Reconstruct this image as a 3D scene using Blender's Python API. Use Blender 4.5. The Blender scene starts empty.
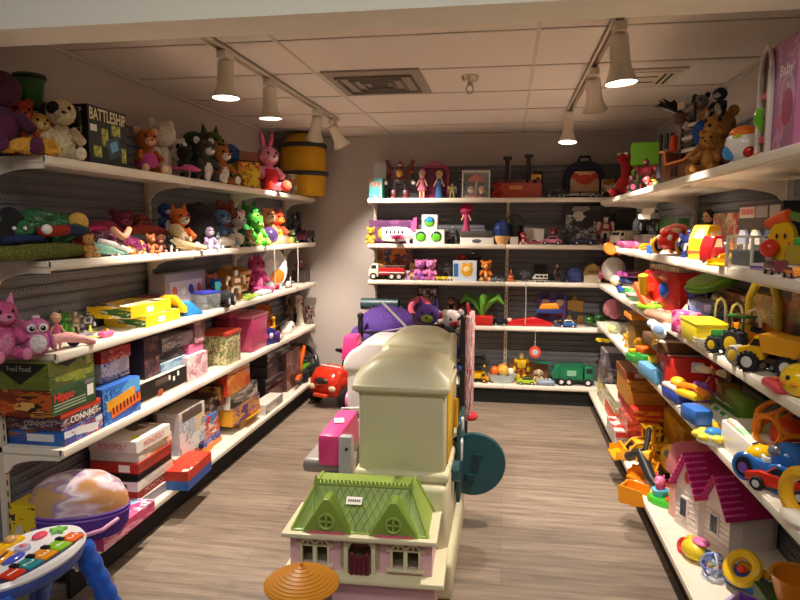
import bpy, bmesh, math, random
from mathutils import Vector, Matrix, Euler
random.seed(7)
C = bpy.context.scene.collection
PI = math.pi
# ------------------------------------------------------------------ materials
def lin(h):
    h = h.lstrip('#'); v = [int(h[i:i+2], 16)/255 for i in (0, 2, 4)]
    return tuple((c/12.92 if c <= .04045 else ((c+.055)/1.055)**2.4) for c in v) + (1,)
MC = {}
def mat(col, kind='plastic', emit=0):
    key = (col, kind, emit)
    if key in MC: return MC[key]
    m = bpy.data.materials.new(kind + '_' + col.strip('#')); m.use_nodes = True
    nt = m.node_tree; b = nt.nodes['Principled BSDF']; L = nt.links.new
    b.inputs['Base Color'].default_value = lin(col)
    if kind == 'plastic': b.inputs['Roughness'].default_value = .38
    elif kind == 'card': b.inputs['Roughness'].default_value = .5
    elif kind == 'matte': b.inputs['Roughness'].default_value = .85
    elif kind == 'metal': b.inputs['Roughness'].default_value = .3; b.inputs['Metallic'].default_value = .9
    elif kind == 'gloss': b.inputs['Roughness'].default_value = .15
    elif kind == 'clear':
        b.inputs['Roughness'].default_value = .12; b.inputs['Alpha'].default_value = .22
    elif kind in ('fur', 'fab', 'wall'):
        b.inputs['Roughness'].default_value = .95
        tc = nt.nodes.new('ShaderNodeTexCoord'); n = nt.nodes.new('ShaderNodeTexNoise')
        n.inputs['Scale'].default_value = {'fur': 90, 'fab': 160, 'wall': 60}[kind]; n.inputs['Detail'].default_value = 3
        L(tc.outputs['Object'], n.inputs['Vector'])
        bp = nt.nodes.new('ShaderNodeBump'); bp.inputs['Strength'].default_value = {'fur': .8, 'fab': .35, 'wall': .08}[kind]
        bp.inputs['Distance'].default_value = .01
        L(n.outputs['Fac'], bp.inputs['Height']); L(bp.outputs['Normal'], b.inputs['Normal'])
        if kind != 'wall':
            r = nt.nodes.new('ShaderNodeValToRGB'); c = lin(col)
            r.color_ramp.elements[0].color = tuple(x*.72 for x in c[:3])+(1,); r.color_ramp.elements[1].color = tuple(min(1, x*1.2) for x in c[:3])+(1,)
            r.color_ramp.elements[0].position = .3; r.color_ramp.elements[1].position = .7
            L(n.outputs['Fac'], r.inputs['Fac']); L(r.outputs['Color'], b.inputs['Base Color'])
    if emit:
        b.inputs['Emission Color'].default_value = lin(col); b.inputs['Emission Strength'].default_value = emit
    MC[key] = m; return m
def art(cols, scale=3, seed=0, kind='vor', stretch=(1, 1, 1), space='Generated', rough=.4):
    """printed picture: patches of a few inks"""
    key = (tuple(cols), scale, seed, kind, stretch, space)
    if key in MC: return MC[key]
    m = bpy.data.materials.new('print'); m.use_nodes = True
    nt = m.node_tree; b = nt.nodes['Principled BSDF']; L = nt.links.new
    b.inputs['Roughness'].default_value = rough
    tc = nt.nodes.new('ShaderNodeTexCoord'); mp = nt.nodes.new('ShaderNodeMapping')
    mp.inputs['Location'].default_value = (seed*1.37, seed*2.11, seed*.73); mp.inputs['Scale'].default_value = stretch
    L(tc.outputs[space], mp.inputs['Vector'])
    n = nt.nodes.new('ShaderNodeTexNoise'); n.inputs['Scale'].default_value = scale; n.inputs['Detail'].default_value = 2.5
    L(mp.outputs['Vector'], n.inputs['Vector'])
    r = nt.nodes.new('ShaderNodeValToRGB'); r.color_ramp.interpolation = 'CONSTANT'
    el = r.color_ramp.elements
    k = len(cols)
    if kind == 'vor': scale *= 1.6
    if kind == 'noise': r.color_ramp.interpolation = 'LINEAR'
    src = n.outputs['Fac']
    if kind == 'vor':
        v = nt.nodes.new('ShaderNodeTexVoronoi'); v.inputs['Scale'].default_value = scale
        mx = nt.nodes.new('ShaderNodeMixRGB'); mx.inputs['Fac'].default_value = .25
        L(mp.outputs['Vector'], mx.inputs['Color1']); L(n.outputs['Color'], mx.inputs['Color2']); L(mx.outputs['Color'], v.inputs['Vector'])
        s = nt.nodes.new('ShaderNodeSeparateColor'); L(v.outputs['Color'], s.inputs['Color']); src = s.outputs['Red']
        bk = nt.nodes.new('ShaderNodeTexBrick'); bk.inputs['Scale'].default_value = scale*2.6; bk.inputs['Mortar Size'].default_value = 0
        bk.inputs['Color1'].default_value = (0, 0, 0, 1); bk.inputs['Color2'].default_value = (1, 1, 1, 1); bk.inputs['Brick Width'].default_value = .45; bk.inputs['Row Height'].default_value = .3
        rot = nt.nodes.new('ShaderNodeMapping'); rot.inputs['Rotation'].default_value = (PI/2, 0, .35); L(mp.outputs['Vector'], rot.inputs['Vector']); L(rot.outputs['Vector'], bk.inputs['Vector'])
        gt = nt.nodes.new('ShaderNodeMath'); gt.operation = 'GREATER_THAN'; L(n.outputs['Fac'], gt.inputs[0]); gt.inputs[1].default_value = .53
        sb = nt.nodes.new('ShaderNodeSeparateColor'); L(bk.outputs['Color'], sb.inputs['Color'])
        mm = nt.nodes.new('ShaderNodeMath'); mm.operation = 'MULTIPLY_ADD'; L(sb.outputs['Red'], mm.inputs[0]); mm.inputs[1].default_value = .45; L(src, mm.inputs[2])
        fr = nt.nodes.new('ShaderNodeMath'); fr.operation = 'FRACT'; L(mm.outputs[0], fr.inputs[0])
        mi = nt.nodes.new('ShaderNodeMixRGB'); L(gt.outputs[0], mi.inputs['Fac']); L(src, mi.inputs['Color1']); L(fr.outputs[0], mi.inputs['Color2'])
        src = mi.outputs['Color']
        lo, hi = 0, 1
    elif kind == 'wave':
        w = nt.nodes.new('ShaderNodeTexWave'); w.inputs['Scale'].default_value = scale; w.inputs['Distortion'].default_value = 6
        w.inputs['Detail'].default_value = 1; L(mp.outputs['Vector'], w.inputs['Vector']); src = w.outputs['Fac']; lo, hi = 0, 1
    else: lo, hi = .34, .66
    for i, c in enumerate(cols):
        p = lo+(hi-lo)*i/k if i else 0
        if i < 2: e = el[i]; e.position = p
        else: e = el.new(p)
        e.color = lin(c)
    if k == 1: el[1].color = lin(cols[0])
    L(src, r.inputs['Fac']); L(r.outputs['Color'], b.inputs['Base Color'])
    MC[key] = m; return m
def M(c, kind='plastic'):
    return c if not isinstance(c, str) else mat(c, kind)
# ------------------------------------------------------------------ mesh builder
class MB:
    def __init__(s): s.bm = bmesh.new(); s.ms = []
    def _m(s, m):
        if isinstance(m, str): m = mat(m)
        if m not in s.ms: s.ms.append(m)
        return s.ms.index(m)
    def _fin(s, vs, m, R=None, c=None):
        if R is not None:
            if not isinstance(R, Matrix): R = Euler(R).to_matrix()
            bmesh.ops.rotate(s.bm, verts=vs, cent=(0, 0, 0), matrix=R)
        if c is not None: bmesh.ops.translate(s.bm, verts=vs, vec=Vector(c))
        i = s._m(m)
        for f in {f for v in vs for f in v.link_faces}: f.material_index = i
        return s
    def box(s, c, size, m, R=None, bev=0, seg=2, taper=1):
        r = bmesh.ops.create_cube(s.bm, size=1); vs = r['verts']
        for v in vs:
            t = taper if v.co.z > 0 else 1
            v.co = Vector((v.co.x*size[0]*t, v.co.y*size[1]*t, v.co.z*size[2]))
        if bev:
            es = list({e for v in vs for e in v.link_edges})
            o = bmesh.ops.bevel(s.bm, geom=es, offset=bev, segments=seg, affect='EDGES', profile=.5)
            vs = list({v for f in o['faces'] for v in f.verts} | {v for v in vs if v.is_valid})
            seen = set(vs); st = list(vs)
            while st:
                v = st.pop()
                for e in v.link_edges:
                    w = e.other_vert(v)
                    if w not in seen: seen.add(w); st.append(w)
            vs = list(seen)
        return s._fin(vs, m, R, c)
    def fbox(s, c, size, mats, bev=0):
        """box with its own ink per face: front(-y), back, left(-x), right, top, bottom"""
        hx, hy, hz = size[0]/2, size[1]/2, size[2]/2
        q = {'f': [(-1, -1, -1), (1, -1, -1), (1, -1, 1), (-1, -1, 1)], 'b': [(1, 1, -1), (-1, 1, -1), (-1, 1, 1), (1, 1, 1)],
             'l': [(-1, 1, -1), (-1, -1, -1), (-1, -1, 1), (-1, 1, 1)], 'r': [(1, -1, -1), (1, 1, -1), (1, 1, 1), (1, -1, 1)],
             't': [(-1, -1, 1), (1, -1, 1), (1, 1, 1), (-1, 1, 1)], 'u': [(-1, 1, -1), (1, 1, -1), (1, -1, -1), (-1, -1, -1)]}
        vm = {}
        for k, p in q.items():
            vv = []
            for t in p:
                if t not in vm: vm[t] = s.bm.verts.new((c[0]+t[0]*hx, c[1]+t[1]*hy, c[2]+t[2]*hz))
                vv.append(vm[t])
            f = s.bm.faces.new(vv); f.material_index = s._m(mats.get(k, mats.get('*')))
        return s
    def ell(s, c, r, m, R=None, seg=16):
        if not hasattr(r, '__len__'): r = (r, r, r)
        o = bmesh.ops.create_uvsphere(s.bm, u_segments=seg, v_segments=max(6, seg*2//3), radius=1); vs = o['verts']
        for v in vs: v.co = Vector((v.co.x*r[0], v.co.y*r[1], v.co.z*r[2]))
        return s._fin(vs, m, R, c)
    def cyl(s, p0, p1, r0, r1, m, seg=16, caps=True):
        p0, p1 = Vector(p0), Vector(p1); d = p1-p0
        o = bmesh.ops.create_cone(s.bm, cap_ends=caps, segments=seg, radius1=max(r0, 1e-4), radius2=max(r1, 1e-4), depth=d.length)
        return s._fin(o['verts'], m, Vector((0, 0, 1)).rotation_difference(d.normalized()).to_matrix(), (p0+p1)/2)
    def cap(s, p0, p1, r0, r1, m, seg=12):
        """limb: tapered, round ended"""
        return s.tube([Vector(p0).lerp(Vector(p1), t) for t in (-.0, .04, .5, .96, 1)], [r0*.5, r0*.95, (r0+r1)/2, r1*.95, r1*.5], m, seg)
    def tube(s, pts, r, m, seg=10, closed=False):
        pts = [Vector(p) for p in pts]; n = len(pts); rings = []
        rr = r if hasattr(r, '__len__') else [r]*n
        prev = None
        for i, p in enumerate(pts):
            a = pts[(i-1) % n] if (closed or i > 0) else p; b = pts[(i+1) % n] if (closed or i < n-1) else p
            t = (b-a)
            if t.length < 1e-9: t = Vector((0, 0, 1))
            t.normalize()
            if prev is None:
                u = t.orthogonal().normalized()
            else:
                u = prev-t*prev.dot(t)
                u = u.normalized() if u.length > 1e-6 else t.orthogonal().normalized()
            prev = u; w = t.cross(u)
            rings.append([s.bm.verts.new(p+(u*math.cos(2*PI*k/seg)+w*math.sin(2*PI*k/seg))*rr[i]) for k in range(seg)])
        fs = []; s.last = [v for g in rings for v in g]
        for i in range(n if closed else n-1):
            A, B = rings[i], rings[(i+1) % n]
            for k in range(seg): fs.append(s.bm.faces.new((A[k], A[(k+1) % seg], B[(k+1) % seg], B[k])))
        if not closed: fs += [s.bm.faces.new(rings[0][::-1]), s.bm.faces.new(rings[-1])]
        i = s._m(m)
        for f in fs: f.material_index = i
        return s
    def prism(s, pts, d0, d1, m, ax='y', bev=0, R=None, c=None, seg=2):
        """outline (a,b) pushed along an axis: y -> (a,d,b); x -> (d,a,b); z -> (a,b,d)"""
        f = {'y': lambda a, b, d: (a, d, b), 'x': lambda a, b, d: (d, a, b), 'z': lambda a, b, d: (a, b, d)}[ax]
        A = [s.bm.verts.new(f(a, b, d0)) for a, b in pts]; B = [s.bm.verts.new(f(a, b, d1)) for a, b in pts]
        n = len(pts); fs = [s.bm.faces.new(A), s.bm.faces.new(B[::-1])]
        for i in range(n): fs.append(s.bm.faces.new((A[i], B[i], B[(i+1) % n], A[(i+1) % n])))
        bmesh.ops.recalc_face_normals(s.bm, faces=fs)
        vs = A+B
        if bev:
            es = list({e for v in vs for e in v.link_edges})
            o = bmesh.ops.bevel(s.bm, geom=es, offset=bev, segments=seg, affect='EDGES', profile=.5, clamp_overlap=True)
            seen = {v for f in o['faces'] for v in f.verts} | {v for v in vs if v.is_valid}; st = list(seen)
            while st:
                v = st.pop()
                for e in v.link_edges:
                    w = e.other_vert(v)
                    if w not in seen: seen.add(w); st.append(w)
            vs = list(seen)
        return s._fin(vs, m, R, c)
    def lathe(s, prof, m, c=(0, 0, 0), seg=24, sx=1, sy=1, R=None):
        rings = []; vs = []
        for r, z in prof:
            ring = [s.bm.verts.new((max(r, 1e-4)*math.cos(2*PI*k/seg)*sx, max(r, 1e-4)*math.sin(2*PI*k/seg)*sy, z)) for k in range(seg)]
            rings.append(ring); vs += ring
        for A, B in zip(rings, rings[1:]):
            for k in range(seg): s.bm.faces.new((A[k], A[(k+1) % seg], B[(k+1) % seg], B[k]))
        s.bm.faces.new(rings[0][::-1]); s.bm.faces.new(rings[-1])
        return s._fin(vs, m, R, c)
    def torus(s, c, R0, r, m, R=None, seg=24, rs=8, sx=1, sy=1):
        pts = [(R0*math.cos(2*PI*k/seg)*sx, R0*math.sin(2*PI*k/seg)*sy, 0) for k in range(seg)]
        s.tube(pts, r, m, rs, closed=True)
        return s._fin(s.last, m, R, c)
    def jitter(s, a, f=12):
        from mathutils import noise
        for v in s.bm.verts: v.co += noise.noise_vector(v.co*f)*a
        return s
    def build(s, name, parent=None, loc=None, sharp=38, sub=0):
        me = bpy.data.meshes.new(name)
        bmesh.ops.recalc_face_normals(s.bm, faces=s.bm.faces)
        s.bm.to_mesh(me); s.bm.free()
        for m in s.ms: me.materials.append(m)
        me.polygons.foreach_set('use_smooth', [True]*len(me.polygons))
        try: me.set_sharp_from_angle(angle=math.radians(sharp))
        except Exception: pass
        o = bpy.data.objects.new(name, me); C.objects.link(o)
        if loc is not None: o.location = loc
        if parent is not None: o.parent = parent
        if sub:
            md = o.modifiers.new('sub', 'SUBSURF'); md.levels = sub; md.render_levels = sub
        return o
def T(name, label, cat, loc=(0, 0, 0), rz=0, group=None, rot=None):
    o = bpy.data.objects.new(name, None); C.objects.link(o); o.empty_display_size = .05
    o.location = loc; o.rotation_euler = rot if rot else (0, 0, rz)
    o['label'] = label; o['category'] = cat
    if group: o['group'] = group
    return o
def struct(o): o['kind'] = 'structure'; return o
def text(s, parent, w, h, loc, rot, m, name='lettering', ext=.0012, bold=0):
    cu = bpy.data.curves.new(name, 'FONT'); cu.body = s; cu.align_x = 'CENTER'; cu.align_y = 'CENTER'; cu.extrude = 0; cu.offset = bold; cu.resolution_u = 3
    t = bpy.data.objects.new(name, cu); C.objects.link(t); bpy.context.view_layer.update()
    me = bpy.data.meshes.new_from_object(t.evaluated_get(bpy.context.evaluated_depsgraph_get()))
    C.objects.unlink(t); bpy.data.objects.remove(t)
    xs = [v.co.x for v in me.vertices]; ys = [v.co.y for v in me.vertices]
    cx, cy = (min(xs)+max(xs))/2, (min(ys)+max(ys))/2; sx, sy = w/(max(xs)-min(xs)), h/(max(ys)-min(ys))
    for v in me.vertices: v.co = Vector(((v.co.x-cx)*sx, (v.co.y-cy)*sy, ext))
    me.materials.clear(); me.materials.append(M(m, 'card'))
    o = bpy.data.objects.new(name, me); C.objects.link(o); o.parent = parent; o.location = loc; o.rotation_euler = rot
    return o
FRONT = (PI/2, 0, 0); LEFTEND = (PI/2, 0, -PI/2); RIGHTEND = (PI/2, 0, PI/2)
# ------------------------------------------------------------------ camera
F, YAW, PITCH, ROLL, H = 656.3, .161, .109, .002, 1.606
cam = bpy.data.objects.new('camera', bpy.data.cameras.new('camera')); C.objects.link(cam)
cam.data.sensor_width = 36; cam.data.lens = 36*F/800; cam.data.clip_start = .05
cy_, sy_, cp_, sp_ = math.cos(YAW), math.sin(YAW), math.cos(PITCH), math.sin(PITCH)
fwd = Vector((-sy_*cp_, cy_*cp_, -sp_)); rgt = Vector((cy_, sy_, 0)); up = rgt.cross(fwd)
cr_, sr_ = math.cos(ROLL), math.sin(ROLL)
r2 = rgt*cr_ - up*(-sr_)*-1 if False else rgt*cr_+up*sr_; u2 = up*cr_-rgt*sr_
cam.matrix_world = Matrix(((r2.x, u2.x, -fwd.x, 0), (r2.y, u2.y, -fwd.y, 0), (r2.z, u2.z, -fwd.z, H), (0, 0, 0, 1)))
bpy.context.scene.camera = cam
def proj(p):
    d = Vector(p)-Vector((0, 0, H)); fw = d.dot(fwd)
    return 400+F*d.dot(r2)/fw, 300-F*d.dot(u2)/fw, fw/F
# ------------------------------------------------------------------ shelf lines (measured heights and front edges, metres)
ZL = [0, 1.895, 1.467, 1.08, .665, .165]; ZB = [0, 1.875, 1.46, 1.125, .72, .18]; ZR = [0, 1.845, 1.467, 1.13, .79, .16]
XL, XR, YB = -1.845, .80, 5.976
XLb, XRb = -1.80, .755
def on(sh, u, inset=0):
    """the spot on a shelf, `inset` behind its front edge, standing in picture column u"""
    w, i = sh[0], int(sh[1])
    z = {'L': ZL, 'B': ZB, 'R': ZR}[w][i]
    if w == 'B':
        lo, hi = -2.5, 2.5
        f = lambda t: (t, YB+inset, z)
    elif w == 'L':
        X = (XLb if i == 5 else XL)-inset; lo, hi = 1.2, 9; f = lambda t: (X, t, z)
    else:
        X = (XRb if i == 5 else XR)+inset; lo, hi = 9, 1.2; f = lambda t: (X, t, z)
    for _ in range(50):
        mid = (lo+hi)/2
        if proj(f(mid))[0] < u: lo = mid
        else: hi = mid
    p = f((lo+hi)/2); return Vector(p), proj(p)[2]
RZ = {'L': PI/2, 'B': 0, 'R': -PI/2}
# ------------------------------------------------------------------ room shell
def nodes(m): return m.node_tree.nodes, m.node_tree.links.new, m.node_tree.nodes['Principled BSDF']
def floor_mat():
    m = bpy.data.materials.new('oak_vinyl_planks'); m.use_nodes = True; N, L, b = nodes(m)
    tc = N.new('ShaderNodeTexCoord'); br = N.new('ShaderNodeTexBrick')
    br.inputs['Scale'].default_value = 1; br.inputs['Brick Width'].default_value = 1.22; br.inputs['Row Height'].default_value = .15
    br.inputs['Mortar Size'].default_value = .0012; br.inputs['Mortar Smooth'].default_value = .3; br.offset = .37; br.inputs['Bias'].default_value = 0
    br.inputs['Color1'].default_value = lin('#847567'); br.inputs['Color2'].default_value = lin('#978878'); br.inputs['Mortar'].default_value = lin('#6f6763')
    L(tc.outputs['Object'], br.inputs['Vector'])
    mp = N.new('ShaderNodeMapping'); mp.inputs['Scale'].default_value = (1.6, 17, 1); L(tc.outputs['Object'], mp.inputs['Vector'])
    n = N.new('ShaderNodeTexNoise'); n.inputs['Scale'].default_value = 1.6; n.inputs['Detail'].default_value = 6; n.inputs['Roughness'].default_value = .65; L(mp.outputs['Vector'], n.inputs['Vector'])
    r = N.new('ShaderNodeValToRGB'); r.color_ramp.elements[0].color = (.42, .39, .37, 1); r.color_ramp.elements[1].color = (1.12, 1.1, 1.08, 1)
    r.color_ramp.elements[0].position = .33; r.color_ramp.elements[1].position = .62; L(n.outputs['Fac'], r.inputs['Fac'])
    mx = N.new('ShaderNodeMixRGB'); mx.blend_type = 'MULTIPLY'; mx.inputs['Fac'].default_value = .8
    L(br.outputs['Color'], mx.inputs['Color1']); L(r.outputs['Color'], mx.inputs['Color2']); L(mx.outputs['Color'], b.inputs['Base Color'])
    b.inputs['Roughness'].default_value = .5
    return m
def ceil_mat():
    m = bpy.data.materials.new('ceiling_tile'); m.use_nodes = True; N, L, b = nodes(m)
    tc = N.new('ShaderNodeTexCoord'); n = N.new('ShaderNodeTexNoise'); n.inputs['Scale'].default_value = 140; L(tc.outputs['Object'], n.inputs['Vector'])
    bp = N.new('ShaderNodeBump'); bp.inputs['Strength'].default_value = .25; bp.inputs['Distance'].default_value = .004; L(n.outputs['Fac'], bp.inputs['Height']); L(bp.outputs['Normal'], b.inputs['Normal'])
    b.inputs['Base Color'].default_value = lin('#d8cec4'); b.inputs['Roughness'].default_value = .9
    return m
WALL = mat('#bdb3ac', 'wall'); WHITE = mat('#f6f1e4', 'wall')
def slab(name, lo, hi, m):
    c = [(a+b)/2 for a, b in zip(lo, hi)]; s = [b-a for a, b in zip(lo, hi)]
    return struct(MB().box(c, s, m).build(name))
XWL, XWR, YW, ZC = -2.24, 1.33, 6.40, 2.5
slab('floor', (-3.2, -1.5, -.1), (2.6, 6.6, 0), floor_mat())
slab('ceiling', (XWL, 2.24, ZC), (XWR, YW, ZC+.1), ceil_mat())
slab('wall_left', (XWL-.1, 2.0, 0), (XWL, YW+.1, ZC+.1), WALL)
slab('wall_right', (XWR, 1.0, 0), (XWR+.1, YW+.1, ZC+.1), WALL)
slab('wall_back', (XWL, YW, 0), (XWR, YW+.1, ZC+.1), WALL)
slab('wall_front', (-3.2, 2.05, 2.268), (2.6, 2.24, 3.2), WHITE)
tb = mat('#c4bab0', 'matte'); g = MB()
for x in (-1.115, .125): g.box((x, 4.32, ZC-.002), (.016, 4.16, .006), tb)
for k in range(6): g.box((-.455, 2.46+.667*k+.005, ZC-.002), (3.56, .016, .006), tb)
struct(g.build('trim_1'))
g = MB(); g.box((XWL+.012, 4.3, ZC-.012), (.024, 4.1, .02), tb).box((XWR-.012, 4.3, ZC-.012), (.024, 4.1, .02), tb).box((-.455, YW-.012, ZC-.012), (3.5, .024, .02), tb)
struct(g.build('trim_2'))
# ------------------------------------------------------------------ shelving
SH = mat('#efe6d6', 'plastic'); RAIL = mat('#f4ecdc', 'plastic'); UPR = mat('#d9cfbf', 'plastic'); KICK = mat('#1b1a1a', 'matte')
def panel_mat():
    m = bpy.data.materials.new('pegboard'); m.use_nodes = True; N, L, b = nodes(m)
    b.inputs['Base Color'].default_value = lin('#74757c'); b.inputs['Roughness'].default_value = .8
    tc = N.new('ShaderNodeTexCoord'); mp = N.new('ShaderNodeMapping'); mp.inputs['Scale'].default_value = (40, 1, 20); L(tc.outputs['Object'], mp.inputs['Vector'])
    sx = N.new('ShaderNodeSeparateXYZ'); L(mp.outputs['Vector'], sx.inputs['Vector'])
    def fr(o, z):
        a = N.new('ShaderNodeMath'); a.operation = 'FRACT'; L(o, a.inputs[0]); q = N.new('ShaderNodeMath'); q.operation = 'SUBTRACT'; L(a.outputs[0], q.inputs[0]); q.inputs[1].default_value = .5
        p = N.new('ShaderNodeMath'); p.operation = 'MULTIPLY'; L(q.outputs[0], p.inputs[0]); p.inputs[1].default_value = z
        e = N.new('ShaderNodeMath'); e.operation = 'POWER'; L(p.outputs[0], e.inputs[0]); e.inputs[1].default_value = 2; return e.outputs[0]
    a = N.new('ShaderNodeMath'); a.operation = 'ADD'; L(fr(sx.outputs['X'], 1), a.inputs[0]); L(fr(sx.outputs['Z'], 2), a.inputs[1])
    c = N.new('ShaderNodeMath'); c.operation = 'LESS_THAN'; L(a.outputs[0], c.inputs[0]); c.inputs[1].default_value = .03
    mx = N.new('ShaderNodeMixRGB'); L(c.outputs[0], mx.inputs['Fac']); mx.inputs['Color1'].default_value = lin('#74757c'); mx.inputs['Color2'].default_value = lin('#26252a'); L(mx.outputs['Color'], b.inputs['Base Color'])
    return m
PEG = panel_mat()
def shelving(label, origin, rz, length, depth, zs, base_depth, last, top, ext=0):
    """local x along the run, front towards -y, y=0 is the face of the back panel"""
    t = T('shelving_unit', label, 'shelf', origin, rz, 'shop shelving along the walls')
    p = []; z = .1
    p.append((0, .1))
    while z < top-.05:
        p += [(0, z+.038), (.01, z+.040), (.01, z+.050), (0, z+.052)]; z += .052
    p += [(0, top), (.03, top), (.03, .1)]
    MB().prism(p, .001, length-.001, PEG, 'x').build('back_panel', t)
    for x in ([.016, length-.016] if last else [.016]):
        b = MB().box((x, -.012, top/2), (.03, .026, top), UPR)
        bb = b
        sl = mat('#4a453f', 'matte')
        for k in range(int(top/.05)-3): bb.box((x, -.0255, .2+k*.05), (.006, .002, .026), sl)
        b.build('upright', t)
    for i, z in enumerate(zs):
        base = i == len(zs)-1
        d = base_depth if base else depth
        s = MB()
        e = ext if base else 0
        s.box((length/2-e/2, -d/2-.005, z-.012), (length-.002+e, d-.01, .024), SH)
        s.box((length/2-e/2, -d+.008, z-.018), (length-.002+e, .016, .042), SH, bev=.004)
        so = s.build('shelf', t)
        MB().box((length/2-e/2, -d-.003, z-.016), (length-.004+e, .008, .03), RAIL, R=(0, 0, 0), bev=.002).build('price_rail', so)
        if base:
            MB().box((length/2-e/2, -d+.05, (z-.03)/2), (length-.002+e, .02, z-.03), KICK).build('kick_plate', t)
        else:
            ends = [.014] + ([length-.014] if last else [])
            for x in ends:
                o = [(-.02, z-.02), (-d+.02, z-.02), (-d+.02, z-.05)]
                for k in range(1, 9):
                    a = k/8*PI/2; o.append((-d+.06+(d-.11)*math.sin(a)**1.0, z-.05-.055*(1-math.cos(a))))
                o += [(-.02, z-.125)]
                MB().prism(o, x-.006, x+.006, SH, 'x').build('bracket', t)
    return t
LU = (6.20-2.43)/3
for i, (nm) in enumerate(('left wall shelving unit nearest the camera holding stacked board games', 'middle shelving unit of the left wall with a pink lidded tub', 'far left wall shelving unit next to the red ride-on car')):
    shelving(nm, (-2.155, 2.43+LU*i, 0), PI/2, LU, .31, ZL[1:], .355, i == 2, 2.19)
BU = 1.262
for i, nm in enumerate(('left back wall shelving unit with the toy plane and fire truck', 'right back wall shelving unit with the green garbage truck')):
    shelving(nm, (-1.275+BU*i, 6.29, 0), 0, BU if i == 0 else 1.2, .314, ZB[1:], .314, i == 1, 2.19)
for i, (nm, y0, l) in enumerate((('far right wall shelving unit with the yellow digger toys', 5.955, 1.255), ('middle right wall shelving unit with the pink roofed dollhouse', 4.70, 1.48), ('right wall shelving unit nearest the camera, cut off by the picture edge', 3.22, 1.48))):
    shelving(nm, (1.25, y0, 0), -PI/2, l, .45, ZR[1:], .495, i == 2, 2.19)
# ------------------------------------------------------------------ ceiling fittings
TR = mat('#d9cfc0', 'plastic'); DARK = mat('#2a2522', 'matte')
def track(label, x, y0, y1):
    t = T('light_track', label, 'track', (x, (y0+y1)/2, ZC), 0)
    l = y1-y0; MB().box((-.02, 0, -.013), (.006, l, .026), TR).box((.02, 0, -.013), (.006, l, .026), TR).box((0, 0, -.004), (.046, l, .008), TR).build('rail', t)
    MB().box((0, 0, -.011), (.012, l-.02, .004), mat('#8a5a32', 'metal')).build('conductor', t)
    return t
track('cream ceiling light track on the left with four lamp heads', -1.405, 2.6, 5.38)
track('cream ceiling light track on the right with three lamp heads', .445, 2.6, 5.25)
def spot(label, x, y, d, power, size=95, blend=.6, lit=True, L=.165):
    d = Vector(d).normalized(); p0 = Vector((x, y, ZC-.026))
    t = T('track_spotlight', label, 'lamp', p0, 0, 'track spotlights')
    MB().box((0, 0, -.02), (.05, .11, .04), TR, bev=.006).build('adapter', t)
    piv = Vector((0, 0, -.06)); a = piv+d*.0; b = a+d*L*.58
    h = MB().cyl((0, 0, -.03), piv, .014, .014, TR).cyl(a-d*.01, b, .039, .043, TR, 24)
    n = 24
    h.build('lamp_body', t)
    e = b+d*L*.42
    q = Vector((0, 0, 1)).rotation_difference(d).to_matrix()
    s = MB(); s.lathe([(.04, 0), (.043, .0), (.047, .02), (.07, L*.42), (.066, L*.42), (.043, .022), (.03, .02)], TR, seg=28, R=q, c=b); so = s.build('lamp_shade', t)
    MB().lathe([(.001, L*.40), (.063, L*.40), (.063, L*.385), (.001, L*.385)], mat('#fff4e4', 'plastic', 14 if lit else 5), seg=28, R=q, c=b).build('bulb', t)
    ld = bpy.data.lights.new('track_spotlight_beam', 'SPOT'); ld.energy = power; ld.spot_size = math.radians(size); ld.spot_blend = blend; ld.shadow_soft_size = .018; ld.color = (1, .87, .74)
    lo = bpy.data.objects.new('beam', ld); C.objects.link(lo); lo.parent = t; lo.location = b+d*(L*.42+.012)
    lo.rotation_euler = Vector((0, 0, -1)).rotation_difference(d).to_euler()
K = 1.15
spot('lit spotlight on the left track, nearest the camera', -1.40, 3.19, (.0, -.03, -1), 150*K, 84, .6)
spot('lit spotlight on the left track, second from the camera', -1.40, 3.81, (.0, .02, -1), 150*K, 84, .6)
spot('left track spotlight turned toward the left shelves, third from camera', -1.40, 4.80, (-.28, .38, -1), 150*K, 76, .6)
spot('left track spotlight at the far end turned toward the back wall', -1.40, 5.25, (.40, .45, -1), 130*K, 96)
spot('lit spotlight on the right track, nearest the camera and largest', .455, 3.02, (.08, -.03, -1), 165*K, 80, .6, L=.19)
spot('right track spotlight in the middle, tilted away toward the back', .45, 3.84, (.16, .46, -1), 165*K, 84, .6)
spot('lit spotlight on the right track at the far end', .44, 5.20, (-.03, -.12, -1), 110*K, 96)
t = T('ceiling_vent', 'dusty square ceiling air vent with grey louvres left of the sprinkler', 'vent', (-.795, 4.09, ZC))
MB().box((0, 0, -.006), (.57, .66, .012), mat('#94897e', 'matte')).build('vent_plate', t)
g = MB()
for k, w in enumerate((.22, .15, .09)):
    g.box((0, w, -.02), (2*w+.02, .012, .014), mat('#7a6f65', 'matte')).box((0, -w, -.02), (2*w+.02, .012, .014), mat('#7a6f65', 'matte')).box((w, 0, -.02), (.012, 2*w, .014), mat('#7a6f65', 'matte')).box((-w, 0, -.02), (.012, 2*w, .014), mat('#7a6f65', 'matte'))
g.build('louvre', t)
MB().box((0, 0, -.014), (.10, .10, .006), mat('#3d352f', 'matte')).build('damper', t)
t = T('ceiling_vent', 'cream slotted ceiling air vent right of the right light track', 'vent', (.78, 4.18, ZC))
MB().box((0, 0, -.006), (.40, .44, .012), mat('#d0c4b2', 'matte')).box((0, 0, -.014), (.34, .36, .006), mat('#c3b6a2', 'matte')).build('vent_plate', t)
g = MB()
for x in (-.13, -.095, .095, .13): g.box((x, 0, -.018), (.014, .26, .004), DARK)
g.box((0, .07, -.018), (.13, .012, .004), DARK).box((0, -.07, -.018), (.13, .012, .004), DARK); g.build('slot', t)
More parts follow.
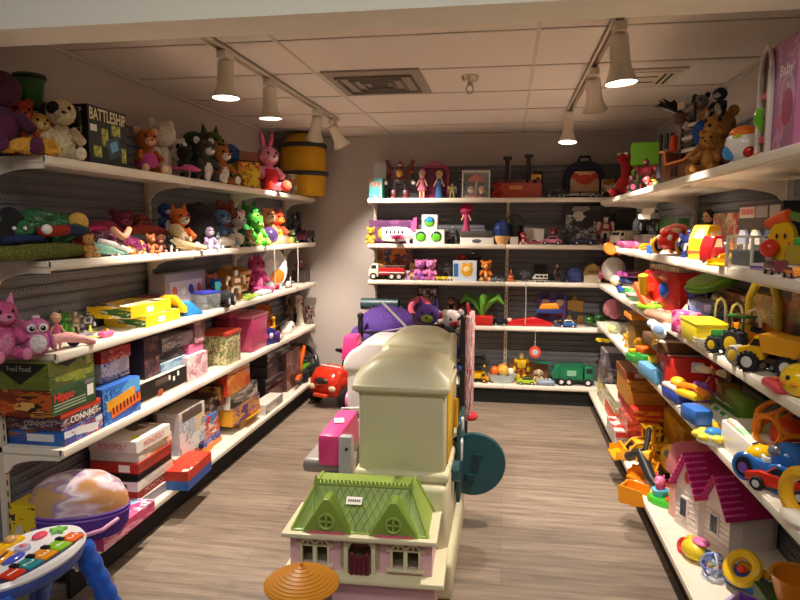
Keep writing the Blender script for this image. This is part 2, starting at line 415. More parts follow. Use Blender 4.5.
t = T('ceiling_sprinkler', 'chrome fire sprinkler head hanging from the ceiling tiles', 'sprinkler', (-.235, 4.01, ZC))
CH = mat('#c9b8a6', 'metal')
MB().lathe([(.001, 0), (.05, 0), (.052, -.006), (.04, -.03), (.026, -.034), (.001, -.034)], CH).build('escutcheon', t)
MB().cyl((0, 0, -.03), (0, 0, -.055), .014, .011, CH).tube([(.012, 0, -.05), (.022, 0, -.075), (.006, 0, -.1)], .004, CH).tube([(-.012, 0, -.05), (-.022, 0, -.075), (-.006, 0, -.1)], .004, CH).build('frame', t)
MB().lathe([(.001, -.1), (.018, -.1), (.018, -.104), (.001, -.104)], CH).build('deflector', t)
# shop lighting on this side of the header: ceiling panels above and behind the camera
for nm, x, y in (('shop ceiling light panel', -.9, .2), ('second shop ceiling light panel', .9, .2), ('shop ceiling light panel further back', 0, -1.2)):
    ld = bpy.data.lights.new('shop_light', 'AREA'); ld.shape = 'RECTANGLE'; ld.size = 1.2; ld.size_y = .6; ld.energy = 28; ld.color = (1, .94, .85)
    lo = bpy.data.objects.new('shop_light', ld); C.objects.link(lo); lo.location = (x, y, 3.1)
w = bpy.data.worlds.new('world'); bpy.context.scene.world = w; w.use_nodes = True
w.node_tree.nodes['Background'].inputs['Color'].default_value = (1, .86, .74, 1); w.node_tree.nodes['Background'].inputs['Strength'].default_value = .03
vs = bpy.context.scene.view_settings; vs.view_transform = 'Standard'; vs.look = 'None'; vs.gamma = 1; vs.exposure = -.08
# ------------------------------------------------------------------ kinds of toys (all sizes in metres, front towards -y, base at z = 0)
BLK, WHT, RED, YEL, BLU, GRN, ORG, PNK, PUR = '#18181a', '#f1efe9', '#c8221c', '#f2c313', '#2357b4', '#3f9b3a', '#ee7a1c', '#e87aa8', '#6b3f98'
def copy_tree(o, parent=None):
    c = o.copy(); C.objects.link(c)
    if parent: c.parent = parent
    for ch in list(o.children): copy_tree(ch, c)
    return c
def plush(root, h, c, c2=None, ear='round', ec=None, muz=True, eyes=True, kind='fur', patch=None, arms=True, small=False, nose=BLK, tail=None, slim=1):
    m = M(c, kind); m2 = M(c2, kind) if c2 else m; me = M(ec, kind) if ec else m
    b = MB().ell((0, 0, .29*h), (.21*h*slim, .19*h*slim, .29*h), m)
    if c2: b.ell((0, -.07*h*slim, .28*h), (.15*h*slim, .13*h*slim, .22*h), m2)
    b.build('body', root)
    hd = MB().ell((0, -.03*h, .74*h), (.235*h, .215*h, .21*h), m)
    if patch: hd.ell((-.09*h, -.12*h, .77*h), (.12*h, .12*h, .12*h), M(patch, kind))
    ho = hd.build('head', root)
    if muz: MB().ell((0, -.2*h, .68*h), (.12*h, .11*h, .085*h), m2).ell((0, -.305*h, .71*h), (.032*h, .025*h, .024*h), M(nose)).build('muzzle', root)
    if eyes:
        for s in (-1, 1): MB().ell((s*.095*h, -.215*h, .79*h), (.03*h, .025*h, .034*h), M(BLK, 'gloss'), seg=10).build('eye', root)
    for s in (-1, 1):
        e = MB()
        if ear == 'round': e.ell((s*.19*h, 0, .92*h), (.085*h, .045*h, .085*h), me)
        elif ear == 'long': e.ell((s*.1*h, .02*h, 1.06*h), (.05*h, .035*h, .2*h), me, R=(0, s*.2, 0))
        elif ear == 'floppy': e.ell((s*.235*h, -.03*h, .72*h), (.06*h, .09*h, .16*h), me, R=(0, -s*.25, 0))
        elif ear == 'point': e.cyl((s*.13*h, 0, .88*h), (s*.17*h, 0, 1.07*h), .075*h, .008*h, me, 10)
        else: e = None
        if e: e.build('ear', root)
        if arms:
            MB().cap((s*.16*h, -.03*h, .47*h), (s*.27*h, -.2*h, .28*h), .085*h, .075*h, m).build('arm', root)
        MB().cap((s*.13*h, -.08*h, .1*h), (s*.2*h, -.36*h, .085*h), .1*h, .085*h, m).ell((s*.2*h, -.38*h, .1*h), (.08*h, .05*h, .1*h), m2).build('leg', root)
    if tail: MB().tube([(0, .15*h, .1*h), (.15*h, .3*h, .1*h), (.28*h, .25*h, .25*h)], [.05*h, .045*h, .03*h], M(tail, kind)).build('tail', root)
def lying_plush(root, L, c, c2=None, ear='floppy', ec=None, kind='fur'):
    """stretched on its belly, head towards -x"""
    m = M(c, kind); h = L*.3; m2 = M(c2 or c, kind)
    MB().ell((0, 0, h*.5), (L*.34, L*.17, h*.5), m).build('body', root)
    MB().ell((-L*.34, 0, h*.62), (L*.15, L*.14, h*.48), m).ell((-L*.47, 0, h*.42), (L*.1, L*.08, h*.26), m2).ell((-L*.56, 0, h*.5), (L*.025, L*.035, h*.1), M(BLK)).build('head', root)
    for s in (-1, 1):
        MB().ell((-L*.33, s*L*.14, h*.62), (L*.08, L*.03, h*.35), M(ec or c, kind)).build('ear', root)
        MB().ell((-L*.44, s*L*.06, h*.78), (L*.02, L*.02, L*.02), M(BLK, 'gloss'), seg=8).build('eye', root)
        MB().cap((-L*.2, s*L*.13, h*.3), (-L*.42, s*L*.2, h*.2), h*.22, h*.17, m).build('leg', root)
        MB().cap((L*.2, s*L*.14, h*.3), (L*.4, s*L*.2, h*.2), h*.24, h*.18, m).build('leg', root)
def doll(root, h, dress, hair, skin='#e2b08c', legs=True, shoe=None, hairlen=1, puff=0):
    S = M(skin); D = M(dress, 'fab'); Hm = M(hair, 'fur')
    if legs:
        for s in (-1, 1):
            MB().cap((s*.055*h, 0, .42*h), (s*.06*h, 0, .03*h), .05*h, .035*h, S).ell((s*.06*h, -.03*h, .025*h), (.035*h, .06*h, .025*h), M(shoe or dress)).build('leg', root)
    b0 = .28*h if legs else 0
    MB().lathe([(.02*h, b0), (.17*h, b0), (.14*h, b0+.1*h), (.075*h, .52*h), (.09*h, .6*h), (.06*h, .68*h), (.025*h, .72*h)], D, seg=16, sy=.8).build('dress', root)
    for s in (-1, 1): MB().cap((s*.085*h, 0, .64*h), (s*.19*h, -.04*h, .42*h), .034*h, .026*h, S).build('arm', root)
    hd = MB().ell((0, 0, .83*h), (.105*h, .105*h, .125*h), S).cyl((0, 0, .68*h), (0, 0, .78*h), .03*h, .03*h, S)
    for s in (-1, 1): hd.ell((s*.038*h, -.098*h, .84*h), (.014*h, .01*h, .018*h), M('#1d2a44'), seg=8)
    hd.ell((0, -.105*h, .81*h), (.01*h, .015*h, .012*h), S, seg=8).ell((0, -.1*h, .775*h), (.022*h, .008*h, .008*h), M('#b23a48'), seg=8)
    hd.build('head', root)
    g = MB().ell((0, .035*h, .87*h), (.13*h+puff*h, .115*h+puff*h*.5, .12*h+puff*h*.6), Hm)
    if hairlen: g.ell((0, .08*h, .75*h-.1*h*hairlen), (.11*h+puff*h*.5, .05*h, .17*h*hairlen), Hm)
    g.jitter(.012*h, 9/h).build('hair', root)
def fig(root, h, c, c2, c3=None, bulk=1):
    """toy action figure / robot built of plates"""
    A = M(c); B = M(c2); D = M(c3 or c2)
    MB().box((0, 0, .6*h), (.3*h*bulk, .17*h, .26*h), A, bev=.02*h, taper=1.15).box((0, -.09*h, .62*h), (.16*h*bulk, .03*h, .13*h), B, bev=.008*h).box((0, 0, .44*h), (.2*h*bulk, .13*h, .1*h), D, bev=.012*h).build('torso', root)
    MB().box((0, 0, .84*h), (.13*h, .13*h, .15*h), B, bev=.02*h).box((0, -.066*h, .85*h), (.09*h, .012*h, .03*h), M('#cfe3f2')).box((0, 0, .93*h), (.03*h, .1*h, .06*h), A, bev=.006*h).cyl((0, 0, .73*h), (0, 0, .78*h), .04*h, .04*h, D).build('head', root)
    for s in (-1, 1):
        MB().ell((s*.21*h*bulk, 0, .69*h), (.075*h, .085*h, .085*h), B).cap((s*.23*h*bulk, 0, .66*h), (s*.25*h*bulk, -.02*h, .5*h), .04*h, .038*h, D).box((s*.25*h*bulk, -.04*h, .42*h), (.09*h, .1*h, .15*h), A, bev=.012*h).build('arm', root)
        MB().cap((s*.09*h*bulk, 0, .42*h), (s*.11*h*bulk, 0, .22*h), .055*h, .045*h, D).box((s*.115*h*bulk, 0, .13*h), (.12*h, .12*h, .2*h), A, bev=.015*h).box((s*.12*h*bulk, -.03*h, .025*h), (.12*h, .2*h, .05*h), B, bev=.01*h).build('leg', root)
def wheel(root, x, y, r, w, c=BLK, hub='#d8d8d8', name='wheel', z=None, tread=False):
    s = MB(); z = r if z is None else z
    s.lathe([(.3*r, -w/2), (.86*r, -w/2), (r, -w*.32), (r, w*.32), (.86*r, w/2), (.3*r, w/2)], M(c, 'matte'), seg=20, R=(PI/2, 0, 0), c=(x, y, z))
    if tread:
        for k in range(14):
            a = 2*PI*k/14; s.box((x+math.cos(a)*r, y, z+math.sin(a)*r), (.12*r, w*.96, .16*r), M(c, 'matte'), R=(0, PI/2-a, 0))
    o = s.build(name, root)
    MB().lathe([(.001, -w*.53), (.3*r, -w*.55), (.55*r, -w*.5), (.55*r, w*.5), (.3*r, w*.55), (.001, w*.53)], M(hub), seg=16, R=(PI/2, 0, 0), c=(x, y, z)).build('hub', o)
def car(root, L, c, kind='car', c2=None, hub='#d0d0d0', W=None, Hk=1, wr=None, win='#22303a'):
    """nose towards -x"""
    W = W or L*.45; A = M(c, 'gloss'); B = M(c2 or c, 'gloss'); wn = M(win, 'gloss'); r = wr or L*.1
    def bod(pts, m, w, name='body', bev=.02): return MB().prism([(a*L, b*L*Hk+r*.9) for a, b in pts], -w/2, w/2, m, 'y', bev=bev*L).build(name, root)
    if kind == 'car':
        bod([(-.5, 0), (.5, 0), (.5, .14), (.42, .18), (-.3, .18), (-.5, .12)], A, W)
        bod([(-.24, .16), (.36, .16), (.24, .31), (-.1, .31)], B, W*.84, 'cabin', .015)
        MB().prism([(a*L, b*L*Hk+r*.9) for a, b in [(-.19, .19), (.29, .19), (.2, .285), (-.08, .285)]], -W*.43, W*.43, wn).box((-.16*L, 0, .235*L*Hk+r*.9), (.012*L, W*.66, .09*L), wn, R=(0, .75, 0)).build('window', root)
    elif kind == 'van':
        bod([(-.5, 0), (.5, 0), (.5, .42), (-.34, .42), (-.46, .26), (-.5, .22)], A, W, bev=.03)
        g = MB()
        for k in range(3): g.prism([(a*L, b*L*Hk+r*.9) for a, b in [(-.3+.26*k, .23), (-.08+.26*k, .23), (-.08+.26*k, .36), (-.28+.26*k, .36)]], -W*.505, W*.505, wn)
        g.box((-.42*L, 0, .3*L*Hk+r*.9), (.02*L, W*.8, .12*L), wn, R=(0, .64, 0)).build('window', root)
        if c2: MB().box((0, 0, r*.9+.1*L*Hk), (.99*L, W*1.01, .06*L), B).build('stripe', root)
    elif kind in ('truck', 'fire', 'flat'):
        bod([(-.5, 0), (-.22, 0), (-.22, .36), (-.4, .36), (-.47, .22), (-.5, .2)], A, W, 'cab', .015)
        MB().prism([(a*L, b*L*Hk+r*.9) for a, b in [(-.43, .22), (-.28, .22), (-.28, .32), (-.39, .32)]], -W*.505, W*.505, wn).box((-.44*L, 0, .28*L*Hk+r*.9), (.014*L, W*.8, .1*L), wn, R=(0, .46, 0)).build('window', root)
        MB().box((.04*L, 0, r*.9+.03*L), (.9*L, W*.7, .06*L), M('#33343a')).build('chassis', root)
        if kind == 'truck': MB().box((.15*L, 0, r*.9+.22*L*Hk), (.7*L, W, .32*L*Hk), B, bev=.02*L).build('cargo_box', root)
        elif kind == 'fire':
            MB().box((.15*L, 0, r*.9+.15*L*Hk), (.7*L, W, .2*L*Hk), B, bev=.012*L).box((.15*L, 0, r*.9+.12*L*Hk), (.705*L, W*1.01, .03*L), M(WHT)).build('equipment_body', root)
            g = MB()
            for s in (-1, 1): g.box((.12*L, s*W*.16, r*.9+.3*L*Hk), (.78*L, .02*L, .025*L), M('#d9d9d9', 'metal'))
            for k in range(9): g.box((-.22*L+.085*L*k, 0, r*.9+.3*L*Hk), (.015*L, W*.34, .02*L), M('#d9d9d9', 'metal'))
            g.build('ladder', root)
    elif kind == 'dump':
        bod([(-.5, 0), (-.18, 0), (-.18, .34), (-.34, .34), (-.38, .2), (-.5, .17)], A, W*.9, 'cab', .012)
        MB().prism([(a*L, b*L*Hk+r*.9) for a, b in [(-.34, .2), (-.22, .2), (-.22, .31), (-.33, .31)]], -W*.46, W*.46, wn).build('window', root)
        MB().box((.02*L, 0, r*.9+.03*L), (.9*L, W*.6, .07*L), M('#2c2c30')).build('chassis', root)
        MB().prism([(a*L, b*L*Hk+r*.9) for a, b in [(-.2, .38), (-.14, .12), (.42, .1), (.54, .3), (.5, .3), (.4, .16), (-.1, .17), (-.14, .34), (-.32, .38), (-.32, .42), (-.16, .42)]], -W*.5, W*.5, B).prism([(a*L, b*L*Hk+r*.9) for a, b in [(-.14, .12), (.42, .1), (.54, .32), (-.18, .38)]], -W*.52, -W*.47, B).prism([(a*L, b*L*Hk+r*.9) for a, b in [(-.14, .12), (.42, .1), (.54, .32), (-.18, .38)]], W*.47, W*.52, B).build('dump_bed', root)
    elif kind == 'loader':
        bod([(-.3, .02), (.45, .02), (.45, .26), (.1, .28), (.02, .2), (-.3, .2)], A, W*.7, bev=.015)
        g = MB()
        for x in (-.12, .12):
            for s in (-1, 1): g.box((x*L, s*W*.28, r*.9+.36*L), (.025*L, .025*L, .24*L), A)
        g.box((0, 0, r*.9+.49*L), (.32*L, W*.7, .03*L), A, bev=.008*L).build('cab', root)
        MB().box((.04*L, 0, r*.9+.26*L), (.12*L, W*.3, .14*L), M(BLK), bev=.01*L).build('seat', root)
        g = MB()
        for s in (-1, 1): g.tube([(-.05*L, s*W*.36, r*.9+.24*L), (-.3*L, s*W*.36, r*.9+.2*L), (-.5*L, s*W*.36, r*.6)], .022*L, M(c2 or c), 6)
        g.box((-.3*L, 0, r*.9+.2*L), (.04*L, W*.76, .03*L), A).build('lift_arm', root)
        MB().prism([(a*L, b*L+r*.3) for a, b in [(-.48, .18), (-.46, .0), (-.72, -.04), (-.72, 0), (-.52, .04), (-.53, .18)]], -W*.6, W*.6, B).box((-.59*L, W*.59, r*.3+.06*L), (.2*L, .012*L, .13*L), B).box((-.59*L, -W*.59, r*.3+.06*L), (.2*L, .012*L, .13*L), B).build('bucket', root)
    xs = (-.3, .3) if kind in ('car', 'van', 'dump', 'loader') else (-.36, .16, .36)
    for x in xs:
        for s in (-1, 1): wheel(root, x*L, s*W*(.5 if kind != 'loader' else .42), r, W*.2, hub=hub, tread=kind in ('dump', 'loader'))
def gbox(root, L, D, Hh, front='#888888', end=None, top=None, lid=.75, z0=0, words=None, endwords=None, wc=WHT, strip=None, topwords=None, bevel=0):
    """boxed game: x is its length, tray below and lid above"""
    end = end or front; top = top or front
    f, e, tp = M(front, 'card'), M(end, 'card'), M(top, 'card')
    w = .0016
    if lid < 1: MB().fbox((0, 0, Hh/2-.002), (L-.006, D-.006, Hh-.004), {'*': M(WHT if lid > .5 else front, 'card')}).build('tray', root)
    lo = MB().fbox((0, 0, Hh*(1-lid/2)), (L, D, Hh*lid), {'f': f, 'b': f, 'l': e, 'r': e, 't': tp, 'u': M(WHT, 'card')}).build('lid', root)
    zc = Hh*(1-lid/2)
    if strip:
        MB().box((0, -D/2-.0006, zc), (L*.96, .0008, Hh*lid*.5), M(strip, 'card')).build('printed_band', root)
    if words: text(words, root, L*.6, Hh*lid*.5, (0, -D/2-.001, zc), FRONT, wc)
    if endwords:
        text(endwords, root, D*.6, Hh*lid*.5, (-L/2, 0, zc), LEFTEND, wc, ext=.001)
    if topwords: text(topwords, root, L*.6, D*.25, (0, -D*.1, Hh), (0, 0, 0), wc)
def tub(root, L, D, Hh, c, lidc, kind='plastic', ov=.012, inside=None, handle=None):
    MB().box((0, 0, Hh*.46), (L*.9, D*.9, Hh*.92), M(c, kind), bev=min(L, D)*.06, taper=1.08).build('tub', root)
    lo = MB().box((0, 0, Hh*.95), (L, D, Hh*.1), M(lidc), bev=min(Hh*.04, .01)).box((0, 0, Hh*1.01), (L*.8, D*.8, Hh*.04), M(lidc), bev=.004).build('lid', root)
    if handle: MB().tube([(-L*.25, 0, Hh*1.0), (-L*.22, 0, Hh*1.16), (L*.22, 0, Hh*1.16), (L*.25, 0, Hh*1.0)], L*.03, M(handle)).build('handle', root)
def slab_toy(root, L, D, Hh, c, btn=(RED, YEL, BLU, GRN), c2=None, shape='box', rim=None, n=6, rows=2, screen=None):
    """flat play panel with buttons on top"""
    A = M(c)
    if shape == 'round': MB().lathe([(.001, 0), (.47, 0), (.5, Hh*.3), (.5, Hh*.7), (.46, Hh), (.001, Hh)], A, seg=32, sx=L, sy=D).build('body', root)
    else: MB().box((0, 0, Hh/2), (L, D, Hh), A, bev=min(Hh*.45, D*.3), seg=3).build('body', root)
    if c2: MB().box((0, 0, Hh), (L*.74, D*.62, Hh*.16), M(c2), bev=Hh*.06).build('panel', root)
    if rim: MB().torus((0, 0, Hh*.9), .48, Hh*.18, M(rim), sx=L, sy=D, seg=32).build('rim', root)
    for k in range(n*rows if n else 0):
        i, j = k % n, k//n
        MB().ell(((i-(n-1)/2)*L*.64/max(n, 1), (j-(rows-1)/2)*D*.34, Hh*1.06), (L*.26/n, min(L*.26/n, D*.12), Hh*.2), M(btn[(i+j) % len(btn)], 'gloss'), seg=10).build('button', root)
    if screen: MB().box((0, D*.12, Hh*1.08), (L*.42, D*.36, Hh*.12), M(screen, 'gloss'), bev=Hh*.04).build('screen', root)
def ball(root, r, cols, bands=3):
    b = MB(); b.ell((0, 0, r), r, M(cols[0], 'gloss'), seg=24); b.build('ball_shell', root)
    for k in range(1, len(cols)):
        a = k*2.2; MB().ell((math.cos(a)*r*.22, -.52*r*abs(math.sin(a+.5))-.25*r, r+r*.36*math.sin(a*1.7)), (r*.52, r*.5, r*.5), M(cols[k], 'gloss')).build('panel', root)
def rings(root, h, cols):
    MB().lathe([(.001, 0), (.36*h, 0), (.36*h, .05*h), (.1*h, .08*h), (.06*h, .9*h), (.001, .9*h)], M(cols[0])).build('post', root)
    for k, c in enumerate(cols[1:]): MB().torus((0, 0, .14*h+.14*h*k), (.26-.035*k)*h, .075*h, M(c, 'gloss')).build('ring', root)
    MB().ell((0, 0, .95*h), .09*h, M(cols[1], 'gloss')).build('knob', root)
def backpack(root, h, w, c, front, trim):
    MB().prism([(-w/2, 0), (w/2, 0), (w/2, .6*h), (w*.42, .85*h), (w*.2, h), (-w*.2, h), (-w*.42, .85*h), (-w/2, .6*h)], 0, w*.35, M(c, 'fab'), bev=w*.08).build('bag', root)
    MB().prism([(-w*.36, .08*h), (w*.36, .08*h), (w*.36, .5*h), (w*.25, .72*h), (-w*.25, .72*h), (-w*.36, .5*h)], -w*.05, w*.04, M(front, 'fab'), bev=w*.03).build('pocket', root)
    MB().tube([(-w*.16, w*.15, h*.97), (-w*.12, w*.15, h*1.12), (w*.12, w*.15, h*1.12), (w*.16, w*.15, h*.97)], w*.03, M(trim, 'fab')).build('handle', root)
def blister(root, w, h, d, card, items, win=None):
    """carton with a big window showing the toy inside"""
    f = M(card, 'card')
    MB().fbox((0, 0, h/2), (w, d, h), {'*': f}).build('carton', root)
    MB().box((0, -d/2-.0008, h*.46), (w*.8, .0014, h*.62), M(win or '#2b3340', 'gloss')).build('window', root)
    for x, z, r, c in items: MB().ell((x*w, -d/2-.004, z*h), (r*w, .010, r*w), M(c), seg=12).build('toy', root)
def phone(root, L, c, c2):
    MB().tube([(-L/2, 0, L*.12), (-L*.4, 0, L*.2), (0, 0, L*.26), (L*.4, 0, L*.2), (L/2, 0, L*.12)], [L*.1, L*.09, L*.06, L*.09, L*.1], M(c)).build('handset', root)
    MB().box((0, 0, L*.07), (L*.7, L*.5, L*.14), M(c2), bev=L*.04).build('base', root)
def helmet(root, r, c, trim=BLK):
    MB().lathe([(r*.98, 0), (r, r*.1), (r*.98, r*.5), (r*.8, r*.95), (r*.45, r*1.25), (.001, r*1.35), (.001, r*1.28), (r*.75, r*.9), (r*.9, r*.4), (r*.92, 0)], M(c, 'gloss'), sy=1.15).build('shell', root)
    MB().torus((0, 0, r*.05), r, r*.05, M(trim), sy=1.15).build('rim', root)
    for k in (-1, 0, 1): MB().ell((k*r*.4, -.1*r, r*(1.2-.22*abs(k))), (r*.08, r*.5, r*.1), M(trim)).build('vent', root)
def soft(root, pts, rad, c, kind='fab', name='body', jit=0):
    """a soft limp body along a path"""
    s = MB(); V = [Vector(p) for p in pts]; P = []; R = []
    n = len(V)
    for i in range(n-1):
        for t in (0, .25, .5, .75):
            a = V[max(i-1, 0)]; b = V[i]; c1 = V[i+1]; d = V[min(i+2, n-1)]
            P.append(.5*((2*b)+(c1-a)*t+(2*a-5*b+4*c1-d)*t*t+(3*b-a-3*c1+d)*t**3)); R.append(rad[i]*(1-t)+rad[i+1]*t)
    P.append(V[-1]); R.append(rad[-1])
    P = [P[0]-(P[1]-P[0]).normalized()*R[0]*.5]+P+[P[-1]+(P[-1]-P[-2]).normalized()*R[-1]*.5]; R = [R[0]*.4]+R+[R[-1]*.4]
    s.tube(P, R, M(c, kind), 14)
    if jit: s.jitter(jit, 18)
    return s.build(name, root)
# ------------------------------------------------------------------ putting things on shelves
def put(sh, u, inset, fn, name, label, cat, *a, hp=None, wp=None, h=None, rz=0, z=0, group=None, rot=None, dx=0, **kw):
    """stand a toy on a shelf; hp / wp are its height / width as seen, turned into metres at its distance"""
    p, k = on(sh, u, inset)
    p = p+Vector((dx, 0, z))
    r = RZ[sh[0]]+rz
    t = T(name, label, cat, p, r, group, rot=(rot[0], rot[1], rot[2]+r) if rot else None)
    s = h if h else (hp if hp else wp)*k
    fn(t, s, *a, **kw)
    return t
def span(sh, u0, u1, inset):
    """front-edge stretch of a side shelf between two picture columns: centre, length, px size"""
    a, k0 = on(sh, u0, inset); b, k1 = on(sh, u1, inset)
    return (a+b)/2, (b-a).length, (k0+k1)/2, k0
def gb(sh, u0, u1, inset, D, Hh, label, z=0, rz=0, name='game_box', cat='board game', group=None, L=None, **kw):
    """a boxed game whose long side runs from column u0 to u1; D deep, Hh high"""
    p, l, k, k0 = span(sh, u0, u1, inset)
    r = RZ[sh[0]]; l = L or l
    dirn = {'L': Vector((-1, 0, 0)), 'R': Vector((1, 0, 0)), 'B': Vector((0, 1, 0))}[sh[0]]
    t = T(name, label, cat, p+dirn*D/2+Vector((0, 0, z)), r+rz, group)
    gbox(t, l, D, Hh, **kw)
    return t
# ================================================================== LEFT WALL
PT = 'plush toys on the top left shelf'
# ---- top shelf
put('L1', 2, .16, plush, 'plush_toy', 'large dark maroon plush cut off by the left picture edge, top left shelf', 'plush toy', '#4a1f38', '#5d2448', hp=86, rz=-.4, ear=None, muz=False, eyes=False, group=PT)
put('L1', 20, .2, plush, 'plush_toy', 'red orange plush peeking out behind the tan hound plush', 'plush toy', '#b03a22', '#c95a2a', hp=60, rz=-.5, ear='round', group=PT)
def hat(t, s):
    MB().lathe([(.001, 0), (.30*s, 0), (.40*s, .8*s), (.44*s, .82*s), (.44*s, s), (.38*s, s), (.001, .92*s)], M('#3d6b3c', 'fab'), seg=28).build('crown', t)
    MB().torus((0, 0, .9*s), .42*s, .06*s, M('#1f2a22', 'fab')).build('band', t)
def stand(name, label, p, parts):
    t = T(name, label, 'stand', p)
    for nm, b in parts: b.build(nm, t)
    return t
put('L1', 33, .22, plush, 'plush_toy', 'dark grey plush hidden under the green felt bucket hat', 'plush toy', '#33302e', hp=48, rz=-.4, ear=None, muz=False, eyes=False, group=PT)
put('L1', 34, .22, hat, 'felt_hat', 'green felt bucket hat with a black rim on top of the plush heap', 'hat', hp=33, z=.225)
put('L1', 56, .24, plush, 'plush_toy', 'dark brown plush hidden behind the cream puppy plush', 'plush toy', '#3a2c26', hp=62, rz=-.4, ear=None, muz=False, eyes=False, group=PT)
put('L1', 62, .10, plush, 'plush_toy', 'cream puppy plush with black eye patches in front of the black naval game box', 'plush toy', '#d8c8a4', '#e4d6b4', hp=64, rz=-.75, ear='floppy', ec='#1c1a1a', patch='#1c1a1a', group=PT)
put('L1', 40, .15, plush, 'plush_toy', 'tan hound plush with brown ears left of the cream puppy', 'plush toy', '#d3a44e', '#e6c98c', hp=48, rz=-.5, ear='floppy', ec='#7a3a1c', group=PT)
put('L1', 30, .05, lying_plush, 'plush_toy', 'golden hound plush lying flat on the front shelf edge', 'plush toy', '#d8a23a', '#e0b458', wp=56, rz=PI-.5, ec='#c08a2c', group=PT)
t = gb('L1', 90, 128, .03, .11, .265, 'black boxed naval strategy game with yellow lettering beside the cream puppy plush', front='#191a1c', end='#191a1c', top='#242425', lid=1)
L0 = t.children[0]
text('BATTLESHIP', t, .285, .055, (0, -.0565, .228), FRONT, '#e9e2b4', bold=.02)
MB().box((.04, -.0562, .09), (.11, .001, .09), M('#3b4d58', 'card'), R=(0, -.35, 0)).box((.04, -.057, .095), (.06, .001, .045), M('#6db5d8', 'card'), R=(0, -.35, 0)).build('printed_picture', t)
MB().box((-.115, -.0562, .165), (.05, .001, .03), M(WHT, 'card')).build('price_label', t)
for x, z, w_, h_ in ((.06, .17, .07, .05), (-.03, .13, .05, .08), (.12, .06, .04, .07), (-.09, .06, .06, .05)): MB().box((x, -.0561, z), (w_, .001, h_), art(['#a8b63a', '#c4c83c', '#5a6a2c', '#d7cf5a'], 4, 2)).build('printed_picture', t)
text('BATTLESHIP', t, .235, .05, (-.1527, 0, .133), Euler((PI/2, 0, -PI/2)).to_matrix().to_4x4().__matmul__(Matrix.Rotation(-PI/2, 4, 'Z')).to_euler(), '#c9c3b0', name='side_lettering', bold=.02)
def monkey(t, s):
    plush(t, s, '#b4622a', '#e8b98e', ear='round', ec='#e0a880', eyes=True)
    MB().lathe([(.24*s, .12*s), (.25*s, .3*s), (.2*s, .42*s)], M('#d24fa0', 'fab'), seg=20).build('shirt', t)
put('L1', 147, .10, monkey, 'plush_toy', 'orange brown monkey plush in a pink shirt right of the black naval game', 'plush toy', hp=46, rz=-.6, group=PT)
put('L1', 163, .18, plush, 'plush_toy', 'tall white plush with round ears behind the monkey plush', 'plush toy', '#d9d1c2', '#e6dfd0', hp=58, rz=-.4, ear='round', slim=.8, muz=False, eyes=False, group=PT)
put('L1', 178, .2, plush, 'plush_toy', 'white bear plush leaning between the monkey and the pink tutu', 'plush toy', '#d2c9bc', hp=44, rz=-.2, ear='round', group=PT)
def tutu(t, s):
    plush(t, s, '#1f1d20', '#2b2730', ear='round', muz=False)
    MB().lathe([(.2*s, .34*s), (.44*s, .22*s), (.46*s, .27*s), (.22*s, .4*s)], M('#d65f92', 'fab'), seg=28).jitter(.03*s, 30/s).build('tutu', t)
put('L1', 185, .06, tutu, 'plush_toy', 'black plush wearing a pink flowered tutu on the top left shelf', 'plush toy', hp=34, rz=-.5, group=PT)
put('L1', 193, .22, plush, 'plush_toy', 'dark teal turtle plush at the back above the tutu plush', 'plush toy', '#27423c', '#3a5a46', hp=54, ear=None, group=PT, rz=-.3)
put('L1', 205, .07, plush, 'plush_toy', 'grey raccoon plush with a white muzzle right of the pink tutu', 'plush toy', '#4b4748', '#e0dad2', hp=44, rz=-.5, ear='round', ec='#e0dad2', group=PT)
put('L1', 208, .23, plush, 'plush_toy', 'olive green dinosaur plush at the back with a pointed crest', 'plush toy', '#4c5a2c', hp=56, rz=-.3, ear='point', group=PT)
put('L1', 222, .06, plush, 'plush_toy', 'ginger and white cat plush left of the yellow carton', 'plush toy', '#b9773a', '#efe6d6', hp=40, rz=-.5, ear='point', tail='#b9773a', group=PT)
put('L1', 229, .2, plush, 'plush_toy', 'royal blue bird plush behind the ginger cat plush', 'plush toy', '#2c4f9e', '#3763b8', hp=46, rz=-.4, ear=None, group=PT)
def cart(front, **k):
    def f(t, s, w=.2, d=.1): gbox(t, w, d, s, front=front, lid=1, **k)
    return f
def wincart(t, s, w, d, card, items, win): blister(t, w, s, d, card, items, win)
put('L1', 245, .2, wincart, 'toy_carton', 'brown window carton of toys behind the yellow carton', 'toy box', .32, .1, '#7d4428', [(-.25, .45, .1, '#d67a3a'), (.05, .45, .1, '#b0402c'), (.3, .45, .09, '#e0b070')], '#4a2c1e', h=.30, rz=-.35)
t = put('L1', 246, .06, cart(art(['#e4c61c', '#e4c61c', '#e4c61c', '#6a4a2a', '#c8402c'], 3, 4), end='#dcbc18', top='#e8d040'), 'game_box', 'bright yellow carton on the top left shelf before the pink rabbit', 'toy box', hp=25, w=.17, d=.13, rz=-.75)
def rabbit(t, s):
    plush(t, s, '#e08aa6', '#f0c8d0', ear='long', ec='#d66a90')
    MB().lathe([(.2*s, .16*s), (.26*s, .3*s), (.2*s, .46*s)], M('#c4242c', 'fab'), seg=20).build('vest', t)
    for q in (-1, 1): MB().ell((q*.22*s, -.4*s, .1*s), (.11*s, .12*s, .12*s), M('#e2341c', 'fab')).build('boot', t)
put('L1', 268, .07, rabbit, 'plush_toy', 'pink long eared rabbit plush in a red vest and red boots', 'plush toy', hp=46, rz=-.7, group=PT)
put('L1', 289, .08, cart(art(['#6a5a48', '#c9b890', '#7d8a4a', '#a85a3c'], 4, 9), end='#5a6a3a', top='#d8cfae'), 'picture_box', 'small picture box between the rabbit and the yellow bolster', 'toy box', hp=21, w=.13, d=.05, rz=-.8)
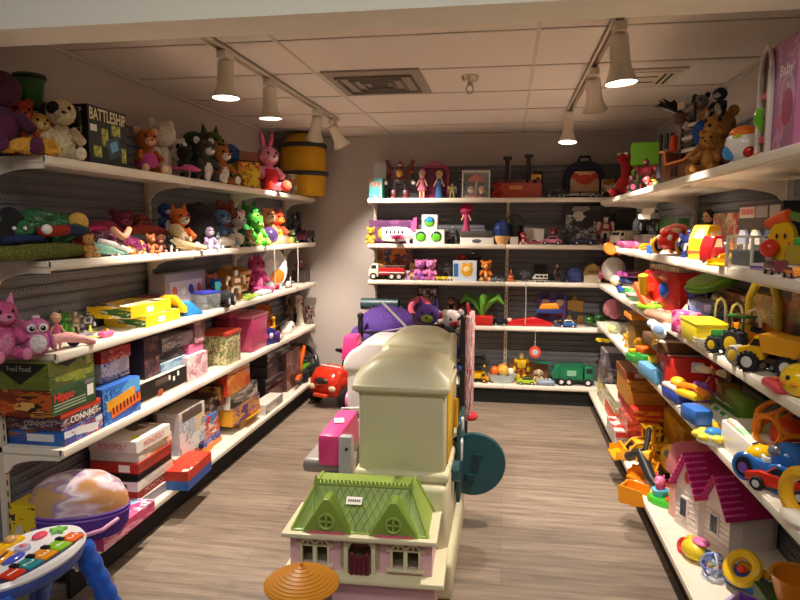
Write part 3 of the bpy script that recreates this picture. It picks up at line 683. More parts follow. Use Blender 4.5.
def bolster(t, s):
    y = M('#dba51e', 'fab'); d = M('#3a3a40', 'fab')
    MB().lathe([(.001, 0), (.34*s, .02*s), (.37*s, .3*s), (.37*s, .62*s), (.33*s, .86*s), (.2*s, .98*s), (.001, s)], y, seg=32).build('cushion', t)
    for z in (.36, .80): MB().torus((0, 0, z*s), (.375 if z < .6 else .355)*s, .035*s, d).build('band', t)
put('L1', 296, .14, bolster, 'barrel_cushion', 'big plain yellow barrel cushion with two dark bands at the shelf end', 'cushion', hp=62)
def pillow(t, s, c): MB().ell((0, 0, .5*s), (.34*s, .24*s, .5*s), M(c, 'fab')).build('cover', t)
put('L1', 308, .05, pillow, 'pillow', 'slate blue pillow leaning against the yellow barrel cushion', 'cushion', '#5b6b82', hp=36)
put('L1', 309, .0, lying_plush, 'plush_toy', 'black plush lying at the far end of the top left shelf', 'plush toy', '#17171a', wp=24, rz=-.4, group=PT)
# ---- second shelf: heap of soft toys
P2 = 'soft toys heaped on the second left shelf'
def soft2(sh, u, inset, label, pts, rad, c, kind='fab', z=0, rz=0, name='plush_toy', extra=None, jit=0, cat='plush toy', group=P2):
    p, k = on(sh, u, inset); t = T(name, label, cat, p+Vector((0, 0, z)), RZ[sh[0]]+rz, group)
    pts = [(x, y, z_*.74) for x, y, z_ in pts]
    soft(t, pts, [r_*.66 for r_ in rad], c, kind, jit=jit or .01)
    if extra: extra(t)
    return t
SEQ = art(['#0a3320', '#0f4d2e', '#16653a', '#072417', '#4fb87a'], 24, 3, rough=.25)
SEQP = art(['#2a0d24', '#3d1233', '#2a0d24', '#e05a9a', '#4a1a3a'], 24, 5, rough=.25)
KNIT = art(['#3a4a1c', '#4b5a24', '#2c3a18', '#8a8a2c'], 40, 6, 'noise', rough=.9)
soft2('L2', 3, .17, 'black plush with pale eyes at the left picture edge, second shelf', [(-.05, 0, .06), (.02, 0, .16), (.06, 0, .26)], [.09, .1, .07], '#1a1a1f', extra=lambda t: [MB().ell((s*.03, -.085, .135), .008, M(WHT), seg=8).build('eye', t) for s in (-1, 1)])
soft2('L2', 40, .20, 'green sequined snake plush on top of the heap, second left shelf', [(-.22, .02, .14), (-.08, -.02, .21), (.04, 0, .17), (.16, -.02, .2), (.3, 0, .13)], [.075, .09, .07, .085, .06], SEQ, extra=lambda t: MB().ell((-.27, .02, .15), (.07, .07, .06), SEQ).build('head', t))
soft2('L2', 38, .23, 'second coil of dark green sequins behind the sequined snake', [(-.2, 0, .18), (0, 0, .25), (.2, 0, .19)], [.06, .06, .055], SEQ)
for q, (lab, a, zz, yy) in enumerate((('loose loop of green sequins over the front of the snake plush', -.16, .13, -.05), ('green sequined tail tip curling up beside the straw headed rag doll', .16, .12, -.06))):
    soft2('L2', 40, .20, lab, [(a-.12, yy, zz-.03), (a-.03, yy-.03, zz+.05), (a+.06, yy, zz+.02), (a+.13, yy+.02, zz-.05)], [.05, .055, .05, .04], SEQ, name='sequin_plush')
soft2('L2', 42, .065, 'olive knitted snake plush lying along the front edge, second left shelf', [(-.27, .02, .05), (-.1, -.005, .05), (.1, .0, .055), (.28, .02, .05)], [.045, .05, .05, .04], KNIT, jit=.004)
soft2('L2', 40, .10, 'blue and red limp figure lying between the green snakes', [(-.2, -.01, .115), (-.02, -.02, .12)], [.026, .026], '#182858', extra=lambda t: [soft(t, [(-.01, -.02, .12), (.1, -.03, .125), (.14, -.03, .13)], [.024, .024, .022], '#a02c1c', name='leg'), soft(t, [(.14, -.03, .13), (.24, -.03, .12)], [.024, .024], '#182858', name='boot'), MB().ell((-.0, -.04, .13), (.025, .02, .022), M(WHT)).build('glove', t)])
def ragdoll(t, s, c, skin, c3=None):
    MB().ell((0, 0, .75*s), (.22*s, .2*s, .22*s), M(skin, 'fab')).build('head', t)
    MB().lathe([(.001, 0), (.25*s, .02*s), (.22*s, .3*s), (.14*s, .56*s), (.001, .58*s)], M(c, 'fab'), seg=16).build('body', t)
    for q in (-1, 1): MB().cap((q*.15*s, 0, .5*s), (q*.3*s, -.1*s, .25*s), .07*s, .06*s, M(c3 or skin, 'fab')).build('arm', t)
put('L2', 80, .12, ragdoll, 'rag_doll', 'straw yellow headed rag doll in a red shirt between green snakes and pink cloth', 'doll', '#b02c22', '#dcae56', hp=46, rz=-.3, group=P2)
put('L2', 89, .05, plush, 'plush_toy', 'small sandy plush at the front edge beside the rag doll', 'plush toy', '#d09a58', hp=24, rz=-.4, ear='round', group=P2)
soft2('L2', 105, .21, 'crimson soft bag folded at the back of the second left shelf', [(-.16, 0, .1), (0, 0, .16), (.16, 0, .11)], [.07, .09, .06], '#8f1f40', name='soft_bag', cat='bag')
soft2('L2', 96, .17, 'magenta blanket rolled on top of the purple sequined plush', [(-.14, 0, .13), (0, -.01, .165), (.14, 0, .14)], [.035, .04, .035], '#c22a66', name='blanket', cat='blanket')
soft2('L2', 118, .09, 'dark purple sequined mermaid plush with glints of pink', [(-.17, .0, .12), (-.04, -.01, .10), (.1, -.03, .06), (.2, -.05, .03)], [.06, .07, .06, .03], SEQP, extra=lambda t: [soft(t, [(-.13, -.06, .13), (-.09, -.09, .09), (-.02, -.08, .13)], [.016, .016, .014], '#dca07c', name='arm')])
soft2('L2', 104, .045, 'teal and white striped plush fin lying under the purple mermaid', [(-.07, .02, .06), (.04, 0, .045), (.17, -.02, .012)], [.045, .035, .01], '#8fc4b4', 'fab', extra=lambda t: soft(t, [(-.03, .0, .075), (.06, -.02, .055), (.19, -.03, .02)], [.014, .014, .008], WHT, name='stripe'))
soft2('L2', 148, .17, 'rust red shaggy plush draped along the back, second left shelf', [(-.22, 0, .12), (-.05, 0, .15), (.1, -.02, .13), (.25, -.04, .09)], [.055, .07, .065, .05], '#9a3220', 'fur', jit=.01)
put('L2', 131, .05, lying_plush, 'plush_toy', 'orange striped tiger plush lying right of the purple mermaid', 'plush toy', '#d98a3a', '#f0d9b0', wp=28, rz=.3, ec='#8a4a1c', group=P2)
soft2('L2', 150, .09, 'black otter plush stretched below the rust red plush', [(-.18, .02, .11), (0, 0, .09), (.16, -.03, .05)], [.035, .045, .035], '#242225')
put('L2', 151, .03, plush, 'plush_toy', 'small brown teddy at the front edge before the black otter', 'plush toy', '#a8693a', '#c98e58', hp=20, rz=-.4, group=P2)
put('L2', 166, .2, plush, 'plush_toy', 'blue and white penguin plush on the rust red plush', 'plush toy', '#2a4a86', '#e9e6e0', hp=32, z=.10, rz=-.4, ear=None, group=P2)
put('L2', 180, .12, plush, 'plush_toy', 'orange fox plush with white tipped pointed ears left of the black wig', 'plush toy', '#d2692c', '#f2e6d6', hp=44, rz=-.5, ear='point', tail='#d2692c', group=P2)
soft2('L2', 178, .06, 'cream cat plush with long limp legs hanging to the shelf edge', [(-.15, .03, .1), (-.02, 0, .06), (.12, -.05, .03), (.18, -.09, .015)], [.04, .045, .03, .02], '#d6bd8e', 'fur', extra=lambda t: MB().ell((.0, .01, .12), (.045, .045, .04), M('#d6bd8e', 'fur')).build('head', t))
put('L2', 170, .045, plush, 'plush_toy', 'small black and white panda plush under the fox plush', 'plush toy', '#26262a', '#e9e4da', hp=17, rz=-.4, group=P2)
def wig(t, s):
    b = MB().ell((0, 0, .5*s), (.5*s, .4*s, .5*s), M('#171214', 'fur'), seg=40); b.jitter(.05*s, 30/s*.25).build('curls', t)
put('L2', 198, .15, wig, 'plush_toy', 'big fluffy black round plush in the middle of the second left shelf', 'plush toy', hp=46, group=P2)
put('L2', 221, .13, plush, 'plush_toy', 'slate blue elephant plush right of the fluffy black round plush', 'plush toy', '#4f6f92', '#8fa6bc', hp=40, rz=-.5, ear='floppy', group=P2)
put('L2', 226, .22, plush, 'plush_toy', 'brick red plush behind the slate blue elephant', 'plush toy', '#8a4636', hp=46, rz=-.3, ear='round', group=P2)
put('L2', 209, .05, plush, 'plush_toy', 'small lilac and white bunny plush at the front under the elephant', 'plush toy', '#b8a4c8', '#efe8ee', hp=24, rz=-.5, ear='long', group=P2)
soft2('L2', 225, .05, 'white floppy dog plush lying at the front under the elephant', [(-.12, .0, .05), (0, 0, .06), (.14, -.02, .05)], [.04, .05, .03], '#e8e0d2', 'fur', extra=lambda t: MB().ell((.17, -.02, .06), (.05, .045, .045), M('#e8e0d2', 'fur')).build('head', t))
put('L2', 238, .15, plush, 'plush_toy', 'white lamb plush with pink ears under the bracket, second left shelf', 'plush toy', '#e9dfd2', '#f3ece2', hp=36, rz=-.5, ec='#e59ab0', group=P2)
put('L2', 242, .05, plush, 'plush_toy', 'dark green turtle plush before the white lamb', 'plush toy', '#1f5a34', '#3a7a3c', hp=20, rz=-.5, ear=None, group=P2)
put('L2', 250, .17, plush, 'plush_toy', 'forest green dragon plush with a pointed crest', 'plush toy', '#2f8a3c', '#8ac64a', hp=42, rz=-.5, ear='point', group=P2)
put('L2', 257, .06, plush, 'plush_toy', 'bright lime green frog plush lit by the lamp', 'plush toy', '#4fc43c', '#c9e86a', hp=30, rz=-.5, ear='round', group=P2)
put('L2', 249, .04, plush, 'plush_toy', 'small tan lion plush in front of the green plushes', 'plush toy', '#c9a05a', '#e9d6a4', hp=18, rz=-.5, group=P2)
put('L2', 266, .18, plush, 'plush_toy', 'sandy brown puppy plush behind the purple ball', 'plush toy', '#c2875a', '#efd8b4', hp=38, rz=-.5, ear='floppy', group=P2)
put('L2', 269, .07, lambda t, s: ball(t, s/2, ['#4a3a6a', '#8a5ab8']), 'toy_ball', 'dark purple ball in front of the sandy puppy plush', 'ball', hp=18)
put('L2', 277, .16, plush, 'plush_toy', 'coral and orange parrot plush right of the sandy puppy', 'plush toy', '#ee5a3a', '#f2a03a', hp=34, rz=-.5, ear='point', group=P2)
put('L2', 286, .14, lying_plush, 'plush_toy', 'yellow duck plush lying on its side near the shelf end', 'plush toy', '#e2b42c', '#f0a030', wp=26, rz=.4, group=P2)
def leafbag(t, s): MB().box((0, 0, .2*s), (s, .5*s, .34*s), M('#e9f2d0', 'clear'), bev=.1*s).jitter(.04*s, 20).build('bag', t); MB().ell((0, 0, .16*s), (.35*s, .16*s, .12*s), M('#d8e08a')).build('contents', t)
put('L2', 280, .05, leafbag, 'clear_bag', 'clear plastic bag of pale yellow pieces glowing under the lamp', 'bag', wp=24)
put('L2', 294, .17, fig, 'action_figure', 'black robot figure standing near the far end of the second left shelf', 'figure', '#232229', '#4a4a58', hp=30, rz=-.4)
put('L2', 302, .16, lambda t, s: MB().lathe([(.001, 0), (.3*s, 0), (.28*s, .1*s), (.09*s, .2*s), (.08*s, .9*s), (.12*s, s), (.001, s)], M('#4a3a58')).build('column', t), 'toy_tower', 'slim purple toy column by the far end of the second left shelf', 'toy', hp=30)
put('L2', 306, .07, car, 'toy_train', 'maroon toy train at the far end of the second left shelf', 'toy train', '#5a2030', 'van', '#7a4a86', wp=32, W=.09, Hk=.7, rz=.0)
XTRA = 'small soft toys filling the second left shelf'
for u, ins, hp, c, c2, ear, lab in ((113, .05, 16, '#c85a8a', '#f0d8d8', 'round', 'small rose mouse plush under the purple mermaid tail'), (140, .045, 15, '#e0a03c', '#f2e0b0', 'floppy', 'small amber puppy plush between tiger and brown teddy'), (160, .05, 17, '#8a3a30', '#d8a890', 'round', 'small russet bear plush before the rust red plush'), (189, .05, 15, '#c8a878', '#efe0c4', 'round', 'small sand coloured bear before the fluffy black round plush'), (216, .06, 18, '#7a8ab0', '#e0e4ec', 'long', 'small grey blue rabbit before the slate blue elephant'), (232, .04, 15, '#e8d8a0', '#f6efd8', 'floppy', 'small cream puppy before the white lamb'), (262, .05, 16, '#e87a4a', '#f6d8b0', 'point', 'small apricot kitten before the sandy brown puppy'), (273, .04, 13, '#f2e06a', '#f8f0c0', 'round', 'tiny lemon chick plush beside the clear bag'), (292, .05, 14, '#3a4a2c', '#8a9a5a', 'round', 'tiny olive turtle plush before the black robot figure'), (123, .2, 44, '#6a1f30', '#8a3044', 'round', 'burgundy bear plush half hidden behind the purple mermaid'), (62, .24, 44, '#20242a', '#2c3038', None, 'black lump of a plush behind the green snake coils'), (140, .23, 40, '#7a2c20', '#a84a34', 'floppy', 'brick brown hound plush behind the rust red plush')):
    put('L2', u, ins, plush, 'plush_toy', lab, 'plush toy', c, c2, hp=hp, rz=-.6, ear=ear, group=XTRA)
# ---- third shelf
P3 = 'plush toys on the third left shelf'
def dragon(t, s, c, c2):
    plush(t, s, c, c2, ear='point', ec=c2, tail=c)
    for q in (-1, 1): MB().ell((q*.34*s, .14*s, .46*s), (.2*s, .03*s, .13*s), M(c2, 'fur'), R=(0, q*.5, 0)).build('wing', t)
put('L3', 4, .14, dragon, 'plush_toy', 'large pink dragon plush cut off by the left picture edge, third shelf', 'plush toy', '#cc5a90', '#e08ab0', hp=62, rz=-.5, group=P3)
def owl(t, s):
    m = M('#d67ab0', 'fur'); MB().ell((0, 0, .36*s), (.33*s, .3*s, .37*s), m).ell((0, 0, .72*s), (.3*s, .27*s, .26*s), m).build('body', t)
    MB().ell((0, -.17*s, .34*s), (.22*s, .17*s, .26*s), M('#efe6ea', 'fur')).build('belly', t)
    for q in (-1, 1):
        e = MB().ell((q*.13*s, -.21*s, .74*s), (.12*s, .08*s, .12*s), M('#f3eef2', 'fur')).build('eye_disc', t)
        MB().ell((q*.13*s, -.285*s, .74*s), (.06*s, .02*s, .065*s), M('#17181c', 'gloss')).ell((q*.115*s, -.305*s, .765*s), (.018*s, .008*s, .018*s), M(WHT), seg=8).build('pupil', e)
        MB().ell((q*.31*s, 0, .38*s), (.07*s, .18*s, .28*s), M('#b05aa4', 'fur'), R=(0, -q*.2, 0)).build('wing', t)
    MB().cyl((0, -.25*s, .66*s), (0, -.34*s, .63*s), .05*s, .005*s, M('#e8a0a0'), 10).build('beak', t)
    MB().ell((0, 0, 1.0*s), (.1*s, .08*s, .06*s), M('#efc6da', 'fur')).build('tuft', t)
put('L3', 38, .06, owl, 'plush_toy', 'pink owl plush with a white belly and big round eyes', 'plush toy', hp=38, rz=-.8, group=P3)
put('L3', 58, .06, doll, 'toy_doll', 'bald baby doll in pink sitting right of the pink owl plush', 'doll', '#d8688e', '#e0b08c', hp=38, rz=-.6, hairlen=0)
soft2('L3', 71, .035, 'pale pink plush bunny flopped on the front edge beside the baby doll', [(-.1, .02, .07), (0, 0, .055), (.1, -.04, .02)], [.03, .035, .02], '#e6a8a8', group=P3)
put('L3', 74, .05, lambda t, s: MB().ell((0, 0, .4*s), (.5*s, .4*s, .4*s), M('#2c2c6a', 'fab')).build('pouch', t), 'fabric_pouch', 'navy blue pouch at the front edge under the grey plane', 'pouch', hp=14)
put('L3', 66, .18, plush, 'plush_toy', 'lime green frog plush in front of the dark panel, third left shelf', 'plush toy', '#4c9a34', '#7cc04a', hp=20, z=.04, rz=-.5, ear='round', group=P3)
put('L3', 62, .23, fig, 'action_figure', 'black winged figure behind the lime green frog', 'figure', '#232326', '#3a3a40', hp=30, rz=-.4)
put('L3', 76, .2, fig, 'action_figure', 'beige and brown toy soldier behind the grey plane', 'figure', '#8a7a68', '#c8b49a', hp=28, rz=-.5)
put('L3', 88, .17, fig, 'action_figure', 'silver robot lying between the soldier and the yellow boxes', 'figure', '#a9adb4', '#3a3d44', hp=26, rz=-.5)
def plane(t, s, c, c2, win='#3a4a5a'):
    m = M(c, 'gloss')
    MB().lathe([(.001, -.5*s), (.05*s, -.48*s), (.1*s, -.38*s), (.11*s, 0), (.1*s, .25*s), (.03*s, .5*s), (.001, .5*s)], m, seg=20, R=(0, PI/2, 0), c=(0, 0, .14*s)).build('fuselage', t)
    MB().box((0, 0, .12*s), (.18*s, .8*s, .02*s), M(c2), bev=.008*s).build('wing', t)
    MB().prism([(.32*s, .2*s), (.48*s, .2*s), (.5*s, .38*s), (.42*s, .38*s)], -.01*s, .01*s, M(c2)).box((.43*s, 0, .2*s), (.1*s, .3*s, .015*s), M(c2)).build('tail', t)
    for q in (-1, 1): wheel(t, 0, q*.1*s, .035*s, .03*s)
    g = MB()
    for k in range(5): g.ell((-.25*s+.1*s*k, -.1*s, .17*s), (.025*s, .02*s, .025*s), M(win, 'gloss'), seg=8)
    g.build('window', t)
put('L3', 84, .09, plane, 'toy_plane', 'grey toy plane with a yellow wing left of the yellow boxes', 'toy plane', '#8a8a92', '#d8d23a', wp=36, rz=.2)
put('L3', 106, .06, lambda t, s: slab_toy(t, s, s*.5, .03, '#e86aa0', n=2, rows=1), 'toy_tray', 'small pink and lime tray under the grey plane', 'toy tray', wp=18)
YB1 = art(['#f0c81c', '#f0c81c', '#f0c81c', '#3d6a2c', '#f4f0e0'], 2.2, 3)
YTOP = art(['#f0c81c', '#5a4030', '#d9c08a', '#e8e0c8', '#f0c81c'], 3, 8)
YG = 'twin yellow boxes on the third left shelf'
for i, (a, b, lab) in enumerate(((146, 180, 'lower of two yellow game boxes at the front of the third left shelf'), (130, 172, 'upper of two yellow game boxes, its lid a dark picture'))):
    t = gb('L3', a, b, .02+.02*i, .24, .062, lab, z=.063*i, rz=.03*i, name='game_box', front='#efc41a', end=YB1, top=YTOP, lid=1, group=YG)
    MB().box((-.02, -.1205, .03), (.07, .001, .03), M(WHT, 'card')).build('price_label', t)
put('L3', 146, .24, cart('#6a2420', end='#4a1a18', top='#7a3028'), 'toy_carton', 'dim red carton at the back behind the yellow boxes', 'toy box', h=.13, w=.16, d=.09)
def ramp(t, s):
    MB().box((0, .0, .3*s), (.7*s, .5*s, .6*s), M('#d9611c'), bev=.05*s).box((0, 0, .62*s), (.8*s, .56*s, .06*s), M('#e0701f'), bev=.02*s).build('garage', t)
    MB().box((.2*s, -.26*s, .2*s), (.22*s, .03*s, .26*s), M('#2a3a9a')).build('door', t)
put('L3', 160, .17, ramp, 'toy_garage', 'orange toy garage with a blue door behind the yellow boxes', 'toy garage', wp=26, rz=-.4)
def slide(t, s):
    MB().prism([(-.5*s, .5*s), (-.38*s, .55*s), (.0, .22*s), (.0, .1*s), (-.1*s, .1*s)], -.2*s, .2*s, M('#f2c01c'), bev=.02*s).build('chute', t)
    MB().prism([(0, .32*s), (.1*s, .36*s), (.55*s, .06*s), (.55*s, 0), (.0, 0)], -.22*s, .22*s, M('#2f86c8'), bev=.02*s).build('slide', t)
    MB().lathe([(.001, 0), (.13*s, 0), (.13*s, .28*s), (.001, .28*s)], M('#1f5a2c'), c=(-.25*s, 0, 0)).build('barrel', t)
put('L3', 181, .07, slide, 'toy_slide', 'yellow and blue toy slide with a green barrel beside the yellow boxes', 'toy slide', wp=42, rz=-.2)
t = put('L3', 180, .2, wincart, 'toy_carton', 'pale boxed playset with blue picture panels behind the orange garage', 'toy box', .52, .10, '#8b8494', [(-.3, .5, .06, '#c86a5a'), (-.1, .5, .06, '#d8d0c8'), (.1, .5, .06, '#3a3a8a'), (.32, .5, .06, '#b04a4a')], '#c8c0cc', hp=34, z=.03)
put('L3', 206, .07, lambda t, s: tub(t, s, s*.75, s*.72, '#cfd6d2', '#3a3fae', 'clear'), 'storage_tub', 'clear tub with a dark blue lid beside the toy slide', 'tub', wp=25, rz=-.4)
put('L3', 218, .08, lambda t, s: MB().box((0, 0, s/2), (.3*s, .06*s, s), M('#2f7a70', 'card'), bev=.003).build('cover', t), 'picture_book', 'teal book standing behind the black truck', 'book', hp=24, rz=-.3)
def crate(t, s):
    c = M('#b9742c'); MB().box((0, 0, .03*s), (s, .5*s, .06*s), c).build('floor_panel', t)
    for q in (-1, 1):
        g = MB()
        for z in (.12, .3, .48): g.box((0, q*.24*s, z*s), (s, .03*s, .09*s), c, bev=.01*s)
        for x in (-.47, 0, .47): g.box((x*s, q*.24*s, .28*s), (.06*s, .03*s, .5*s), c)
        g.build('side', t)
    for q in (-1, 1): MB().box((q*.48*s, 0, .28*s), (.03*s, .5*s, .5*s), c).build('end', t)
put('L3', 232, .18, crate, 'toy_crate', 'amber slatted toy crate tilted at the back of the third left shelf', 'crate', wp=40, z=.05, rot=(.25, 0, .1))
put('L3', 222, .05, car, 'toy_truck', 'black toy pickup with silver wheels near the clear tub', 'toy car', '#1c1d20', 'car', '#2c2d30', wp=34, W=.12, rz=.15, wr=.04)
put('L3', 216, .14, plush, 'plush_toy', 'cobalt blue plush behind the black pickup', 'plush toy', '#2c5fc4', hp=26, rz=-.4, ear='round', group=P3)
put('L3', 212, .2, plush, 'plush_toy', 'salmon pink plush lying behind the blue lidded tub', 'plush toy', '#c87a6a', hp=30, rz=-.4, ear='round', group=P3)
put('L3', 236, .07, fig, 'action_figure', 'brown and cream wooden looking robot right of the black pickup', 'figure', '#8a5a34', '#e2d4bc', hp=34, rz=-.5, bulk=1.3)
put('L3', 256, .16, dragon, 'plush_toy', 'magenta dragon plush in front of the bracket, third left shelf', 'plush toy', '#b83a7a', '#d86aa0', hp=38, rz=-.5, group=P3)
put('L3', 247, .05, lambda t, s: slab_toy(t, s, s*.4, .03, '#b6d84a', btn=('#8ad02c', '#e8f0a0'), n=4, rows=1), 'toy_tray', 'lime green tray toy lit by the lamp on the third left shelf', 'toy tray', wp=32, rz=.1)
put('L3', 263, .05, lambda t, s: slab_toy(t, s, s*.4, .035, '#cfd8dc', btn=('#e8e8e8', '#9ad0e0', '#d8e85a'), n=4, rows=2), 'toy_tray', 'white and blue tray of small pieces in front of the clear oval toy', 'toy tray', wp=26)
def oval(t, s):
    MB().ell((0, 0, .52*s), (.33*s, .12*s, .5*s), M('#d8dbe4', 'gloss'), seg=28).build('shell', t)
    MB().torus((0, -.0*s, .52*s), .41*s, .045*s, M('#eef0f4'), R=(PI/2, 0, 0), sx=.8, sy=1.2).build('rim', t)
    MB().ell((.06*s, -.08*s, .34*s), (.2*s, .07*s, .2*s), M('#ee8a2a', 'gloss')).build('fish', t)
    MB().ell((-.05*s, -.085*s, .66*s), (.2*s, .06*s, .13*s), M('#f4f6fa', 'gloss')).build('cloud', t)
    MB().box((0, 0, .02*s), (.5*s, .3*s, .05*s), M('#e4e6ea'), bev=.015*s).build('foot', t)
put('L3', 274, .13, oval, 'oval_toy', 'upright oval silver white toy with an orange fish picture', 'toy', hp=38, rz=-.9)
put('L3', 289, .06, plane, 'toy_plane', 'flat white toy plane lying near the far end of the third left shelf', 'toy plane', '#f0eeea', '#f6f4f0', wp=26, rz=.2)
def bow(t, s):
    for q in (-1, 1): MB().ell((q*.3*s, 0, .5*s), (.3*s, .12*s, .26*s), M('#c4283a', 'fab')).build('loop', t)
    MB().ell((0, -.05*s, .5*s), (.1*s, .12*s, .12*s), M('#a81f30', 'fab')).build('knot', t)
put('L3', 277, .01, bow, 'ribbon_bow', 'red ribbon bow on the front edge below the clear oval toy', 'bow', wp=11)
put('L3', 300, .15, fig, 'action_figure', 'brown toy figure near the far end of the third left shelf', 'figure', '#6a3f30', '#8a5a48', hp=24, rz=-.5)
put('L3', 311, .14, cart('#4a3c38', end='#3a302c', top='#5a4a44'), 'toy_carton', 'dim brown carton closing the far end of the third left shelf', 'toy box', h=.12, w=.2, d=.12)
# ---- fourth shelf: board games
WARM = art(['#d88a2c', '#5a2018', '#e0b060', '#7a3018', '#c45a24', '#2a1c18'], 3, 12)
LP = []
gA = 'board games stacked at the near end of the fourth left shelf'
def jl(t): return t
t = gb('L4', 65, 103, .02, .27, .072, 'blue boxed game at the bottom of the stack nearest the camera', front=art(['#2a4aa8', '#2a4aa8', '#dfe6ee', '#c8562a', '#5a3a8a', '#2a4aa8'], 2.6, 21), end=art(['#1e4c9a', '#1e4c9a', '#8a5a3a', '#2c6ac0', '#1e4c9a'], 2.2, 22), top='#2a56a8', lid=1, group=gA)
MB().box((-.1363, -.02, .034), (.001, .13, .032), M('#d9dde0', 'card'), R=(.0, 0, 0)).build('title_patch', t)
MB().box((.02, -.1358, .036), (.16, .001, .035), M('#e6e2e8', 'card'), R=(0, .12, 0)).build('title_patch', t)
t = gb('L4', 62, 102, .025, .27, .075, 'red topped four-in-a-row boxed game above the blue one', z=.0725, front=art(['#5a3038', '#c8c0c4', '#8a3028', '#c8c0c4', '#3a3040'], 4, 23), end=art(['#4a2838', '#6a3440', '#3a3048', '#a8a0a8'], 5, 24), top='#c43a22', lid=1, group=gA)
L0 = .38
for nm, b in (('red_band', MB().box((0, -.1358, .064), (.28, .001, .02), M('#d8401f', 'card'))), ('red_band', MB().box((-.1424, 0, .064), (.001, .268, .02), M('#c03a22', 'card')))): b.build(nm, t)
text('CONNECT', t, .2, .03, (.02, -.1362, .03), FRONT, WHT, bold=.02); text('CONNECT', t, .14, .024, (-.1425, -.03, .03), LEFTEND, '#e9dfe0', name='side_lettering')
t = gb('L4', 54, 98, .02, .27, .115, 'green boxed marble game with a red title on the near stack', z=.148, front=art(['#24492a', '#24492a', '#2c5a30', '#1c3a22'], 2, 25), end=WARM, top='#2c4a26', lid=1, group=gA)
text('Hippo', t, .13, .05, (-.07, -.1358, .07), FRONT, '#d8402c', bold=.03)
g = MB(); g.box((.11, -.1355, .06), (.045, .001, .05), M('#e9e6dc', 'card')).box((.105, -.1355, .1), (.07, .001, .02), M('#6a6a68', 'card'))
for k in range(3): g.box((-.03, -.1355, .045-.013*k), (.21, .0008, .004), M('#b8c8a8', 'card'))
g.build('printed_label', t)
text('Hippo', t, .09, .05, (-.1519, .06, .05), LEFTEND, '#b83a28', name='side_lettering')
t = gb('L4', 53, 97, .02, .27, .118, 'olive and black boxed game topping the near stack under the shelf', z=.264, front=art(['#77852e', '#77852e', '#4a5a24', '#8a9634'], 1.6, 26), end=art(['#6d7c2c', '#5f6e28'], 1.4, 27), top='#6a7830', lid=1, group=gA)
MB().prism([(-.13, .112), (.13, .112), (0, .02)], -.0015, 0, M('#1b1c1a', 'card'), 'x', c=(-.1507, 0, 0)).build('black_triangle', t)
MB().prism([(-.1, .114), (.1, .114), (0, .08)], -.0012, 0, M('#1b1c1a', 'card'), 'y', c=(-.03, -.135, 0)).box((.115, -.1355, .085), (.03, .001, .04), M('#b8c080', 'card')).build('black_triangle', t)
text('Feed Food', t, .11, .022, (-.1524, 0, .09), LEFTEND, '#d8d8c8')
gB = 'board games in the middle of the fourth left shelf'
t = gb('L4', 104, 141, .02, .09, .18, 'blue boxed game with flaming orange title standing upright', front=art(['#2458b4', '#2458b4', '#2f78d0', '#1c3f90', '#5aa8e8'], 1.8, 31), end='#2450a4', top='#2c64c0', lid=1, group=gB)
MB().box((-.01, -.0456, .10), (.24, .001, .05), M('#e8a422', 'card'), R=(0, -.12, 0)).box((.03, -.0460, .06), (.26, .001, .045), M('#e06a1c', 'card'), R=(0, -.12, 0)).build('flame_title', t)
g = MB()
for k in range(8): g.box((-.08+.03*k, -.0466, .058+.0035*k), (.012, .001, .034), M('#5a1c10', 'card'), R=(0, -.15, 0))
g.build('lettering', t)
gb('L4', 106, 133, .12, .17, .12, 'white and purple boxed game behind the blue flaming title', z=.0, front=art(['#8a7f98', '#e2dcd8', '#4a4a8a', '#b8aeb8'], 2.4, 32), end='#b9b2b4', top='#a8a0b0', lid=.8, group=gB)
gb('L4', 104, 131, .1, .18, .1, 'white fronted game box resting on the purple one', z=.18, front=art(['#eae4de', '#eae4de', '#6a6ab0', '#c8bfc4'], 1.6, 33), end='#d8d2cc', top='#d0cac8', lid=1, group=gB)
gb('L4', 104, 133, .08, .19, .06, 'thin red game box on top of the white fronted box', z=.281, front=art(['#c8281c', '#c8281c', '#e8b0a0', '#8a1c18'], 2.5, 34), end='#a8241c', top='#b8281c', lid=1, group=gB)
t = gb('L4', 141, 187, .02, .22, .13, 'black game box with white price tags along the front edge', front=art(['#1c1a18', '#1c1a18', '#2a2420', '#171514'], 2, 35), end='#201c1a', top='#c9bfae', lid=.75, group=gB)
for x, z in ((.05, .1), (.1, .085), (.15, .105)): MB().box((x, -.1106, z), (.022, .001, .026), M(WHT, 'card')).build('price_tag', t)
MB().box((-.03, -.1106, .1), (.14, .001, .03), M('#5a4a40', 'card')).build('title_band', t)
MB().ell((-.05, -.1106, .04), (.03, .001, .02), M('#a8502c', 'card')).build('printed_picture', t)
gb('L4', 146, 161, .05, .2, .22, 'dark plum picture game box standing on the black box', z=.131, front=art(['#2c2030', '#4a2c3a', '#6a3a3a', '#221a28', '#7a5048'], 4, 36), end='#2a2030', top='#3a2c38', lid=1, group=gB)
gb('L4', 162, 187, .05, .2, .05, 'pale blue flat game box on the black box', z=.131, front=art(['#7fa0bc', '#9ab8cc', '#5a7a9a'], 2, 37), end='#6f90ac', top='#a8bcc8', lid=1, group=gB)
gb('L4', 161, 184, .06, .2, .06, 'black flat game box above the pale blue one', z=.182, front=art(['#231f22', '#231f22', '#5a4a44'], 2.5, 38), end='#1d1a1c', top='#2c282a', lid=1, group=gB)
gb('L4', 164, 195, .05, .22, .075, 'grey and mauve game box second from the top under the yellow boxes', z=.243, front=art(['#8f8288', '#b0a2a4', '#6a5c64', '#c8bcb8'], 2.6, 39), end='#6a6068', top='#8a7f84', lid=1, group=gB)
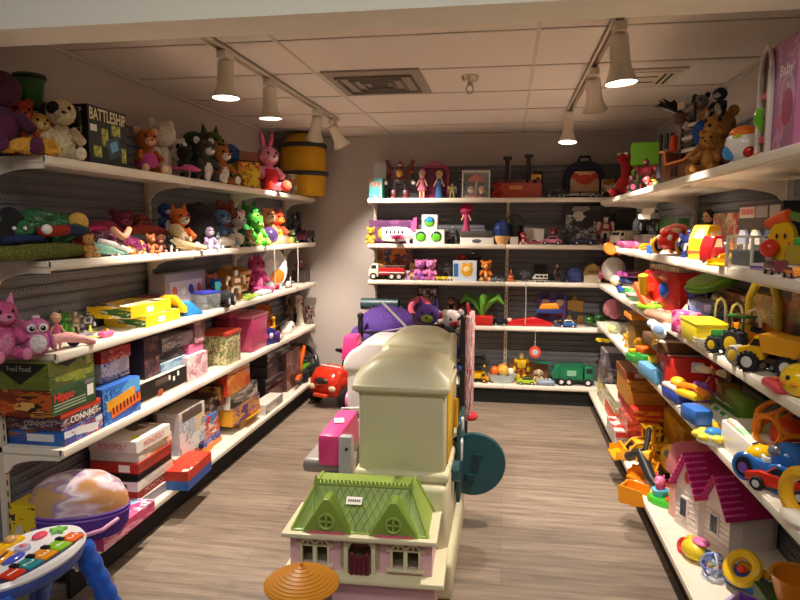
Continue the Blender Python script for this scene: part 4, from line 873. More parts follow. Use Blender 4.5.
t = gb('L4', 188, 208, .02, .2, .17, 'clear pink and white plastic box beside the black game box', front=art(['#e6d2d2', '#d8a8b4', '#efe6e2', '#c88a9a'], 3.5, 41), end='#d8b8c0', top='#e9d8d8', lid=.85, name='craft_box', cat='craft box')
gb('L4', 190, 204, .05, .16, .06, 'bright pink small game box on the clear pink box', z=.171, front='#d86a92', end='#c85a86', top='#e487a8', lid=1, group=gB)
gb('L4', 196, 206, .04, .2, .13, 'dusty rose carton on the bright pink game box', z=.232, front=art(['#a06a74', '#c49aa0', '#7a4a54'], 2, 43), end='#7a4a54', top='#b08088', lid=1, group=gB)
def pattub(t, s):
    MB().box((0, 0, .44*s), (1.0*s, .8*s, .88*s), art(['#d8d2a0', '#d8d2a0', '#d8d2a0', '#6a8a4a', '#8a5a3a'], 9, 44), bev=.03*s).build('tub', t)
    MB().box((0, 0, .93*s), (1.06*s, .86*s, .12*s), M('#c0402a'), bev=.02*s).build('lid', t)
put('L4', 222, .12, pattub, 'storage_box', 'cream patterned storage box with a red lid left of the pink tub', 'storage box', hp=33)
put('L4', 247, .15, lambda t, s: tub(t, s*1.15, s*.8, s*.95, '#b8406a', '#dc7a96'), 'storage_tub', 'big pink plastic storage tub with a pale pink lid', 'tub', hp=38)
put('L4', 232, .22, lambda t, s: tub(t, s*1.0, s*.4, s*.95, '#8a2a44', '#b04058'), 'storage_tub', 'dark rose tub at the back behind the patterned storage box', 'tub', hp=42)
def cashreg(t, s):
    MB().prism([(-.5*s, 0), (.5*s, 0), (.5*s, .3*s), (.1*s, .5*s), (-.4*s, .5*s), (-.5*s, .3*s)], -.3*s, .3*s, M('#34308a'), bev=.03*s).build('base', t)
    for x, c in ((-.2, '#e83a8a'), (.05, '#f0f0f0'), (.3, '#6a3ab0')): MB().ell((x*s, -.31*s, .26*s), (.09*s, .04*s, .09*s), M(c)).build('button', t)
    MB().box((-.3*s, -.25*s, .5*s), (.2*s, .02*s, .25*s), M('#dedad4', 'card')).build('price_tag', t)
put('L4', 262, .11, cashreg, 'toy_organ', 'dark blue and purple music toy with a paper price tag', 'music toy', wp=34, rz=-.3)
def giraffe(t, s):
    c = M('#f0b41c'); MB().torus((0, 0, .35*s), .22*s, .06*s, c, R=(PI/2, 0, .3)).cap((.1*s, 0, .45*s), (.15*s, 0, .85*s), .06*s, .05*s, c).ell((.1*s, 0, .92*s), (.13*s, .07*s, .08*s), c).build('body', t)
    for x in (-.2, .2): MB().cap((x*s, 0, .25*s), (x*1.3*s, 0, .03*s), .05*s, .05*s, c).build('leg', t)
    for x, z in ((-.2, .4), (.0, .56), (.18, .6)): MB().ell((x*s, -.06*s, z*s), (.05*s, .03*s, .05*s), M('#c85a1c')).build('spot', t)
put('L4', 272, .06, giraffe, 'toy_giraffe', 'yellow plastic giraffe toy in front of the dark blue music toy', 'toy animal', hp=26, rz=-.3)
put('L4', 264, .22, plush, 'plush_toy', 'orange plush behind the dark blue music toy', 'plush toy', '#c8682a', '#e0904a', hp=34, rz=-.4, ear='round')
def rod(t, s): MB().cyl((-s/2, 0, .05), (s/2, 0, .09), .018, .014, M('#1c1d1f')).cyl((-s/2, 0, .05), (-s*.35, 0, .057), .028, .026, M('#2c2d30')).build('barrel', t); MB().box((-s*.2, 0, .03), (.05, .03, .06), M('#26272a'), bev=.005).build('grip', t)
put('L4', 281, .19, rod, 'toy_telescope', 'long black toy telescope lying at the back, fourth left shelf', 'toy telescope', wp=42)
put('L4', 277, .06, lambda t, s: slab_toy(t, s, s*.5, .04, '#e6c8ce', btn=('#e87aa0', '#f2eee8', '#d0b0e0'), n=3), 'toy_tray', 'pale pink play tray near the far end of the fourth left shelf', 'toy tray', wp=22, rz=.15)
def shoe(t, s):
    MB().prism([(-.5*s, 0), (.5*s, 0), (.5*s, .3*s), (.2*s, .42*s), (-.2*s, .22*s), (-.5*s, .16*s)], -.16*s, .16*s, M('#f0ebe4'), bev=.05*s).build('body', t)
    MB().box((.15*s, -.165*s, .2*s), (.3*s, .01*s, .06*s), M('#7a6a8a')).build('stripe', t)
put('L4', 288, .1, shoe, 'toy_car', 'white streamlined toy van near the far end of the fourth left shelf', 'toy car', wp=26, rz=.1)
put('L4', 300, .14, doll, 'toy_doll', 'white hooded doll near the far end of the fourth left shelf', 'doll', '#efe6d8', '#e8e0d8', hp=30, rz=-.5, legs=False)
put('L4', 303, .22, fig, 'action_figure', 'bronze brown robot behind the white hooded doll', 'figure', '#5a4438', '#7a6450', hp=40, rz=-.4)
put('L4', 310, .06, fig, 'action_figure', 'small grey and brown figure at the very end of the fourth left shelf', 'figure', '#8a7468', '#4a3a34', hp=20, rz=-.5)
# ---- base deck
gC = 'boxed games piled on the lower left deck'
t = gb('L5', 104, 155, -.05, .22, .062, 'flat pink game box sticking out over the lower left deck edge', front=art(['#d8487a', '#d8487a', '#f0b0c4', '#c83a6a'], 2.5, 51), end='#b83a7c', top=art(['#f2dce4', '#9ad0ec', '#e86a9a', '#f6f0f2', '#d04a8a'], 3, 52), lid=1)
def case(t, s):
    MB().lathe([(.001, 0), (.43*s, 0), (.485*s, .08*s), (.5*s, .2*s), (.5*s, .27*s), (.001, .27*s)], M('#57349a', 'fab'), seg=40, sy=.62).build('lower_shell', t)
    MB().lathe([(.001, .27*s), (.5*s, .27*s), (.49*s, .38*s), (.42*s, .52*s), (.28*s, .62*s), (.12*s, .66*s), (.001, .665*s)], art(['#a06a50', '#c8905a', '#d8b8c4', '#efe0e4', '#a88ab8', '#c8a070'], 1.8, 53, 'noise', rough=.35), seg=40, sy=.62).build('printed_lid', t)
    for z in (.275, .235): MB().torus((0, 0, z*s), .5*s, .012*s, M('#7a52b8'), sy=.62, seg=40).build('zip', t)
    MB().tube([(.1*s, -.33*s, .13*s), (.16*s, -.42*s, .14*s), (.32*s, -.38*s, .17*s), (.43*s, -.2*s, .2*s)], .022*s, M('#d898bc')).build('handle', t)
    MB().ell((-.36*s, -.24*s, .13*s), (.05*s, .03*s, .05*s), M('#8a70b8')).build('rivet', t)
    MB().ell((.2*s, -.305*s, .09*s), (.035*s, .02*s, .035*s), M('#3a2270')).build('rivet', t)
t = T('lunch_case', 'purple oval zip case with a printed dome lid and pink handle', 'case', (-1.96, 2.585, .166+.063), .35); case(t, .43)
MONO = '#e9e4da'
specs = [('white topped grey game box at the very bottom of the near deck stack', '#8f8a90', '#a8a2a6', '#c8c4c0', .05, None, None, WHT),
 ('red property trading game low in the near deck stack', '#c4301f', '#b42c1f', '#c4301f', .052, 'MONOPOLY', None, '#f0e6dc'),
 ('white and black game box above the low red trading game', art(['#e6e2da', '#e6e2da', '#c8c2b8'], 2, 61), '#dcd8d0', '#2b2928', .05, None, '1 8', '#3a3a3a'),
 ('thin black game box in the middle of the near deck stack', '#2a2626', '#2a2626', '#2a2626', .036, None, None, WHT),
 ('red and white game box third from the top of the near deck stack', art(['#8a2a1e', '#a83422', '#8a2a1e'], 2, 62), '#b83422', '#a8301f', .052, None, None, '#f0d8cc'),
 ('white game box with a yellow cat picture, second from the top', art(['#e6e0d2', '#e0b040', '#d8803a', '#e6e0d2', '#c8ccd0'], 3, 63), '#dcd8cc', '#d8d2c6', .055, None, None, '#6a6a66'),
 ('white property trading game with a yellow sticker topping the near deck stack', MONO, '#e4ded2', art(['#ece7dc', '#ece7dc', '#ece7dc', '#5a5a40', '#c85a3a'], 1.8, 64), .06, 'MONOPOLY', 'MONOPOLY', '#d02a22')]
z = 0
for i, (lab, f, e, tp, hh, wd, ew, wc) in enumerate(specs):
    t = gb('L5', 140-(2 if i in (1, 2) else 0), 172+(i % 3), .03+.012*(i % 2), .27, hh, lab, z=z, rz=.02*((i % 3)-1), front=f, end=e, top=tp, lid=1, group=gC, words=wd, endwords=ew, wc=wc)
    if i == 6: MB().lathe([(.001, 0), (.026, 0), (.026, .001), (.001, .001)], M('#f2e020', 'card'), c=(-.09, -.08, .06)).build('sticker', t)
    if i in (2, 4): MB().box((-.1735, -.06, hh*.5), (.003, .06, hh*.7), M(WHT, 'card')).build('bar_code', t)
    z += hh+.0008
z = 0
for i, (lab, f, e, tp, hh, wd) in enumerate((('dark red game box under the green cornered trading game', '#7a2c24', '#6a2820', '#8a3028', .05, None), ('white trading game with a green corner and red title band', art(['#dcd8d0', '#4a9a5a', '#dcd8d0', '#c8c8c4'], 1.5, 66), '#58a868', '#d0ccc4', .062, 'MONOPOLY'))):
    t = gb('L5', 176, 199, .06, .22, hh, lab, z=z, front=f, end=e, top=tp, lid=1, group=gC, words=wd, wc=WHT, strip='#c83a2a' if wd else None); z += hh+.001
t = gb('L5', 181, 206, .06, .14, .25, 'tall grey and white game box with a dark lid standing on the trading game', z=z, front=art(['#a8b4c0', '#d8dadc', '#8a96a4', '#e0c890', '#c8d0d8'], 2.2, 67), end=art(['#b8c4d0', '#d0d4d8'], 1.5, 68), top='#c0b6aa', lid=1, group=gC)
MB().box((0, -.0706, .215), (.25, .001, .055), M('#5a4a44', 'card')).box((-.128, 0, .2), (.001, .13, .08), M('#3a3c50', 'card')).box((-.129, -.01, .2), (.001, .05, .03), M('#e0dcd6', 'card')).build('dark_header', t)
t = gb('L5', 186, 213, -.085, .2, .052, 'blue flat game box under the red one, overhanging the deck edge', z=0, front='#2f56a8', end='#2c66b0', top='#2f56a8', lid=1, group=gC, rz=.06)
t = gb('L5', 186, 213, -.085, .205, .055, 'red flat game box overhanging the lower left deck edge', z=.053, front='#c8341f', end='#b4301f', top=art(['#d63c22', '#d63c22', '#d63c22', '#c8341f', '#efe0d4'], 1.6, 70), lid=1, group=gC, rz=.06)
z = 0
for i, (lab, f, hh) in enumerate((('orange yellow flat game box behind the empty stretch of deck', '#e6861c', .045), ('violet blue flat game box above the orange yellow one', art(['#3a4ab0', '#3a4ab0', '#d8a0b0', '#2c3a98'], 2.5, 71), .05), ('white and red small game box above the violet blue one', art(['#d84a2c', '#e8e0d4', '#c43a24', '#e0c0a0'], 2.5, 72), .05), ('bright blue and red small game box at the top of the middle pile', art(['#2c7ac8', '#c8342c', '#e8d8c8', '#2c7ac8'], 2, 73), .08))):
    gb('L5', 202+i, 222-i, .08, .2, hh, lab, z=z, front=f, end=f, top=f, lid=1, group=gC, rz=.03*(i % 2)); z += hh+.001
gb('L5', 205, 219, .1, .15, .1, 'dark brown game box crowning the middle pile of the lower left deck', z=z, front=art(['#3a2a22', '#c8b8a0', '#5a3028', '#2a2020'], 2.5, 74), end='#3a2c28', top='#4a3a34', lid=1, group=gC)
def papers(t, s):
    for k in range(2): MB().box((.01*k, .02*k, .003+.005*k), (s, .16, .004), M('#ece4d2', 'card'), R=(0, 0, .05*k)).build('sheet', t)
put('L5', 222, .09, papers, 'paper_sheets', 'loose cream sheets lying on the bare part of the lower left deck', 'paper', h=.34)
def flapbox(t, s):
    MB().box((0, 0, .12*s), (s, .5*s, .24*s), M('#b08a4a', 'card'), bev=.004).build('carton', t)
    MB().box((0, -.32*s, .2*s), (.9*s, .2*s, .01*s), M('#f0a81c', 'card'), R=(-.35, 0, 0)).build('flap', t)
put('L5', 240, .14, flapbox, 'open_carton', 'open carton with an orange yellow flap at the bottom of the far pile', 'carton', h=.3)
zz = .075
for i, (lab, f, e, hh, u0, u1) in enumerate((('yellow and purple long game box in the far pile', art(['#e6a22a', '#5a3a8a', '#e6a22a', '#c87a9a', '#3a3050'], 2.4, 81), '#e0a02c', .12, 233, 260), ('black and white racing game box above the yellow and purple one', art(['#2c2828', '#c8bfae', '#3a3434', '#8a7f74'], 3, 82), '#d8d0c4', .10, 231, 258))):
    gb('L5', u0, u1, .04+.01*i, .24, hh, lab, z=zz, front=f, end=e, top='#4a4440', lid=1, group=gC); zz += hh+.001
t = gb('L5', 229, 251, .05, .09, .17, 'red and orange boxed game with an arched picture on the far pile', z=zz, front=art(['#c84028', '#e0a040', '#c84028', '#8a9ac0', '#d87838'], 2, 83), end='#b8381f', top='#c84a2c', lid=1, group=gC)
g = MB()
for k in range(12): g.ell((-.17+.031*k, -.0455, .15), (.008, .002, .008), M('#f4e0b0', 'card'), seg=8)
g.build('printed_bulbs', t)
gb('L5', 222, 228, .08, .2, .13, 'maroon game box peeking out left of the red arched game', z=zz-.05, front='#6a2c24', end=art(['#8a4a2c', '#c89a4a', '#5a2820'], 2, 84), top='#6a2c24', lid=1, group=gC)
gb('L5', 266, 283, .01, .12, .08, 'small white carton at the front edge before the car boxes', front=art(['#c8bfb8', '#8a7f7c', '#d8d0c8'], 2, 85), end='#d0c8c0', top='#d8d0c8', lid=1, group=gC)
zz = 0
for i, (lab, f, hh) in enumerate((('maroon boxed toy at the bottom of the dark far stack', art(['#4a2028', '#6a2c34', '#3a1a20'], 2, 86), .10), ('black and grey boxed toy car second in the dark far stack', art(['#26262c', '#8a8a92', '#1c1c20', '#c0c0c8'], 2.4, 87), .09), ('charcoal boxed toy car third in the dark far stack', art(['#1e1e22', '#6a6a74', '#2a2a30', '#3a4a5a'], 2.4, 88), .09), ('black boxed toy with a silver picture topping the dark far stack', art(['#202024', '#9aa0a8', '#2a2c34'], 2.2, 89), .11))):
    gb('L5', 268, 297-i*3, .12+.01*i, .2, hh, lab, z=zz, front=f, end='#2c2a2e', top=f, lid=1, group=gC, rz=-.05*(i % 2)); zz += hh+.001
gb('L5', 287, 301, .09, .16, .34, 'tall pinkish brown carton at the far end of the lower left deck', front=art(['#6a4038', '#8a5a50', '#a87a6c', '#503028'], 3, 90), end='#5a3a34', top=art(['#c89a90', '#8a5a52', '#d8b0a4'], 3, 91), lid=1, group=gC)
def blaster(t, s, c, c2):
    MB().prism([(-.5*s, .3*s), (.45*s, .3*s), (.5*s, .48*s), (-.1*s, .55*s), (-.5*s, .45*s)], -.07*s, .07*s, M(c), bev=.02*s).build('body', t)
    MB().cyl((-.5*s, 0, .38*s), (-.68*s, 0, .38*s), .06*s, .06*s, M(c2)).build('muzzle', t)
    MB().prism([(.1*s, .32*s), (.3*s, .32*s), (.38*s, 0), (.2*s, 0)], -.06*s, .06*s, M(c2), bev=.015*s).build('grip', t)
put('L5', 305, .11, blaster, 'toy_blaster', 'lime green and orange toy blaster near the black toy steering wheel', 'toy blaster', '#7ac42c', '#f0701c', wp=26, rz=.0)
put('L5', 299, .05, blaster, 'toy_blaster', 'orange toy blaster lying at the deck edge', 'toy blaster', '#ee6a1c', '#2c2c30', wp=22, rz=.1)
put('L5', 298, .12, lambda t, s: MB().cyl((0, 0, 0), (0, 0, .1), .1, .1, M('#26262a')).cyl((0, 0, .1), (.05, -.05, .34), .035, .02, M('#f0701c')).build('cone', t), 'toy_cone', 'orange cone on a black base above the orange toy blaster', 'toy', h=.3)
def steer(t, s):
    MB().box((0, .05*s, .12*s), (.8*s, .5*s, .24*s), M('#1d1d20'), bev=.04*s).build('console', t)
    MB().torus((0, -.05*s, .42*s), .36*s, .06*s, M('#1a1a1d'), R=(.9, 0, 0)).build('steering_wheel', t)
    MB().cyl((0, .1*s, .2*s), (0, -.05*s, .42*s), .07*s, .1*s, M('#3a3a40')).box((0, -.05*s, .42*s), (.66*s, .05*s, .08*s), M('#2a2a2e'), R=(.9, 0, 0)).build('column', t)
put('L5', 311, .16, steer, 'steering_console', 'black toy steering wheel console at the far end of the lower left deck', 'toy steering wheel', wp=42, rz=-.5)
for u, lab in ((274, 'thin white cord hanging from the second left shelf before the oval toy'), (297.5, 'thin white cord hanging near the far end of the second left shelf')):
    p, k = on('L2', u, -.006); t = T('white_string', lab, 'cord', p); MB().tube([(0, 0, -.03), (.003, .004, -.18), (0, 0, -.34)], .004, M('#d8d4cc')).build('strand', t)
# ================================================================== BACK WALL
gT = 'toys on the top back shelf'
def wbox(t, s, w, d, front, **k): gbox(t, w, d, s, front=front, lid=k.pop('lid', 1), **k)
t = put('B1', 377, .06, wbox, 'toy_carton', 'teal carton with a picture window at the left end of the top back shelf', 'toy box', .12, .12, art(['#2ea6a8', '#2ea6a8', '#3ab8b8', '#a86a5a'], 2, 101), end='#2a9a9c', top='#3cb0b0', hp=20)
MB().box((0, -.0606, .13), (.1, .001, .05), art(['#c8a08a', '#8a5a50', '#d8c8b8', '#5a4a54'], 5, 102)).build('picture', t)
for i, c in enumerate(('#5c5a5e', '#c8c4c0')):
    t = put('B1', 381, .2, wbox, 'toy_carton', ('lower grey carton stacked behind the teal carton', 'upper pale carton stacked behind the teal carton')[i], 'toy box', .11, .08, c, h=.17, z=.171*i)
def robot(t, s):
    fig(t, s, '#5c1f1c', '#8a2f2a', '#2c2024', bulk=1.35)
    MB().ell((0, -.12*s, .64*s), (.09*s, .03*s, .09*s), M('#d8a03a', 'gloss')).build('chest_badge', t)
    for q in (-1, 1):
        MB().cyl((q*.24*s, 0, .74*s), (q*.34*s, .05*s, .98*s), .07*s, .05*s, M('#6e2620')).build('shoulder_cannon', t)
        MB().ell((q*.36*s, -.08*s, .4*s), (.05*s, .05*s, .05*s), M(WHT)).build('fist', t)
put('B1', 400, .10, robot, 'toy_robot', 'bulky maroon and gold toy robot on the top back shelf', 'robot', hp=39)
def wincase(t, s):
    MB().prism([(-.42*s, 0), (.42*s, 0), (.42*s, .85*s), (.32*s, .97*s), (-.32*s, .97*s), (-.42*s, .85*s)], -.08*s, .08*s, M('#a8325a'), bev=.02*s).build('case', t)
    MB().prism([(-.35*s, .06*s), (.35*s, .06*s), (.35*s, .8*s), (.27*s, .9*s), (-.27*s, .9*s), (-.35*s, .8*s)], -.092*s, -.08*s, M('#6a2a4a', 'gloss')).build('window', t)
    MB().tube([(-.16*s, 0, .95*s), (-.14*s, 0, 1.05*s), (.14*s, 0, 1.05*s), (.16*s, 0, .95*s)], .03*s, M('#c2426c')).build('handle', t)
put('B1', 435, .14, wincase, 'doll_case', 'dark pink doll carrying case with a top handle', 'doll case', hp=34)
put('B1', 422, .07, doll, 'toy_doll', 'doll in a pink dress before the left of the doll case', 'doll', '#e0809c', '#d88aa4', hp=29)
put('B1', 439, .055, doll, 'toy_doll', 'doll in a long blue gown before the right of the doll case', 'doll', '#3a6aa8', '#d8c070', hp=28, legs=False)
put('B1', 452, .07, fig, 'action_figure', 'tan and green figure right of the doll case', 'figure', '#8a8a5a', '#c8a884', hp=16)
put('B1', 460, .1, fig, 'action_figure', 'navy blue figure left of the clear toy case', 'figure', '#232c4a', '#34406a', hp=22)
def clearbox(t, s, w, d, items):
    g = MB(); c = mat('#e4e0d8', 'gloss')
    for x in (-1, 1):
        for y in (-1, 1): g.box((x*w/2, y*d/2, s/2), (.008, .008, s), c)
    for z in (.004, s-.004):
        for q in (-1, 1): g.box((0, q*d/2, z), (w, .008, .008), c).box((q*w/2, 0, z), (.008, d, .008), c)
    g.build('case_frame', t)
    MB().box((0, 0, s/2), (w, d, s), mat('#dfe4e4', 'clear')).build('clear_pane', t)
    for nm, b in items(s, w, d): b.build(nm, t)
def carousel(s, w, d):
    return [('base', MB().lathe([(.001, .01), (.4*w, .01), (.4*w, .12*s), (.001, .12*s)], M('#c8402c'), sy=.6)),
            ('rider', MB().ell((-.2*w, -.02, .3*s), (.13*w, .04, .14*s), M('#f0e6d4')).ell((.2*w, -.02, .3*s), (.13*w, .04, .14*s), M('#efd8c8'))),
            ('canopy', MB().cyl((0, 0, .1*s), (0, 0, .7*s), .012, .012, M('#d8c8a8')).lathe([(.36*w, .62*s), (.22*w, .78*s), (.001, .9*s), (.001, .62*s)], M('#d8502c'), sy=.6))]
put('B1', 476, .09, clearbox, 'display_case', 'clear boxed red and white carousel toy on the top back shelf', 'toy box', .24, .14, carousel, hp=27)
def fort(t, s):
    MB().box((0, 0, .17*s), (1.0*s, .42*s, .34*s), M('#a8402a'), bev=.01*s).build('hull', t)
    for k in range(6): MB().box((-.42*s+.17*s*k, -.19*s, .37*s), (.09*s, .05*s, .08*s), M('#8a3424')).build('merlon', t)
    MB().box((-.08*s, -.215*s, .24*s), (.3*s, .01*s, .07*s), M('#e0b060', 'card')).build('name_plate', t)
    g = MB()
    for k in range(9): g.box((-.3*s+.05*s*k, -.222*s, .24*s), (.02*s, .006*s, .035*s), M('#4a2418', 'card'))
    g.build('lettering', t)
    for x, h in ((-.28, .92), (.2, .96)):
        MB().box((x*s, 0, .3*s+h*s*.35), (.1*s, .1*s, h*s*.7), M('#1e1c1e'), bev=.006*s).box((x*s, 0, h*s), (.2*s, .16*s, .08*s), M('#2a2729'), bev=.01*s).build('tower', t)
    MB().box((.38*s, -.1*s, .48*s), (.22*s, .02*s, .12*s), M('#e0b02c'), R=(.1, .1, 0)).build('sign', t)
    MB().cyl((.42*s, 0, .3*s), (.42*s, 0, .62*s), .13*s, .10*s, M('#232124')).build('drum', t)
put('B1', 519, .13, fort, 'toy_fort', 'brick red toy fort with two tall black towers', 'toy fort', wp=43)
put('B1', 497, .06, plush, 'plush_toy', 'small red plush left of the brick red fort', 'plush toy', '#a8281e', hp=16)
def crabbag(t, s):
    backpack(t, s, s*1.05, '#2c2e44', '#e2b48c', '#1c1c24')
    MB().ell((0, -.08*s, .5*s), (.22*s, .02*s, .13*s), M('#c84a3a', 'fab')).build('crab_print', t)
    for q in (-1, 1): MB().ell((q*.25*s, -.08*s, .58*s), (.1*s, .02*s, .08*s), M('#c84a3a', 'fab')).build('claw_print', t)
put('B1', 584, .17, crabbag, 'bag', 'dark round bag printed with a red crab on the top back shelf', 'bag', hp=37)
def carrier(t, s):
    car(t, s*.42, '#232428', 'truck', '#232428', hub='#d8d8d8', W=s*.14)
    g = MB(); g.box((.52*s, 0, .06*s), (.8*s, .13*s, .02*s), M('#c8c8c8')).box((.52*s, 0, .12*s), (.8*s, .13*s, .015*s), M('#1f2023'))
    for x in (.2, .5, .85):
        for q in (-1, 1): g.box((x*s, q*.06*s, .09*s), (.02*s, .01*s, .07*s), M('#1f2023'))
    g.build('trailer', t)
    for x in (.72, .84):
        for q in (-1, 1): wheel(t, x*s, q*.065*s, .035*s, .02*s, hub='#e0e0e0')
put('B1', 556, .05, carrier, 'toy_truck', 'black and white car carrier truck in front of the crab bag', 'toy truck', wp=46)
put('B1', 609, .07, wbox, 'toy_carton', 'small yellow and black carton right of the crab bag', 'toy box', .13, .08, art(['#232322', '#d0902c', '#1c1c1c', '#e8d8b8'], 2.4, 104), hp=18)
# ---- second
def pinkplane(t, s):
    plane(t, s, '#efe9ea', '#d85a9a', '#2a2a34'); t.scale = (1, 1.5, 1.75)
    MB().box((.02*s, -.115*s, .1*s), (.28*s, .02*s, .06*s), M('#e2488a')).build('wing_stripe', t)
    MB().lathe([(.001, -.5*s), (.055*s, -.485*s), (.105*s, -.38*s), (.001, -.38*s)], M('#a8b43a'), seg=20, R=(0, PI/2, 0), c=(0, 0, .145*s)).build('nose', t)
    MB().box((.3*s, -.13*s, .045*s), (.08*s, .005*s, .06*s), M(WHT, 'card')).build('price_tag', t)
put('B2', 398, .12, pinkplane, 'toy_plane', 'big white and pink toy plane with round windows on the second back shelf', 'toy plane', wp=39, rz=.0)
put('B2', 391, .24, wbox, 'toy_carton', 'purple carton behind the big white and pink plane', 'toy box', .42, .05, art(['#6a3a6a', '#8a4a80', '#5a2f5c'], 3, 105), hp=23)
put('B2', 371, .06, plush, 'plush_toy', 'small yellow plush at the left end of the second back shelf', 'plush toy', '#c8a02c', '#d8b84a', hp=17, ear='round')
def greenball(t, s):
    MB().fbox((0, 0, s/2), (s*1.06, s*.8, s), {'*': M('#e9e4dc', 'card')}).build('carton', t)
    MB().ell((.0, -.41*s, .52*s), (.36*s, .04*s, .36*s), M('#26385a', 'gloss')).build('window', t)
    MB().ell((.0, -.44*s, .47*s), (.3*s, .05*s, .27*s), M('#6ac82c', 'gloss')).build('toy', t)
for u, z, lab in ((421.5, 0, 'left lower of three white cartons holding round green toys'), (437, 0, 'right lower of three white cartons holding round green toys'), (430, .135, 'top one of three white cartons, its round toy blue and green')):
    t = put('B2', u, .07, greenball, 'toy_carton', lab, 'toy box', h=.134, z=z, group='white cartons with round green toys')
    if z: MB().ell((0, -.062, .085), (.035, .008, .025), M('#3a9ad8', 'gloss')).build('cap', t)
put('B2', 453, .09, fig, 'action_figure', 'black and silver robot figure right of the white cartons', 'figure', '#2a282c', '#5c5c60', hp=20, bulk=1.4)
def tray(t, s):
    MB().box((0, 0, .12*s), (s, .42*s, .24*s), M('#e4e0d8', 'card'), bev=.003).box((0, -.02*s, .3*s), (.98*s, .4*s, .2*s), M('#4a4644'), bev=.02*s).build('box', t)
    MB().ell((.0, -.212*s, .1*s), (.14*s, .008*s, .06*s), M('#5a5a62')).build('emblem', t)
put('B2', 477, .1, tray, 'game_box', 'white based grey topped box under the pink haired doll', 'toy box', wp=33)
put('B2', 466, .12, doll, 'toy_doll', 'doll with a huge magenta hairdo sitting on the grey topped box', 'doll', '#a83a60', '#b0305c', hp=25, z=.12, puff=.16, legs=False)
def facemask(t, s):
    MB().lathe([(.001, 0), (.2*s, 0), (.32*s, .25*s), (.36*s, .6*s), (.3*s, .85*s), (.15*s, .97*s), (.001, s)], M('#20356e', 'gloss'), sy=.8).build('mask', t)
    MB().lathe([(.001, 0), (.21*s, .005*s), (.33*s, .25*s), (.34*s, .36*s), (.001, .36*s)], M('#d8aa6a'), sy=.84).build('chin', t)
put('B2', 502, .07, facemask, 'toy_bucket', 'round navy blue toy bucket with a tan lower half on the second back shelf', 'bucket', hp=24)
put('B2', 514, .17, lambda t, s: (MB().lathe([(.001, 0), (.3*s, 0), (.34*s, .7*s), (.001, .7*s)], M('#1b1b1e')).build('bucket', t), MB().torus((0, 0, .72*s), .32*s, .02*s, M('#1b1b1e'), R=(PI/2, 0, 0)).build('handle', t)), 'toy_bucket', 'black bucket with a raised hoop handle behind the navy one', 'bucket', hp=28)
put('B2', 514, .05, cart('#c8c0b8'), 'toy_carton', 'small grey carton before the black hoop handled bucket', 'toy box', h=.07, w=.07, d=.05)
put('B2', 523, .06, plush, 'plush_toy', 'small red plush with a white hat on the second back shelf', 'plush toy', '#b02c28', '#e8dcd0', hp=13, ear=None)
put('B2', 533, .16, wbox, 'game_box', 'tilted white flat carton behind the pink toy car', 'toy box', .18, .03, '#d8d4cc', hp=16, rot=(-.2, .06, 0))
put('B2', 533, .05, car, 'toy_car', 'red and white toy car left of the pink car', 'toy car', '#c03a34', 'car', '#e0d0c8', wp=13, W=.05)
put('B2', 551, .06, car, 'toy_car', 'pink toy convertible on the second back shelf', 'toy car', '#e085a8', 'car', '#f0b8c8', wp=21, W=.08)
put('B2', 553, .17, plush, 'plush_toy', 'red and grey plush seated behind the pink convertible', 'plush toy', '#a83a3c', '#c8a8a0', hp=17)
for u, lab, c1, c2 in ((564, 'black figure right of the pink convertible', '#1e1e22', '#303038'), (571, 'charcoal figure left of the big black and white picture bag', '#2a2a30', '#3c3c46')):
    put('B2', u, .08, fig, 'action_figure', lab, 'figure', c1, c2, hp=16)
t = put('B2', 590, .18, wbox, 'picture_bag', 'big black and white printed bag leaning at the right of the second back shelf', 'bag', .44, .06, art(['#1d1d20', '#2a2a2e', '#8a8884', '#c8c4c0', '#1d1d20', '#4a484a'], 3.2, 107), end='#222226', top='#222226', hp=38, rot=(-.12, 0, 0))
put('B2', 605, .07, fig, 'action_figure', 'red and white figure before the black and white printed bag', 'figure', '#a82a26', '#d8d0c8', hp=30)
put('B2', 583, .07, car, 'toy_car', 'dark blue low toy car before the black and white printed bag', 'toy car', '#26356a', 'car', '#303a5a', wp=22, W=.09)
# ---- third
put('B3', 387, .06, car, 'fire_truck', 'red and white toy fire truck on the third back shelf', 'toy truck', '#e4ddd4', 'fire', '#c02a2c', wp=36, W=.09, hub='#d8d0c8')
put('B3', 395, .22, wbox, 'picture_box', 'orange and blue pictured carton behind the toy fire truck', 'toy box', .34, .06, art(['#7a4028', '#a85a30', '#34406a', '#c87a3a', '#5a3424'], 4, 110), hp=31)
put('B3', 381, .15, plush, 'plush_toy', 'yellow plush between the fire truck and its pictured carton', 'plush toy', '#d0a03a', hp=17)
for u, lab, c, c2 in ((420, 'left of two pink and purple pony plushes on the third back shelf', '#d878b8', '#9a6ac8'), (431, 'right of two pink and purple pony plushes on the third back shelf', '#e08ac0', '#c86ab0')):
    put('B3', u, .09, plush, 'plush_toy', lab, 'plush toy', c, c2, hp=21, ear='round', group='pink pony plushes')
put('B3', 408, .07, plush, 'plush_toy', 'pale lilac plush lying right of the fire truck', 'plush toy', '#d8b8d8', hp=10, ear='round')
put('B3', 413, .14, plush, 'plush_toy', 'cream star shaped plush behind the pony plushes', 'plush toy', '#e0c88a', hp=17, ear='point')
def train(t, s):
    for k, c in enumerate(('#e8d02c', '#e8d02c', '#efe6b0')): MB().box(((-.33+.33*k)*s, 0, .12*s), (.3*s, .26*s, .18*s), M(c), bev=.02*s).build('wagon', t)
    for k in range(6): MB().cyl(((-.42+.165*k)*s, -.14*s, .05*s), ((-.42+.165*k)*s, .14*s, .05*s), .05*s, .05*s, M('#3a3a3a')).build('axle', t)
